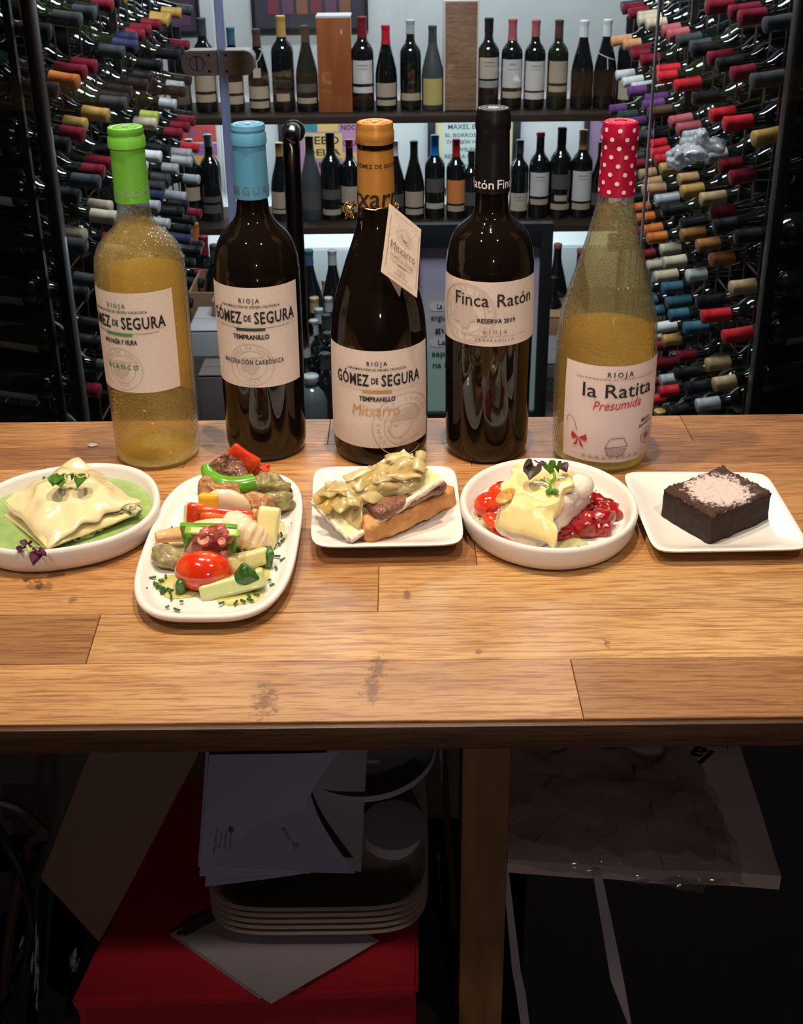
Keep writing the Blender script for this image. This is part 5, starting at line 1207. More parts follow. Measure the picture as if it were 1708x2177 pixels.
def fills(bm):
    for (px, py, z, a, s) in ((140, 1140, .0135, .008, 1), (160, 1136, .0135, .009, 2), (182, 1128, .014, .009, 3), (204, 1120, .0145, .008, 4), (222, 1110, .015, .008, 10), (236, 1084, .0225, .008, 5), (252, 1080, .0225, .009, 6), (270, 1080, .0225, .008, 11), (284, 1084, .0215, .006, 12), (218, 1088, .022, .007, 13), (80, 1120, .016, .009, 7), (170, 1070, .018, .022, 8), (120, 1060, .019, .022, 9)):
        blob(bm, l(px, py, z), (a, a * .8, a * .62), 0.4, 150, s, sub=4)
shp('spinach_filling', M_fill, fills)
shp('pasta_sheet', M_pasta, lambda bm: sheet(bm, [l(10, 1072, .021), l(100, 1166, .0175), l(300, 1087, .020), l(170, 1000, .024)], 24, 0.009, 0.0016, 0.003, 42, 4, fn=lambda u, v: (0, 0, 0.004 * math.sin(math.pi * u) * (1 - v))))
shp('top_pasta_sheet', M_cream, lambda bm: sheet(bm, [l(16, 1064, .025), l(103, 1168, .0175), l(299, 1066, .026), l(186, 985, .029)], 44, 0.012, 0.0018, 0.005, 62, 7, edge=0.005, fn=lambda u, v: (-.016 * (1 - u) * v * (1.6 - v), .010 * (1 - u) * v, 0.0045 * math.sin(math.pi * v) * u ** 2)))
g1 = empty('cress_sprig', W(145, 1015, TZ + .05) , 0, 'small green cress sprig lying on the pasta in the left dish', 'garnish')
l = (lambda o: (lambda px, py, z: W(px, py, TZ + z) - o.location))(g1)
leafm('leaf', l(128, 1008, .047), l(112, 1032, .047), .006, M_leafg, g1); leafm('leaf', l(117, 1012, .048), l(131, 1036, .046), .005, M_leafg, g1)
leafm('leaf', l(185, 1012, .047), l(164, 1034, .046), .0055, M_leafg, g1, .004); leafm('leaf', l(158, 1010, .049), l(152, 1020, .046), .003, M_leafg, g1)
stem([l(122, 1018, .046), l(136, 1006, .050), l(142, 1014, .047), l(138, 1027, .045)], .0008, M_stem, g1); stem([l(140, 1012, .048), l(156, 1006, .051), l(170, 1016, .048), l(180, 1012, .047)], .0008, M_stem, g1)
g1 = empty('purple_sprig', W(75, 1170, TZ + .022), 0, 'purple radish sprouts hanging over the front rim of the left dish', 'garnish')
l = (lambda o: (lambda px, py, z: W(px, py, TZ + z) - o.location))(g1)
leafm('leaf', l(84, 1176, .025), l(70, 1200, .020), .0055, M_leafp, g1, .003); leafm('leaf', l(82, 1178, .026), l(99, 1180, .024), .006, M_leafp, g1, .003)
leafm('leaf', l(60, 1150, .026), l(52, 1164, .024), .005, M_leafp, g1); leafm('leaf', l(48, 1162, .023), l(40, 1174, .024), .003, M_leafp, g1)
stem([l(92, 1164, .02), l(72, 1163, .026), l(64, 1174, .024), l(58, 1160, .025)], .0010, M_stem, g1); stem([l(84, 1178, .025), l(74, 1168, .027), l(62, 1160, .024), l(46, 1166, .022)], .0009, M_leafp, g1)

# --- dish 2: long rounded platter with the skewer
zr = 0.014
pc = [W(337, 1020, TZ + zr), W(640, 1010, TZ + zr), W(628, 1290, TZ + zr), W(300, 1290, TZ + zr)]
top_, bot_ = W(512, 1000, TZ + zr), W(425, 1311, TZ + zr)
ctr = (top_ + bot_) / 2; ax = (top_ - bot_); ang = math.atan2(ax.y, ax.x); ly = ax.length / 2
lft, rgt = W(308, 1150, TZ + zr), W(632, 1170, TZ + zr)
side = Vector((-math.sin(ang), math.cos(ang)))
hwid = abs((rgt - lft).xy.dot(side)) / 2
ctr = ctr + Vector((side.x, side.y, 0)) * (((lft + rgt) / 2 - ctr).xy.dot(side))
def rows_plat(h): return [(None, 0.002), (0.022, 0.002), (0.020, 0.0), (0.017, 0.0), (0.010, 0.003), (0.002, h - 0.006), (0.0, h - 0.003), (0.0004, h - 0.001), (0.0018, h), (0.0045, h - 0.0007), (0.008, h - 0.004), (0.012, h - 0.0065), (0.018, h - 0.007), (None, h - 0.0075)]
d2 = dish('oblong_platter', ctr.x, ctr.y, ly, hwid, 3.3, rows_plat(zr), M_china, 'long white platter with rounded corners under the meat and vegetable skewer', ang)
ZP = zr - 0.007
M_oil = mat('herb_oil', (0.66, 0.62, 0.14), 0.08, coat=0.8, alpha=0.55, col2=(0.80, 0.72, 0.25), scale=175)
oil = empty('herb_oil', W(470, 1240, TZ + ZP), 0, 'thin pools of yellow green herb oil on the skewer platter', 'oil')
for (px, py, a, b_, s) in ((395, 1245, .020, .014, 1), (505, 1272, .017, .009, 2), (552, 1222, .008, .012, 3), (370, 1150, .012, .01, 4), (590, 1130, .006, .014, 5)):
    bm = bmesh.new(); blob(bm, W(px, py, TZ + ZP + .0006) - oil.location, (a, b_, .0008), .3, 55, s, sub=3); fin('oil_pool', bm, M_oil, oil)
k_ = W(470, 1130, TZ + ZP); sk = empty('vegetable_skewer', k_, 0, 'loaded skewer of tomato, prawn, peppers and meat on the oblong platter', 'skewer')
l = (lambda o: (lambda px, py, z: W(px, py, TZ + z) - o.location))(sk)
M_tom = mat('roast_tomato', (0.62, 0.030, 0.008), 0.14, coat=0.8, sss=0.15, col2=(0.74, 0.15, 0.03), scale=65, lo=.45, hi=.75, bump=.05, bscale=360)
M_oct = mat('octopus_skin', (0.42, 0.13, 0.10), 0.3, coat=0.4, col2=(0.62, 0.30, 0.22), scale=150, bump=0.4, bscale=480)
M_octd = mat('octopus_dark', (0.22, 0.03, 0.03), 0.2, coat=0.7, col2=(0.45, 0.10, 0.07), scale=225, bump=0.6, bscale=480)
M_gpep = mat('green_pepper', (0.09, 0.30, 0.02), 0.2, coat=0.6, col2=(0.14, 0.40, 0.03), scale=75)
M_gpep2 = mat('green_pepper_flesh', (0.30, 0.48, 0.06), 0.3, coat=0.4)
M_rpep = mat('red_pepper', (0.60, 0.022, 0.008), 0.18, coat=0.7, col2=(0.74, 0.09, 0.015), scale=65, bump=.1, bscale=270)
M_opep = mat('orange_pepper', (0.78, 0.16, 0.025), 0.2, coat=0.6, col2=(0.72, 0.10, 0.02), scale=100)
M_ypep = mat('yellow_pepper', (0.82, 0.45, 0.03), 0.2, coat=0.6)
M_onion = mat('white_onion', (0.80, 0.66, 0.46), 0.2, coat=0.6, sss=0.3)
M_prawn = mat('cooked_prawn', (0.84, 0.60, 0.36), 0.22, coat=0.6, sss=0.3, col2=(0.82, 0.70, 0.52), scale=75, bump=.15, bscale=270)
M_ptail = mat('prawn_tail', (0.80, 0.33, 0.10), 0.22, coat=0.6, col2=(0.86, 0.50, 0.24), scale=112)
M_chick = mat('grilled_chicken', (0.52, 0.28, 0.12), 0.35, coat=0.4, col2=(0.34, 0.15, 0.055), scale=137, bump=0.6, bscale=390)
M_beef = mat('grilled_beef', (0.15, 0.055, 0.035), 0.3, coat=0.5, col2=(0.28, 0.13, 0.08), scale=150, bump=1.0, bscale=390)
M_zflesh = mat('courgette_flesh', (0.66, 0.62, 0.26), 0.3, coat=0.4, sss=0.2, col2=(0.72, 0.64, 0.30), scale=125, bump=.15, bscale=480)
M_zskin = mat('courgette_skin', (0.015, 0.075, 0.012), 0.22, coat=0.6, col2=(0.05, 0.16, 0.025), scale=200)
M_art = mat('olive_artichoke', (0.36, 0.33, 0.11), 0.35, coat=0.4, col2=(0.20, 0.14, 0.07), scale=137, bump=0.6, bscale=330)
M_wood = mat('bamboo', (0.55, 0.38, 0.18), 0.6)
def bb(name, m, parts, par=None, angle=60):
    bm = bmesh.new()
    for f_ in parts: f_(bm)
    return fin(name, bm, m, par or sk, angle=angle)
bb('stick', M_wood, [lambda bm: tube(bm, [l(438, 1225, .020), l(500, 985, .026)], .0015, 8)])
bb('tomato', M_tom, [lambda bm: blob(bm, l(433, 1214, .019), (.0205, .0135, .0145), 0.03, 60, 1, rot=(0, R(2), R(-4)), sub=4)])
bb('octopus_tentacle', M_oct, [lambda bm: blob(bm, l(444, 1166, .020), (.0135, .011, .016), .2, 85, 2, sub=4, rot=(R(-20), 0, 0)), lambda bm: blob(bm, l(478, 1186, .013), (.0075, .009, .012), .22, 90, 3), lambda bm: blob(bm, l(416, 1172, .015), (.007, .008, .013), .22, 90, 5, rot=(0, R(20), 0))])
su = bb('charred_tip', M_octd, [lambda bm: blob(bm, l(436, 1138, .034), (.010, .006, .006), .35, 160, 8), lambda bm: blob(bm, l(463, 1140, .034), (.012, .006, .008), .4, 160, 9)])
def sucker(bm, px, py, z, r_):
    c = l(px, py, z); M = Matrix.Translation(c) @ Matrix.Rotation(R(38), 4, 'X')
    lathe(bm, [(0, .0012), (r_ * .45, .0010), (r_ * .6, .0017), (r_ * .88, .0017), (r_, .0006), (r_, -.002), (0, -.003)], 20, M)
bb('sucker', mat('sucker_pink', (.50, .15, .10), .45, coat=.15, col2=(.62, .26, .18), scale=500), [lambda bm: sucker(bm, 433, 1148, .034, .0046)])
bb('sucker', mat('sucker_pink', (.50, .15, .10), .45, coat=.15, col2=(.62, .26, .18), scale=500), [lambda bm: sucker(bm, 472, 1152, .034, .0030)])
bb('green_pepper_piece', M_gpep, [lambda bm: rbox(bm, l(451, 1154, .019), (.0410, .0045, .038), .0006, 60, 2, rot=(R(16), 0, R(-4)), rnd=.25), lambda bm: rbox(bm, l(403, 1162, .016), (.006, .010, .032), .0006, 60, 4, rot=(R(10), R(14), 0), rnd=.3), lambda bm: rbox(bm, l(496, 1164, .018), (.006, .010, .030), .0006, 60, 5, rot=(R(10), R(4), 0), rnd=.3)])
bb('green_pepper_edge', M_gpep2, [lambda bm: rbox(bm, l(452, 1131, .038), (.039, .006, .0030), .0003, 60, 2, rot=(R(30), R(2), R(-4)), rnd=.3)])
def prawn(bm):
    pts = spline([l(492, 1122, .026), l(512, 1130, .026), l(535, 1142, .022), l(556, 1156, .016), l(573, 1163, .012)], 8); n = len(pts)
    tube(bm, pts, [.0128 * (1 - (i / n) ** 2.2 * .78) * (1 + .05 * math.sin(i * 1.5)) for i in range(n)], 18)
    for v in bm.verts: v.co += Vector((fnoise(v.co, 110, 1), fnoise(v.co, 110, 2), fnoise(v.co, 110, 3))) * .0016
bb('prawn', M_prawn, [prawn])
bb('prawn_back', M_prawn, [lambda bm: blob(bm, l(462, 1117, .029), (.020, .005, .006), .15, 80, 6)])
bb('prawn_tail', M_ptail, [lambda bm: tube(bm, spline([l(408, 1136, .020), l(380, 1136, .019), l(352, 1139, .018), l(333, 1143, .0175)], 6), [.0062 - .0001 * i for i in range(19)], 12), lambda bm: rbox(bm, l(342, 1142, .0175), (.008, .002, .0095), .0003, 50, 3, rot=(0, 0, R(5)), rnd=.3)])
bb('red_pepper_piece', M_rpep, [lambda bm: rbox(bm, l(420, 1097, .028), (.016, .007, .020), .0012, 60, 4, rot=(R(-12), R(4), R(-5)), rnd=.4), lambda bm: rbox(bm, l(478, 1090, .032), (.042, .006, .007), .001, 60, 5, rot=(R(-12), R(4), R(-4)), rnd=.5)])
bb('orange_pepper_piece', M_opep, [lambda bm: rbox(bm, l(484, 1105, .027), (.040, .007, .012), .0012, 70, 6, rot=(R(-10), R(4), R(-4)), rnd=.5)])
bb('yellow_pepper_piece', M_ypep, [lambda bm: rbox(bm, l(444, 1067, .032), (.016, .006, .014), .001, 60, 7, rot=(R(-10), R(2), R(4)), rnd=.45)])
bb('onion_petal', M_onion, [lambda bm: blob(bm, l(486, 1072, .028), (.017, .006, .012), .1, 60, 8, rot=(0, R(24), R(-5)), sub=4)])
bb('chicken_piece', M_chick, [lambda bm: rbox(bm, l(466, 1048, .034), (.030, .010, .018), .004, 85, 9, rot=(0, R(20), R(-6)), rnd=.5, fine=.0014, sub=5), lambda bm: blob(bm, l(504, 1068, .026), (.010, .007, .008), .3, 90, 10)])
bb('curved_green_pepper', M_gpep, [lambda bm: tube(bm, spline([l(440, 995, .040), l(448, 1014, .038), l(475, 1030, .035), l(508, 1032, .034), l(540, 1026, .034)], 6), [.0048 + .0002 * i for i in range(13)] + [.0073] * 12, 14), lambda bm: rbox(bm, l(528, 1045, .028), (.014, .007, .018), .001, 50, 11, rot=(0, R(10), R(-8)), rnd=.6), lambda bm: rbox(bm, l(502, 1036, .030), (.022, .006, .012), .001, 50, 12, rot=(0, R(14), R(-6)), rnd=.6)])
bb('beef_piece', M_beef, [lambda bm: rbox(bm, l(482, 998, .040), (.021, .013, .020), .0045, 95, 12, rot=(0, R(30), R(-10)), rnd=.5, fine=.0020, sub=5), lambda bm: blob(bm, l(505, 1016, .034), (.010, .008, .010), .3, 110, 13)])
bb('top_red_pepper', M_rpep, [lambda bm: rbox(bm, l(514, 978, .042), (.026, .006, .019), .0012, 50, 14, rot=(R(-8), R(36), R(-10)), rnd=.35, sub=4), lambda bm: rbox(bm, l(543, 998, .032), (.022, .005, .014), .001, 50, 15, rot=(0, R(40), R(-8)), rnd=.4), lambda bm: rbox(bm, l(561, 993, .030), (.010, .005, .005), .0005, 50, 16, rot=(0, R(-12), 0), rnd=.4)])
# loose vegetables, each lying on the platter
def veg(name, px, py, z, label, cat='vegetable'):
    o = empty(name, W(px, py, TZ + ZP + .001), 0, label, cat); return o, (lambda a, b, c: W(a, b, TZ + c) - o.location)
sk_, l = veg('courgette_slab', 568, 1120, 0, 'upright pale courgette slab right of the skewer')
bb('flesh', M_zflesh, [lambda bm: rbox(bm, l(569, 1122, .020), (.0165, .010, .031), .0008, 60, 1, rot=(R(-30), R(7), R(-5)), rnd=.25)], sk_)
bb('skin', M_zskin, [lambda bm: rbox(bm, l(588, 1130, .016), (.0025, .009, .030), .0005, 60, 2, rot=(R(-30), R(7), R(-5)), rnd=.4)], sk_)
sk_, l = veg('courgette_slab', 404, 1098, 0, 'thin courgette slab with green edge left of the red pepper')
bb('flesh', M_zflesh, [lambda bm: rbox(bm, l(405, 1098, .017), (.0095, .006, .021), .0006, 60, 3, rot=(R(-20), R(4), 0), rnd=.3)], sk_)
bb('skin', M_zskin, [lambda bm: rbox(bm, l(397, 1096, .017), (.0018, .006, .020), .0004, 60, 4, rot=(R(-20), R(4), 0), rnd=.4)], sk_)
sk_, l = veg('courgette_wedge', 535, 1190, 0, 'courgette wedge under the prawn, its dark green end to the right')
bb('flesh', M_zflesh, [lambda bm: rbox(bm, l(528, 1190, .014), (.030, .012, .012), .0012, 60, 5, rot=(R(-20), R(-6), R(16)), rnd=.25, sub=5)], sk_)
bb('skin', M_zskin, [lambda bm: rbox(bm, l(571, 1183, .015), (.006, .011, .014), .0008, 60, 6, rot=(0, R(10), R(16)), rnd=.3)], sk_)
sk_, l = veg('courgette_wedge', 505, 1240, 0, 'large courgette wedge in front with a dark green rounded end')
bb('flesh', mat('courgette_pale', (0.55, 0.62, 0.28), 0.3, coat=0.4, sss=0.2), [lambda bm: rbox(bm, l(495, 1243, .012), (.046, .015, .013), .0012, 50, 7, rot=(R(-24), R(-9), R(13)), rnd=.22, sub=5)], sk_)
bb('skin', M_zskin, [lambda bm: rbox(bm, l(530, 1227, .017), (.019, .012, .0135), .001, 60, 8, rot=(R(-10), R(36), R(6)), rnd=.32, sub=5)], sk_)
sk_, l = veg('courgette_wedge', 386, 1245, 0, 'small dark green courgette end at the left of the tomato')
bb('skin', M_zskin, [lambda bm: rbox(bm, l(385, 1248, .012), (.007, .008, .013), .0008, 60, 9, rot=(0, R(6), 0), rnd=.5)], sk_)
sk_, l = veg('artichoke_heart', 365, 1190, 0, 'grey olive artichoke petal left of the tomato')
bb('petal', M_art, [lambda bm: blob(bm, l(366, 1188, .013), (.017, .009, .0075), .25, 80, 1, rot=(0, R(18), R(-8)), sub=4)], sk_)
sk_, l = veg('artichoke_heart', 566, 1035, 0, 'yellow green artichoke heart right of the curved green pepper')
bb('petal', M_art, [lambda bm: blob(bm, l(565, 1035, .020), (.015, .010, .012), .35, 90, 2, sub=4), lambda bm: blob(bm, l(590, 1040, .016), (.012, .006, .006), .35, 90, 3, rot=(0, R(-15), 0))], sk_)
bb('dark_tip', mat('charred_leaf', (.06, .035, .03), .4), [lambda bm: blob(bm, l(602, 1046, .016), (.009, .004, .005), .3, 120, 4)], sk_)
sk_, l = veg('artichoke_heart', 585, 1070, 0, 'olive brown artichoke piece resting above the upright courgette slab')
bb('petal', M_art, [lambda bm: blob(bm, l(575, 1070, .018), (.016, .008, .009), .28, 90, 5, rot=(0, R(-8), R(6)), sub=4), lambda bm: blob(bm, l(600, 1072, .013), (.010, .006, .006), .28, 90, 6)], sk_)
sk_, l = veg('meat_scrap', 545, 1082, 0, 'torn brown meat piece between skewer and artichoke')
bb('meat', M_chick, [lambda bm: blob(bm, l(540, 1078, .020), (.015, .009, .011), .4, 90, 7, sub=4), lambda bm: blob(bm, l(545, 1105, .012), (.008, .007, .010), .4, 90, 8)], sk_, 35)
# chopped chives scattered about
ch = empty('chopped_chives', W(470, 1240, TZ + ZP), 0, 'bits of chopped chive scattered over the skewer platter', 'herbs')
bm = bmesh.new(); rr_ = random.Random(5)
for (px, py) in [(365, 1121), (350, 1157), (625, 1108), (622, 1113), (597, 1137), (596, 1158), (611, 1175), (588, 1183), (610, 1191), (604, 1190), (588, 1208), (573, 1232), (577, 1241), (324, 1229), (311, 1250), (365, 1269), (354, 1288), (377, 1295), (427, 1265), (388, 1277), (514, 1277), (530, 1275), (532, 1266), (350, 1225), (335, 1243), (340, 1248), (352, 1252), (362, 1255), (346, 1256), (330, 1240), (548, 1262), (500, 1280), (470, 1282), (600, 1150), (585, 1160), (345, 1236)]:
    for k in range(2 if 325 < px < 372 and 1235 < py < 1260 else 1):
        p = W(px + rr_.uniform(-3, 3), py + rr_.uniform(-2, 2), TZ + ZP + .0024) - ch.location; a = rr_.uniform(0, 6.28); q = Vector((math.cos(a), math.sin(a), rr_.uniform(-.1, .3))) * rr_.uniform(.0012, .0026); tube(bm, [p - q, p + q], .0009, 5)
tag(fin('chive_bits', bm, M_chive, ch), kind='stuff')

# --- dish 3: square plate, toast with meat, cheese and onion
def quadplate(cs, h, m, label, n=7):
    c = sum((Vector(q) for q in cs), Vector()) / 4
    return c
def sqdish(pl, pt, pr_, pb, zr, m, label, n=7):
    """corner pixels of the rim: back-left, back-right, front-right, front-left"""
    C = [W(px, py, TZ + zr) for px, py in (pl, pt, pr_, pb)]; c = sum(C, Vector()) / 4
    r = empty('square_plate', (c.x, c.y, TZ), 0, label, 'plate')
    bm = bmesh.new(); rings = []; seg = 96
    for ins, z in rows_flat(zr):
        if ins is None: rings.append([bm.verts.new((0, 0, z))]); continue
        k_ = 1 - ins / 0.062; ring = []
        for k in range(seg):
            a = 2 * math.pi * k / seg; co, si = math.cos(a), math.sin(a); q = (abs(co) ** n + abs(si) ** n) ** (-1 / n); u, v = co * q * k_, si * q * k_
            sag = 0
            u, v = (u + 1) / 2, (v + 1) / 2
            p = C[3] * (1 - u) * (1 - v) + C[2] * u * (1 - v) + C[1] * u * v + C[0] * (1 - u) * v
            ring.append(bm.verts.new((p.x - c.x, p.y - c.y, z)))
        rings.append(ring)
    for a, b in zip(rings, rings[1:]):
        for k in range(seg):
            k2 = (k + 1) % seg
            if len(a) == 1: bm.faces.new((a[0], b[k2], b[k]))
            elif len(b) == 1: bm.faces.new((a[k], a[k2], b[0]))
            else: bm.faces.new((a[k], a[k2], b[k2], b[k]))
    fin('dish_body', bm, m, r, angle=70); return r
d3 = sqdish((667, 991), (968, 988), (989, 1156), (660, 1162), 0.015, M_china2, 'square white plate in the centre under the cheese and onion toast', 9)
Z3 = 0.009
M_crust = mat('toast_crust', (0.52, 0.20, 0.055), 0.6, col2=(0.66, 0.34, 0.12), scale=112, bump=0.7, bscale=360)
M_crumb = mat('toast_crumb', (0.70, 0.42, 0.17), 0.75, col2=(0.58, 0.27, 0.08), scale=125, bump=0.7, bscale=450)
t3 = empty('toast', W(840, 1100, TZ + Z3), 0, 'thick toasted bread slice under the melted cheese on the centre plate', 'bread')
l = (lambda o: (lambda px, py, z: W(px, py, TZ + z) - o.location))(t3)
a_, b_ = W(762, 1120, TZ + .019), W(925, 1050, TZ + .019); an = math.atan2(b_.y - a_.y, b_.x - a_.x)
bb('bread_slice', M_crust, [lambda bm: rbox(bm, l(852, 1080, .019), ((b_ - a_).length + .012, .035, .020), .0022, 70, 2, rot=(0, 0, an), rnd=.3, sub=6, fine=.0011)], t3)
ms = empty('meat_slab', W(850, 1068, TZ + .030), 0, 'dark braised meat layer between toast and cheese', 'meat')
l = (lambda o: (lambda px, py, z: W(px, py, TZ + z) - o.location))(ms)
bb('braised_meat', M_beef, [lambda bm: rbox(bm, l(860, 1052, .034), (.066, .026, .011), .0025, 60, 3, rot=(0, 0, an), rnd=.5, fine=.001)], ms)
ch3 = empty('brie_slice', W(800, 1060, TZ + .042), 0, 'long slice of brie with white rind draped over the toast', 'cheese')
l = (lambda o: (lambda px, py, z: W(px, py, TZ + z) - o.location))(ch3)
M_brie = mat('melted_brie', (0.76, 0.68, 0.34), 0.18, coat=0.7, sss=0.3, col2=(0.70, 0.66, 0.36), scale=75)
M_rind = mat('white_rind', (0.82, 0.76, 0.60), 0.7, bump=0.6, bscale=420, col2=(0.74, 0.68, 0.48), scale=150)
cs = [l(664, 1067, .028), l(744, 1146, .018), l(941, 1019, .046), l(862, 960, .053)]
bb('cheese', M_brie, [lambda bm: sheet(bm, cs, 28, .0025, .004, .0015, 40, 3)], ch3)
def edge_strip(bm, a, b, w_, seed, sag=0):
    pts = [Vector(a).lerp(b, t / 14) + Vector((0, 0, .0006 * math.sin(t * 2.1 + seed) - sag * math.sin(math.pi * t / 14))) for t in range(15)]
    n0 = len(bm.verts)
    tube(bm, pts, [w_ * (1 + .25 * math.sin(i * 1.7 + seed)) for i in range(15)], 8)
bb('rind', M_rind, [lambda bm: edge_strip(bm, cs[1] + Vector((0, 0, -.001)), cs[2], .0026, 1, -.0005)], ch3)
bb('rind', M_rind, [lambda bm: edge_strip(bm, cs[0], cs[3], .0022, 2, -.0008)], ch3)
bb('rind', M_rind, [lambda bm: edge_strip(bm, cs[0], cs[1], .0020, 3)], ch3)
on = empty('caramelised_onion', W(800, 1040, TZ + .048), 0, 'heap of glossy translucent onion strips on the brie', 'onion')
l = (lambda o: (lambda px, py, z: W(px, py, TZ + z) - o.location))(on)
M_on = mat('glazed_onion', (0.60, 0.44, 0.17), 0.1, coat=1.0, sss=0.5, col2=(0.72, 0.62, 0.32), scale=112, bump=0.25, bscale=360, alpha=0.66)
M_on2 = mat('glazed_onion_amber', (0.58, 0.34, 0.09), 0.1, coat=1.0, sss=0.4, col2=(0.66, 0.46, 0.16), scale=112, bump=0.25, bscale=360, alpha=0.72)
rr_ = random.Random(9)
bb('onion_layer', M_on, [lambda bm: sheet(bm, [l(694, 1064, .0345), l(752, 1112, .0270), l(912, 1008, .0500), l(860, 974, .0560)], 50, .005, .004, .0075, 85, 3, edge=.009)], on, 80)
for i in range(20):
    t = .08 + .86 * (i % 12) / 11.5; s0 = .15 + .6 * ((i * 0.618) % 1)
    p = (Vector(cs[0]).lerp(Vector(cs[3]), t)).lerp(Vector(cs[1]).lerp(Vector(cs[2]), t), s0) + ch3.location - on.location + Vector((0, 0, .0075 + .002 * (i % 3)))
    a = an + rr_.uniform(-.8, .9); d1_ = Vector((math.cos(a), math.sin(a), rr_.uniform(-.1, .25))) * rr_.uniform(.010, .016); d2_ = Vector((-math.sin(a), math.cos(a), rr_.uniform(-.3, .5))) * rr_.uniform(.004, .007)
    bb('onion_strip', M_on2 if i % 3 == 0 else M_on, [lambda bm: sheet(bm, [p - d1_ - d2_, p + d1_ - d2_, p + d1_ + d2_, p - d1_ + d2_], 12, .003, .0009, .0028, 120, i, edge=.003)], on, 80)
bm = bmesh.new()
for k in range(34):
    t = rr_.uniform(0.15, .95); s_ = rr_.uniform(.25, .8); p = Vector(cs[0]).lerp(Vector(cs[3]), t).lerp(Vector(cs[1]).lerp(Vector(cs[2]), t), s_) + ch3.location - on.location + Vector((0, 0, .0075)); a = rr_.uniform(0, 6); q = Vector((math.cos(a), math.sin(a), 0)) * .0012; tube(bm, [p - q, p + q], .0005, 4)
tag(fin('chive_bits', bm, M_chive, on), kind='stuff')

# --- dish 4: round deep plate with fish
cx, cy, rx, ry = fitdish(979, 1358, 973, 1172, 0.021)
d4 = dish('round_dish', cx, cy, rx, ry, 2.0, rows_deep(0.022, 0.006), M_china, 'round deep white dish holding the fish with red peppers')
def item(name, px, py, z, label, cat):
    o = empty(name, W(px, py, TZ + z), 0, label, cat); return o, (lambda a, b, c: W(a, b, TZ + c) - o.location)
fi, l = item('fish_fillet', 1150, 1080, .006, 'thick white cod loin on red peppers in the round dish', 'fish')
M_fish = mat('cod_flesh', (0.86, 0.77, 0.66), 0.3, coat=0.4, sss=0.35, col2=(0.80, 0.67, 0.57), scale=100, bump=.3, bscale=330)
fa, fb = W(1110, 1110, TZ + .02), W(1200, 1030, TZ + .03); fan = math.atan2(fb.y - fa.y, fb.x - fa.x)
bb('cod_loin', M_fish, [lambda bm: rbox(bm, l(1158, 1080, .0225), (.076, .040, .031), .0030, 60, 4, rot=(0, R(-5), fan), rnd=.3, sub=6, fine=.0008), lambda bm: blob(bm, l(1218, 1036, .034), (.016, .014, .012), .15, 60, 5)], fi)
M_aioli = mat('gratin_aioli', (0.84, 0.66, 0.28), 0.2, coat=0.6, sss=0.2, bump=.2, bscale=270, col2=(0.86, 0.72, 0.36), scale=85, lo=.3, hi=.7)
M_burnt = mat('gratin_burnt', (0.46, 0.17, 0.03), 0.25, coat=0.5, col2=(0.74, 0.46, 0.14), scale=300)
def drape(u, v):
    e = max(0, abs(u - .5) - .36) * 1.0
    return (0, 0, -.010 * (max(0, .14 - v) / .14) ** 1.2 * 1.2 - .004 * (max(0, u - .86) / .14))
sa, ls = item('gratin_sauce', 1140, 1040, .04, 'golden melted sauce draped over the cod with one browned corner', 'sauce')
bb('sauce_layer', M_aioli, [lambda bm: sheet(bm, [ls(1056, 1082, .037), ls(1172, 1122, .036), ls(1232, 1006, .047), ls(1104, 981, .048)], 50, .003, .003, .0035, 75, 3, fn=drape, edge=.009)], sa)
bb('browned_patch', M_burnt, [lambda bm: blob(bm, ls(1073, 1056, .0395), (.008, .012, .0026), .3, 80, 3, rot=(0, R(-22), R(-20)))], sa)
bb('sauce_drip', M_aioli, [lambda bm: blob(bm, ls(1146, 1122, .022), (.010, .004, .013), .2, 70, 5, sub=4), lambda bm: blob(bm, ls(1147, 1137, .012), (.008, .004, .008), .2, 70, 6)], sa)
bb('sauce_drip', M_aioli, [lambda bm: blob(bm, ls(1086, 1112, .020), (.011, .005, .013), .25, 70, 7, sub=4), lambda bm: blob(bm, ls(1091, 1130, .011), (.006, .004, .006), .2, 70, 8)], sa)
M_rj = mat('stewed_red_pepper', (0.20, 0.004, 0.008), 0.16, coat=0.6, col2=(0.34, 0.012, 0.010), scale=125, bump=.4, bscale=270)
rj, lr = item('red_pepper_stew', 1200, 1110, .006, 'glossy stewed red pepper pieces right of the cod', 'vegetable')
for i, (px, py, z, a, b2, c) in enumerate([(1253, 1072, .012, .014, .009, .009), (1275, 1085, .010, .014, .010, .007), (1232, 1100, .011, .015, .012, .009), (1262, 1108, .011, .014, .012, .010), (1240, 1122, .010, .012, .010, .011), (1272, 1120, .009, .011, .010, .009), (1195, 1122, .009, .024, .012, .006), (1293, 1090, .009, .009, .009, .008), (1205, 1105, .009, .018, .012, .006)]):
    bb('pepper_piece', M_rj, [lambda bm: blob(bm, lr(px, py, z), (a, b2, c), .5, 110, i + 2, sub=4)], rj)
tm, lt = item('tomato_pieces', 1040, 1080, .006, 'red cherry tomato and pepper pieces left of the cod', 'vegetable')
bb('cherry_tomato', M_tom, [lambda bm: blob(bm, lt(1043, 1074, .014), (.0135, .0105, .0105), .06, 60, 2)], tm)
for i, (px, py, z, a) in enumerate([(1060, 1110, .011, .012), (1075, 1128, .009, .011), (1098, 1142, .009, .009), (1060, 1095, .014, .009), (1062, 1045, .018, .008), (1070, 1033, .021, .006), (1055, 1062, .014, .008)]):
    bb('pepper_piece', M_rj if i % 2 else M_rpep, [lambda bm: blob(bm, lt(px, py, z), (a, a * .8, a * .75), .35, 90, i + 12, sub=3)], tm)
oil4, lo_ = item('herb_oil', 1300, 1060, .006, 'pale green oil spots on the round dish', 'oil')
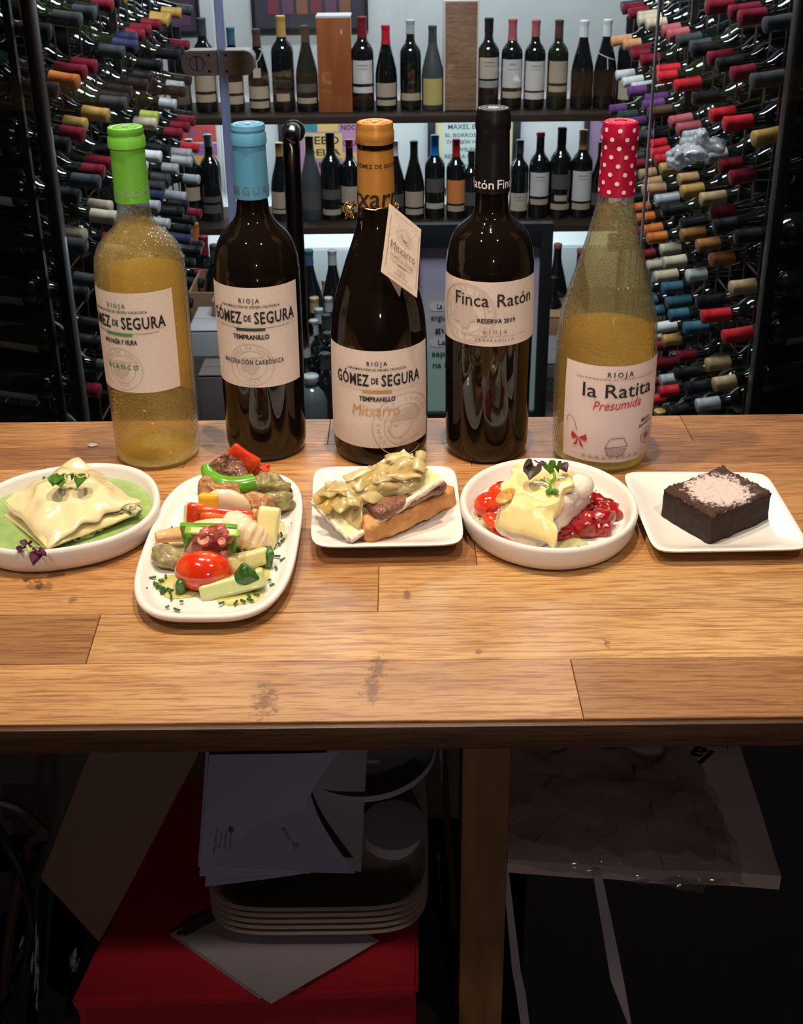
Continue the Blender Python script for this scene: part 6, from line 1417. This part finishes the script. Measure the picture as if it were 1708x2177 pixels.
M_oil4 = mat('pale_oil', (0.62, 0.64, 0.30), 0.1, coat=.6, alpha=.45)
for (px, py, a, s) in ((1030, 1110, .014, 1), (1045, 1050, .010, 2), (1220, 1163, .013, 3), (1270, 1050, .016, 4)):
    bm = bmesh.new(); blob(bm, lo_(px, py, .0062), (a, a, .0007), .3, 60, s, sub=3); fin('oil_pool', bm, M_oil4, oil4)
bm = bmesh.new(); rr_ = random.Random(3)
for k in range(40):
    px, py = rr_.choice([(1030, 1095), (1035, 1110), (1040, 1050), (1225, 1160), (1275, 1052), (1290, 1058)]); p = lo_(px + rr_.uniform(-14, 14), py + rr_.uniform(-10, 10), .0075); blob(bm, p, (.0007, .0007, .0005), 0, sub=1)
tag(fin('herb_bits', bm, M_chive, oil4), kind='stuff')
mg, lm = item('micro_greens', 1150, 1000, .05, 'green and purple micro leaves with a long sprout on the cod', 'garnish')
leafm('leaf', lm(1138, 988, .060), lm(1126, 1018, .054), .0072, M_leafd, mg, .003); leafm('leaf', lm(1132, 984, .062), lm(1113, 1000, .056), .004, M_leafd, mg, .004)
leafm('leaf', lm(1165, 984, .062), lm(1172, 1006, .055), .0065, M_leafg, mg, .003); leafm('leaf', lm(1184, 986, .060), lm(1188, 1003, .054), .0052, M_leafg, mg, .003)
leafm('leaf', lm(1190, 992, .056), lm(1206, 1002, .054), .0065, M_leafp, mg, .003); leafm('leaf', lm(1146, 992, .058), lm(1160, 986, .060), .0035, M_leafp, mg, .002)
stem([lm(1136, 978, .062), lm(1146, 984, .060), lm(1156, 990, .057)], .0006, M_leafp, mg)
stem([lm(1176, 1000, .055), lm(1180, 1016, .053), lm(1170, 1028, .050), lm(1174, 1046, .046)], .0013, M_gpep, mg)
stem([lm(1158, 1015, .052), lm(1163, 1024, .051), lm(1170, 1028, .050)], .0007, M_stem, mg)
leafm('leaf', lm(1174, 1046, .046), lm(1160, 1046, .046), .0032, M_leafg, mg, .001); leafm('leaf', lm(1175, 1046, .046), lm(1189, 1046, .046), .0035, M_leafg, mg, .001)

# --- dish 5: square plate with brownie
d5 = sqdish((1322, 1001), (1630, 1003), (1728, 1166), (1392, 1172), 0.013, M_china2, 'square white plate under the brownie at the right end of the counter', 11)
br, l = item('brownie', 1515, 1100, .007, 'square dark chocolate brownie dusted with icing sugar', 'cake')
M_cake = mat('chocolate_crumb', (0.024, 0.013, 0.009), 0.85, col2=(0.040, 0.022, 0.016), scale=225, bump=0.5, bscale=720)
def sugar():
    m, nt, b = newmat('sugared_crust'); tc = N(nt, 'ShaderNodeTexCoord')
    n1 = N(nt, 'ShaderNodeTexNoise'); n1.inputs['Scale'].default_value = 260; n1.inputs['Detail'].default_value = 6; n1.inputs['Roughness'].default_value = .7; nt.links.new(tc.outputs['Object'], n1.inputs['Vector'])
    mp = N(nt, 'ShaderNodeVectorMath', operation='MULTIPLY'); mp.inputs[1].default_value = (1, 1, 0); nt.links.new(tc.outputs['Object'], mp.inputs[0])
    ln = N(nt, 'ShaderNodeVectorMath', operation='LENGTH'); nt.links.new(mp.outputs[0], ln.inputs[0])
    r = N(nt, 'ShaderNodeMapRange'); nt.links.new(ln.outputs['Value'], r.inputs[0]); r.inputs[1].default_value = .012; r.inputs[2].default_value = .036; r.inputs[3].default_value = .30; r.inputs[4].default_value = -.22
    a = N(nt, 'ShaderNodeMath', operation='ADD'); nt.links.new(n1.outputs[0], a.inputs[0]); nt.links.new(r.outputs[0], a.inputs[1])
    st = N(nt, 'ShaderNodeMapRange'); nt.links.new(a.outputs[0], st.inputs[0]); st.inputs[1].default_value = .50; st.inputs[2].default_value = .62
    mx = N(nt, 'ShaderNodeMix', data_type='RGBA'); nt.links.new(st.outputs[0], mx.inputs[0]); mx.inputs[6].default_value = (.055, .022, .014, 1); mx.inputs[7].default_value = (.62, .52, .49, 1)
    nt.links.new(mx.outputs[2], b.inputs['Base Color']); b.inputs['Roughness'].default_value = .8
    bp = N(nt, 'ShaderNodeBump'); bp.inputs['Strength'].default_value = .8; bp.inputs['Distance'].default_value = .002; nt.links.new(n1.outputs[0], bp.inputs['Height']); nt.links.new(bp.outputs[0], b.inputs['Normal']); return m
Bc = [l(1407, 1096, .008), l(1509, 1157, .008), l(1634, 1103, .008)]; Bd = Bc[0] + Bc[2] - Bc[1]
Tc = [l(1409, 1040, .030), l(1520, 1103, .031), l(1634, 1054, .031), l(1527, 1002, .031)]
Hb = .0225
def bricky(bm):
    n = 22; b4 = [Bc[0], Bc[1], Bc[2], Bd]
    rb_ = random.Random(2)
    def P_(u, v, w_):
        p = b4[0] * (1 - u) * (1 - v) + b4[1] * u * (1 - v) + b4[2] * u * v + b4[3] * (1 - u) * v
        p = p + Vector((0, 0, Hb * w_)); q = Vector((fnoise(p, 150, 1), fnoise(p, 150, 2), 0)) * .0009
        return p + q
    sides = [(lambda t: (t, 0)), (lambda t: (1, t)), (lambda t: (1 - t, 1)), (lambda t: (0, 1 - t))]
    for s_ in sides:
        g = [[bm.verts.new(P_(*s_(i / n), j / 8)) for j in range(9)] for i in range(n + 1)]
        for i in range(n):
            for j in range(8): bm.faces.new((g[i][j], g[i + 1][j], g[i + 1][j + 1], g[i][j + 1]))
    g = [[bm.verts.new(P_(i / n, j / n, 0)) for j in range(n + 1)] for i in range(n + 1)]
    for i in range(n):
        for j in range(n): bm.faces.new((g[i][j], g[i][j + 1], g[i + 1][j + 1], g[i + 1][j]))
    bmesh.ops.remove_doubles(bm, verts=bm.verts, dist=1e-5)
bb('cake', M_cake, [bricky], br)
def crusty(bm):
    b4 = [Bc[0], Bc[1], Bc[2], Bd]; n = 64; g = []; cen = (b4[0] + b4[2]) / 2
    for i in range(n + 1):
        row = []
        for j in range(n + 1):
            u, v = i / n, j / n; p = b4[0] * (1 - u) * (1 - v) + b4[1] * u * (1 - v) + b4[2] * u * v + b4[3] * (1 - u) * v
            e = min(u, v, 1 - u, 1 - v); p = cen + (p - cen) * 1.015
            z = Hb + .0012 + .0013 * fnoise(p, 130, 1) + .0011 * fnoise(p, 300, 2) + .0006 * fnoise(p, 700, 5)
            if e < .12: z += .0016 * abs(fnoise(p, 220, 4)) * 2
            if e < .02: z -= .0022
            p = Vector((p.x, p.y, p.z + z)); row.append(bm.verts.new(p))
        g.append(row)
    for i in range(n):
        for j in range(n): bm.faces.new((g[i][j], g[i + 1][j], g[i + 1][j + 1], g[i][j + 1]))
bm = bmesh.new(); crusty(bm); c_ = (Bc[0] + Bc[2]) / 2
for v in bm.verts: v.co -= Vector((c_.x, c_.y, 0))
fin('sugared_crust', bm, sugar(), br, loc=(c_.x, c_.y, 0), angle=80)
# small torn paper flake on the counter
fl = empty('paper_flake', W(197, 947, TZ + .0006), 0, 'tiny pale paper scrap on the counter left of the green capped bottle', 'scrap')
bm = bmesh.new(); prism(bm, [(-.005, -.001), (0, -.003), (.006, -.0006), (.002, .003), (-.002, .004)], 0, .0006); fin('scrap', bm, mat('scrap', (.5, .42, .38), .7), fl)
# ------------------------------------------------------------------ below the counter
def WL(px, py, y): return WY(px, py, y)
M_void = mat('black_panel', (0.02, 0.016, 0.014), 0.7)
und = empty('under_counter_shelf', (0, 0.9, 0), 0, 'dark open storage under the counter', 'storage')
YK = 1.05
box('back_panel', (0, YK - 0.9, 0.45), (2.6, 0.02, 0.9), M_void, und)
# post
M_post = mat('worn_post_wood', (0.22, 0.105, 0.032), 0.6, col2=(0.15, 0.068, 0.02), scale=12, stretch=(6, 6, 0.8))
yp = 0.66
a, b = WL(982, 1700, yp), WL(1084, 1700, yp)
ps = empty('wooden_post', ((a.x + b.x) / 2, yp + .02, 0), 0, 'worn brown wooden post holding up the counter right of centre', 'post')
box('post_timber', (0, 0, (TZ - TH - .0085) / 2), (b.x - a.x, 0.04, TZ - TH - .0085), M_post, ps, 0.002)
p0, p1 = WL(1084, 1985, yp), WL(1084, 1580, yp)
box('cleat', ((b.x - a.x) / 2 - .004, .012, (p0.z + p1.z) / 2), (.012, .014, p1.z - p0.z), M_post, ps, 0.001)
# red box on a shelf
ZR = 0.80
M_red = mat('red_card', (0.42, 0.012, 0.022), 0.5, col2=(0.36, 0.010, 0.02), scale=20)
sb = empty('storage_board', (0, 0, 0), 0, 'dark storage board below the counter carrying the red box', 'shelf')
def poly_box(name, pxs, ztop, zbot, m, parent, bev=0.0):
    pts = [W(px, py, ztop) - parent.location for px, py in pxs]; bm = bmesh.new(); prism(bm, [(p.x, p.y) for p in pts], zbot - parent.location.z, ztop - parent.location.z)
    if bev: bmesh.ops.bevel(bm, geom=bm.edges[:], offset=bev, segments=2, affect='EDGES')
    return fin(name, bm, m, parent)
rb_ = empty('red_box', W(520, 1950, ZR), 0, 'large flat red cardboard box under the counter with papers on it', 'box')
poly_box('lid_top', [(150, 2128), (890, 2098), (888, 1640), (375, 1650)], ZR, ZR - 0.012, M_red, rb_, 0.003)
poly_box('box_body', [(158, 2124), (884, 2094), (884, 1645), (380, 1655)], ZR - 0.0125, ZR - 0.14, M_red, rb_, 0.003)
q0 = W(150, 2128, ZR); q1 = W(890, 2098, ZR)
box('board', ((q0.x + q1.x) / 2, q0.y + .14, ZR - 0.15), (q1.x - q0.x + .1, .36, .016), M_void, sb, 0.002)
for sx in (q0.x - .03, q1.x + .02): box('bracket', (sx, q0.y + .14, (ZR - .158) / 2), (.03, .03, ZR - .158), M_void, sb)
# stack of rounded food trays
M_tray = mat('pulp_tray', (0.36, 0.27, 0.21), 0.6)
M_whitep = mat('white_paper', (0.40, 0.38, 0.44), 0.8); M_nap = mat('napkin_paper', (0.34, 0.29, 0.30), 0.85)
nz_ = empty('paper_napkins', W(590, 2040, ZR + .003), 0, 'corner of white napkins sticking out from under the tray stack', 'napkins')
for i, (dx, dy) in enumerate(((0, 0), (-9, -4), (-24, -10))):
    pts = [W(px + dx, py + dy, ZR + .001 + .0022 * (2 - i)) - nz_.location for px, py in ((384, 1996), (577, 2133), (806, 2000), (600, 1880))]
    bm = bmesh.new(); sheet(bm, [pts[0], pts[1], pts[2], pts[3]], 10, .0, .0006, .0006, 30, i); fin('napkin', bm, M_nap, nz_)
ts = empty('tray_stack', W(675, 1930, ZR + .01), 0, 'stack of rounded brown grey food trays beneath the receipts', 'trays')
tc_ = W(675, 1915, ZR + .035); hx_ = (W(912, 1915, ZR + .035).x - W(438, 1915, ZR + .035).x) / 2; tyf = W(675, 1992, ZR + .02).y
def tray(i, z):
    bm = bmesh.new(); rings = []; seg = 72; hy = .085; ox = ts.location
    for ins, zz in [(0.018, 0), (0.012, 0.0), (0.004, .010), (0, .012), (-.0006, .0132), (.0015, .0142), (.006, .0125), (.014, .006), (.022, .0035)]:
        rings.append([bm.verts.new((tc_.x - ox.x + (hx_ - ins) * math.copysign(abs(math.cos(a)) ** .4, math.cos(a)), tyf + hy - ox.y + (hy - ins) * math.copysign(abs(math.sin(a)) ** .4, math.sin(a)), z + zz)) for a in [2 * math.pi * (k + .5) / seg for k in range(seg)]])
    for a, b in zip(rings, rings[1:]):
        for k in range(seg): bm.faces.new((a[k], a[(k + 1) % seg], b[(k + 1) % seg], b[k]))
    bm.faces.new(rings[0][::-1]); bm.faces.new(rings[-1]); return fin('food_tray', bm, M_tray, ts)
for i in range(5): tray(i, i * .0062)
# receipts hanging over the trays
rc = empty('paper_sheets', W(590, 1800, ZR + .06), 0, 'loose white printed sheets sticking out over the tray stack', 'papers')
M_ink2 = mat('faint_print', (0.12, 0.11, 0.14), 0.7)
zz = ZR + .055
def pz(px, py, z): return W(px, py, z) - rc.location
for i, cs_ in enumerate([[(436, 1883), (640, 1858), (700, 1600), (452, 1610)], [(424, 1862), (660, 1855), (720, 1600), (445, 1605)], [(421, 1842), (756, 1856), (662, 1560), (440, 1565)]]):
    h = zz + i * .003; bm = bmesh.new()
    sheet(bm, [pz(*cs_[0], h + .004), pz(*cs_[1], h - .004), pz(*cs_[2], h + .045), pz(*cs_[3], h + .045)], 16, 0, .0004, .0012, 14, i, fn=lambda u, v: (-(.016 * math.sin(math.pi * v) * u), 0, 0)); fin('sheet', bm, M_whitep, rc)
bm = bmesh.new(); sheet(bm, [pz(650, 1834, zz - .004), pz(768, 1850, zz - .006), pz(782, 1575, zz + .04), pz(660, 1575, zz + .042)], 14, 0, .0004, .002, 14, 4); fin('sheet', bm, M_nap, rc)
# print on the top sheet
c_ = [pz(421, 1842, zz + .010), pz(756, 1856, zz + .002), pz(662, 1560, zz + .051), pz(440, 1565, zz + .051)]
def pm_(u, v): 
    p = c_[0] * (1 - u) * (1 - v) + c_[1] * u * (1 - v) + c_[2] * u * v + c_[3] * (1 - u) * v; return p + Vector((-(.016 * math.sin(math.pi * v) * u), 0, .0016))
P = Print()
for k in range(4): P.text(['PAPEL CERTIFICADO', 'PEFC 14-38-00', 'CARTONPLAST', 'ECO ENVASE'][k], .12 + .035 * k, .18, .022, rot=R(80))
P.disc(.24, .26, .022, 12); P.text('ECO', .66, .24, .04, rot=R(-80)); P.ring(.69, .16, .026, .018, 3)
P.lay('print', pm_, M_ink2, rc)
# round plates leaning behind
pl = empty('plate_stack', W(800, 1640, .9), 0, 'two round white plates stored behind the loose sheets under the counter', 'plates')
for i in range(2):
    c = W(772, 1600 + i * 7, .868 - .012 * i) - pl.location; bm = bmesh.new(); Rr = .064
    lathe(bm, [(0, 0), (Rr * .7, 0), (Rr * .97, .007), (Rr, .009), (Rr * .97, .010), (Rr * .7, .003), (0, .003)], 48, Matrix.Translation(c)); fin('plate', bm, M_whitep, pl)
bm = bmesh.new(); c = W(838, 1800, .825) - pl.location; lathe(bm, [(0, -.012), (.022, -.012), (.026, -.006), (.027, .024), (0, .026)], 32, Matrix.Translation(c)); fin('cup', bm, M_nap, pl)
# cardboard panel left
cp = empty('cardboard_sheet', WL(280, 1800, .85), 0, 'brown cardboard sheet leaning left of the red box', 'cardboard')
bm = bmesh.new(); o = cp.location
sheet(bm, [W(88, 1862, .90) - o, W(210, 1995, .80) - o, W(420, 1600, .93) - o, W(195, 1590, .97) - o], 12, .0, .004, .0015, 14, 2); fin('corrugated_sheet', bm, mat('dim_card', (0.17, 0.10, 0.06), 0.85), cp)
# folded white cloths and sacks at the far left
cl = empty('folded_bags', WL(60, 1950, .8), 0, 'stack of folded pale paper bags at the far left below the counter', 'bags')
o = cl.location
M_bag = mat('pale_bag', (0.50, 0.45, 0.42), 0.6, bump=.3, bscale=30)
for i, cs_ in enumerate([[(-20, 2130), (45, 2060), (75, 1890), (-20, 1960)], [(100, 2090), (135, 2110), (165, 1920), (115, 1880)], [(130, 2110), (160, 2100), (205, 1960), (160, 1930)], [(-20, 1850), (60, 1840), (100, 1780), (-20, 1775)], [(55, 2200), (75, 2200), (90, 1960), (72, 1960)]]):
    ys = .84 + .03 * i; bm = bmesh.new(); q = [WL(px, py, ys) - o for px, py in cs_]
    sheet(bm, q, 12, .0, .006, .006, 12, i + 3); fin('folded_bag', bm, M_bag, cl)
cb = empty('power_cable', WL(40, 1900, .78), 0, 'black cables looping at the far left below the counter', 'cable')
o = cb.location
M_cable = mat('black_cable', (0.012, 0.012, 0.012), 0.3, coat=.3)
bm = bmesh.new(); tube(bm, spline([WL(px, py, .78) - o for px, py in ((-20, 1740), (20, 1800), (50, 1870), (64, 1940), (58, 2030), (30, 2120), (-10, 2180))], 6), .0042, 8); fin('cable', bm, M_cable, cb)
bm = bmesh.new(); tube(bm, spline([WL(px, py, .80) - o for px, py in ((-20, 1700), (40, 1720), (80, 1755), (100, 1775), (60, 1800), (20, 1990), (5, 2180))], 6), .005, 8); fin('cable', bm, mat('brown_cable', (0.05, 0.03, 0.02), 0.4), cb)
# torn cardboard edge between box and post
tc2 = empty('torn_cardboard', WL(955, 1900, .80), 0, 'torn cardboard divider edge beside the wooden post', 'cardboard')
o = tc2.location; bm = bmesh.new(); rr_ = random.Random(8); pts = [(941, 1575), (948, 1680), (955, 1790), (962, 1880), (966, 1990), (972, 2060)]
sp = spline([WL(px, py, .78) - o for px, py in pts], 8)
tube(bm, sp, [.0028 + .0012 * rr_.random() for _ in sp], 6); fin('torn_edge', bm, M_nap, tc2)
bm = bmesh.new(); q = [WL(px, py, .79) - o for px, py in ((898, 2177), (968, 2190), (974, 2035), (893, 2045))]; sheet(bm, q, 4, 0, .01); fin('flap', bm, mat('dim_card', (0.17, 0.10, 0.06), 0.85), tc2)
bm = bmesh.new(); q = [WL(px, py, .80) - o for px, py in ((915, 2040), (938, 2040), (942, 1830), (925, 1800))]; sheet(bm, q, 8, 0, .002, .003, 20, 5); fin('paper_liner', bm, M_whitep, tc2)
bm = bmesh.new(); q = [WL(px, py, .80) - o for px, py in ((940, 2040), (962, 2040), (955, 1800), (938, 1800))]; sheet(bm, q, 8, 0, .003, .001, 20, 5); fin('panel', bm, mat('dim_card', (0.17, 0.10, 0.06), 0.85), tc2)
# plastic wrapped packet on the right
ZPk = 0.88
pk = empty('wrapped_packet', W(1350, 1750, ZPk), 0, 'pale paper packet in crinkled clear plastic with black printed letters, under the counter right', 'packet')
def pq(px, py, z): return W(px, py, z) - pk.location
M_pack = mat('packet_paper', (0.46, 0.35, 0.29), 0.7, bump=.15, bscale=40)
bm = bmesh.new(); sheet(bm, [pq(1080, 1828, ZPk - .02), pq(1662, 1862, ZPk - .02), pq(1560, 1545, ZPk + .01), pq(1080, 1545, ZPk + .01)], 24, .006, .014, .003, 20, 2); fin('paper_packet', bm, M_pack, pk)
M_film = pane_mat('crinkled_film', (0.93, 0.90, 0.88), 0.10, 1.0, body=(.50, .42, .37), bodyw=.15, bump=0.6, bscale=60, ior=1.45)
bm = bmesh.new(); sheet(bm, [pq(1090, 1842, ZPk - .005), pq(1600, 1885, ZPk - .008), pq(1500, 1660, ZPk + .016), pq(1090, 1640, ZPk + .018)], 60, .010, .0006, .006, 45, 6, edge=.010); fin('plastic_film', bm, M_film, pk, angle=30)
bm = bmesh.new(); sheet(bm, [pq(1090, 1838, ZPk - .03), pq(1500, 1892, ZPk - .034), pq(1570, 1850, ZPk - .02), pq(1090, 1780, ZPk - .015)], 30, 0, .0006, .006, 40, 9, edge=.008); fin('film_edge', bm, M_film, pk, angle=30)
c4 = [pq(1390, 1640, ZPk + .02), pq(1560, 1640, ZPk + .02), pq(1545, 1545, ZPk + .022), pq(1380, 1545, ZPk + .022)]
P = Print(); P.text('la', .60, .30, .46, rot=R(145), off=.03); P.text('l', .36, .72, .46, rot=R(150), off=.03); P.text('VINO', .86, .52, .12, rot=R(145))
P.lay('printed_letters', lambda u, v: c4[0] * (1 - u) * (1 - v) + c4[1] * u * (1 - v) + c4[2] * u * v + c4[3] * (1 - u) * v + Vector((0, 0, .004)), M_ink, pk)
rl = empty('shelf_rail', (WL(1400, 1850, .93).x, .93, 0), 0, 'dark hidden stand under the wrapped packet', 'stand')
box('stand_body', (0, 0, (ZPk - .045) / 2), (.30, .10, ZPk - .045), M_void, rl)
# hanging tapered straps
for i, pts in enumerate(([(1268, 1845), (1292, 1970), (1312, 2080), (1338, 2172)], [(1074, 1835), (1098, 2060), (1108, 2110), (1120, 2200)])):
    o_ = empty('white_strap', WL(*pts[0], .66 + .05 * i), 0, ['tapered pale strap hanging below the wrapped packet', 'pale strap hanging right beside the wooden post'][i], 'strap'); bm = bmesh.new(); vs = []
    for k, (px, py) in enumerate(pts):
        w_ = [9, 12, 14, 4][k] if i == 0 else [6, 9, 10, 9][k]; vs.append((WL(px - w_, py, .66 + .05 * i) - o_.location, WL(px + w_, py, .66 + .05 * i) - o_.location))
    for (a, b), (c, d) in zip(vs, vs[1:]): f = bm.faces.new([bm.verts.new(v) for v in (a, b, d, c)])
    bmesh.ops.remove_doubles(bm, verts=bm.verts, dist=1e-5); bmesh.ops.solidify(bm, geom=bm.faces[:], thickness=.002); fin('strap', bm, M_nap, o_)
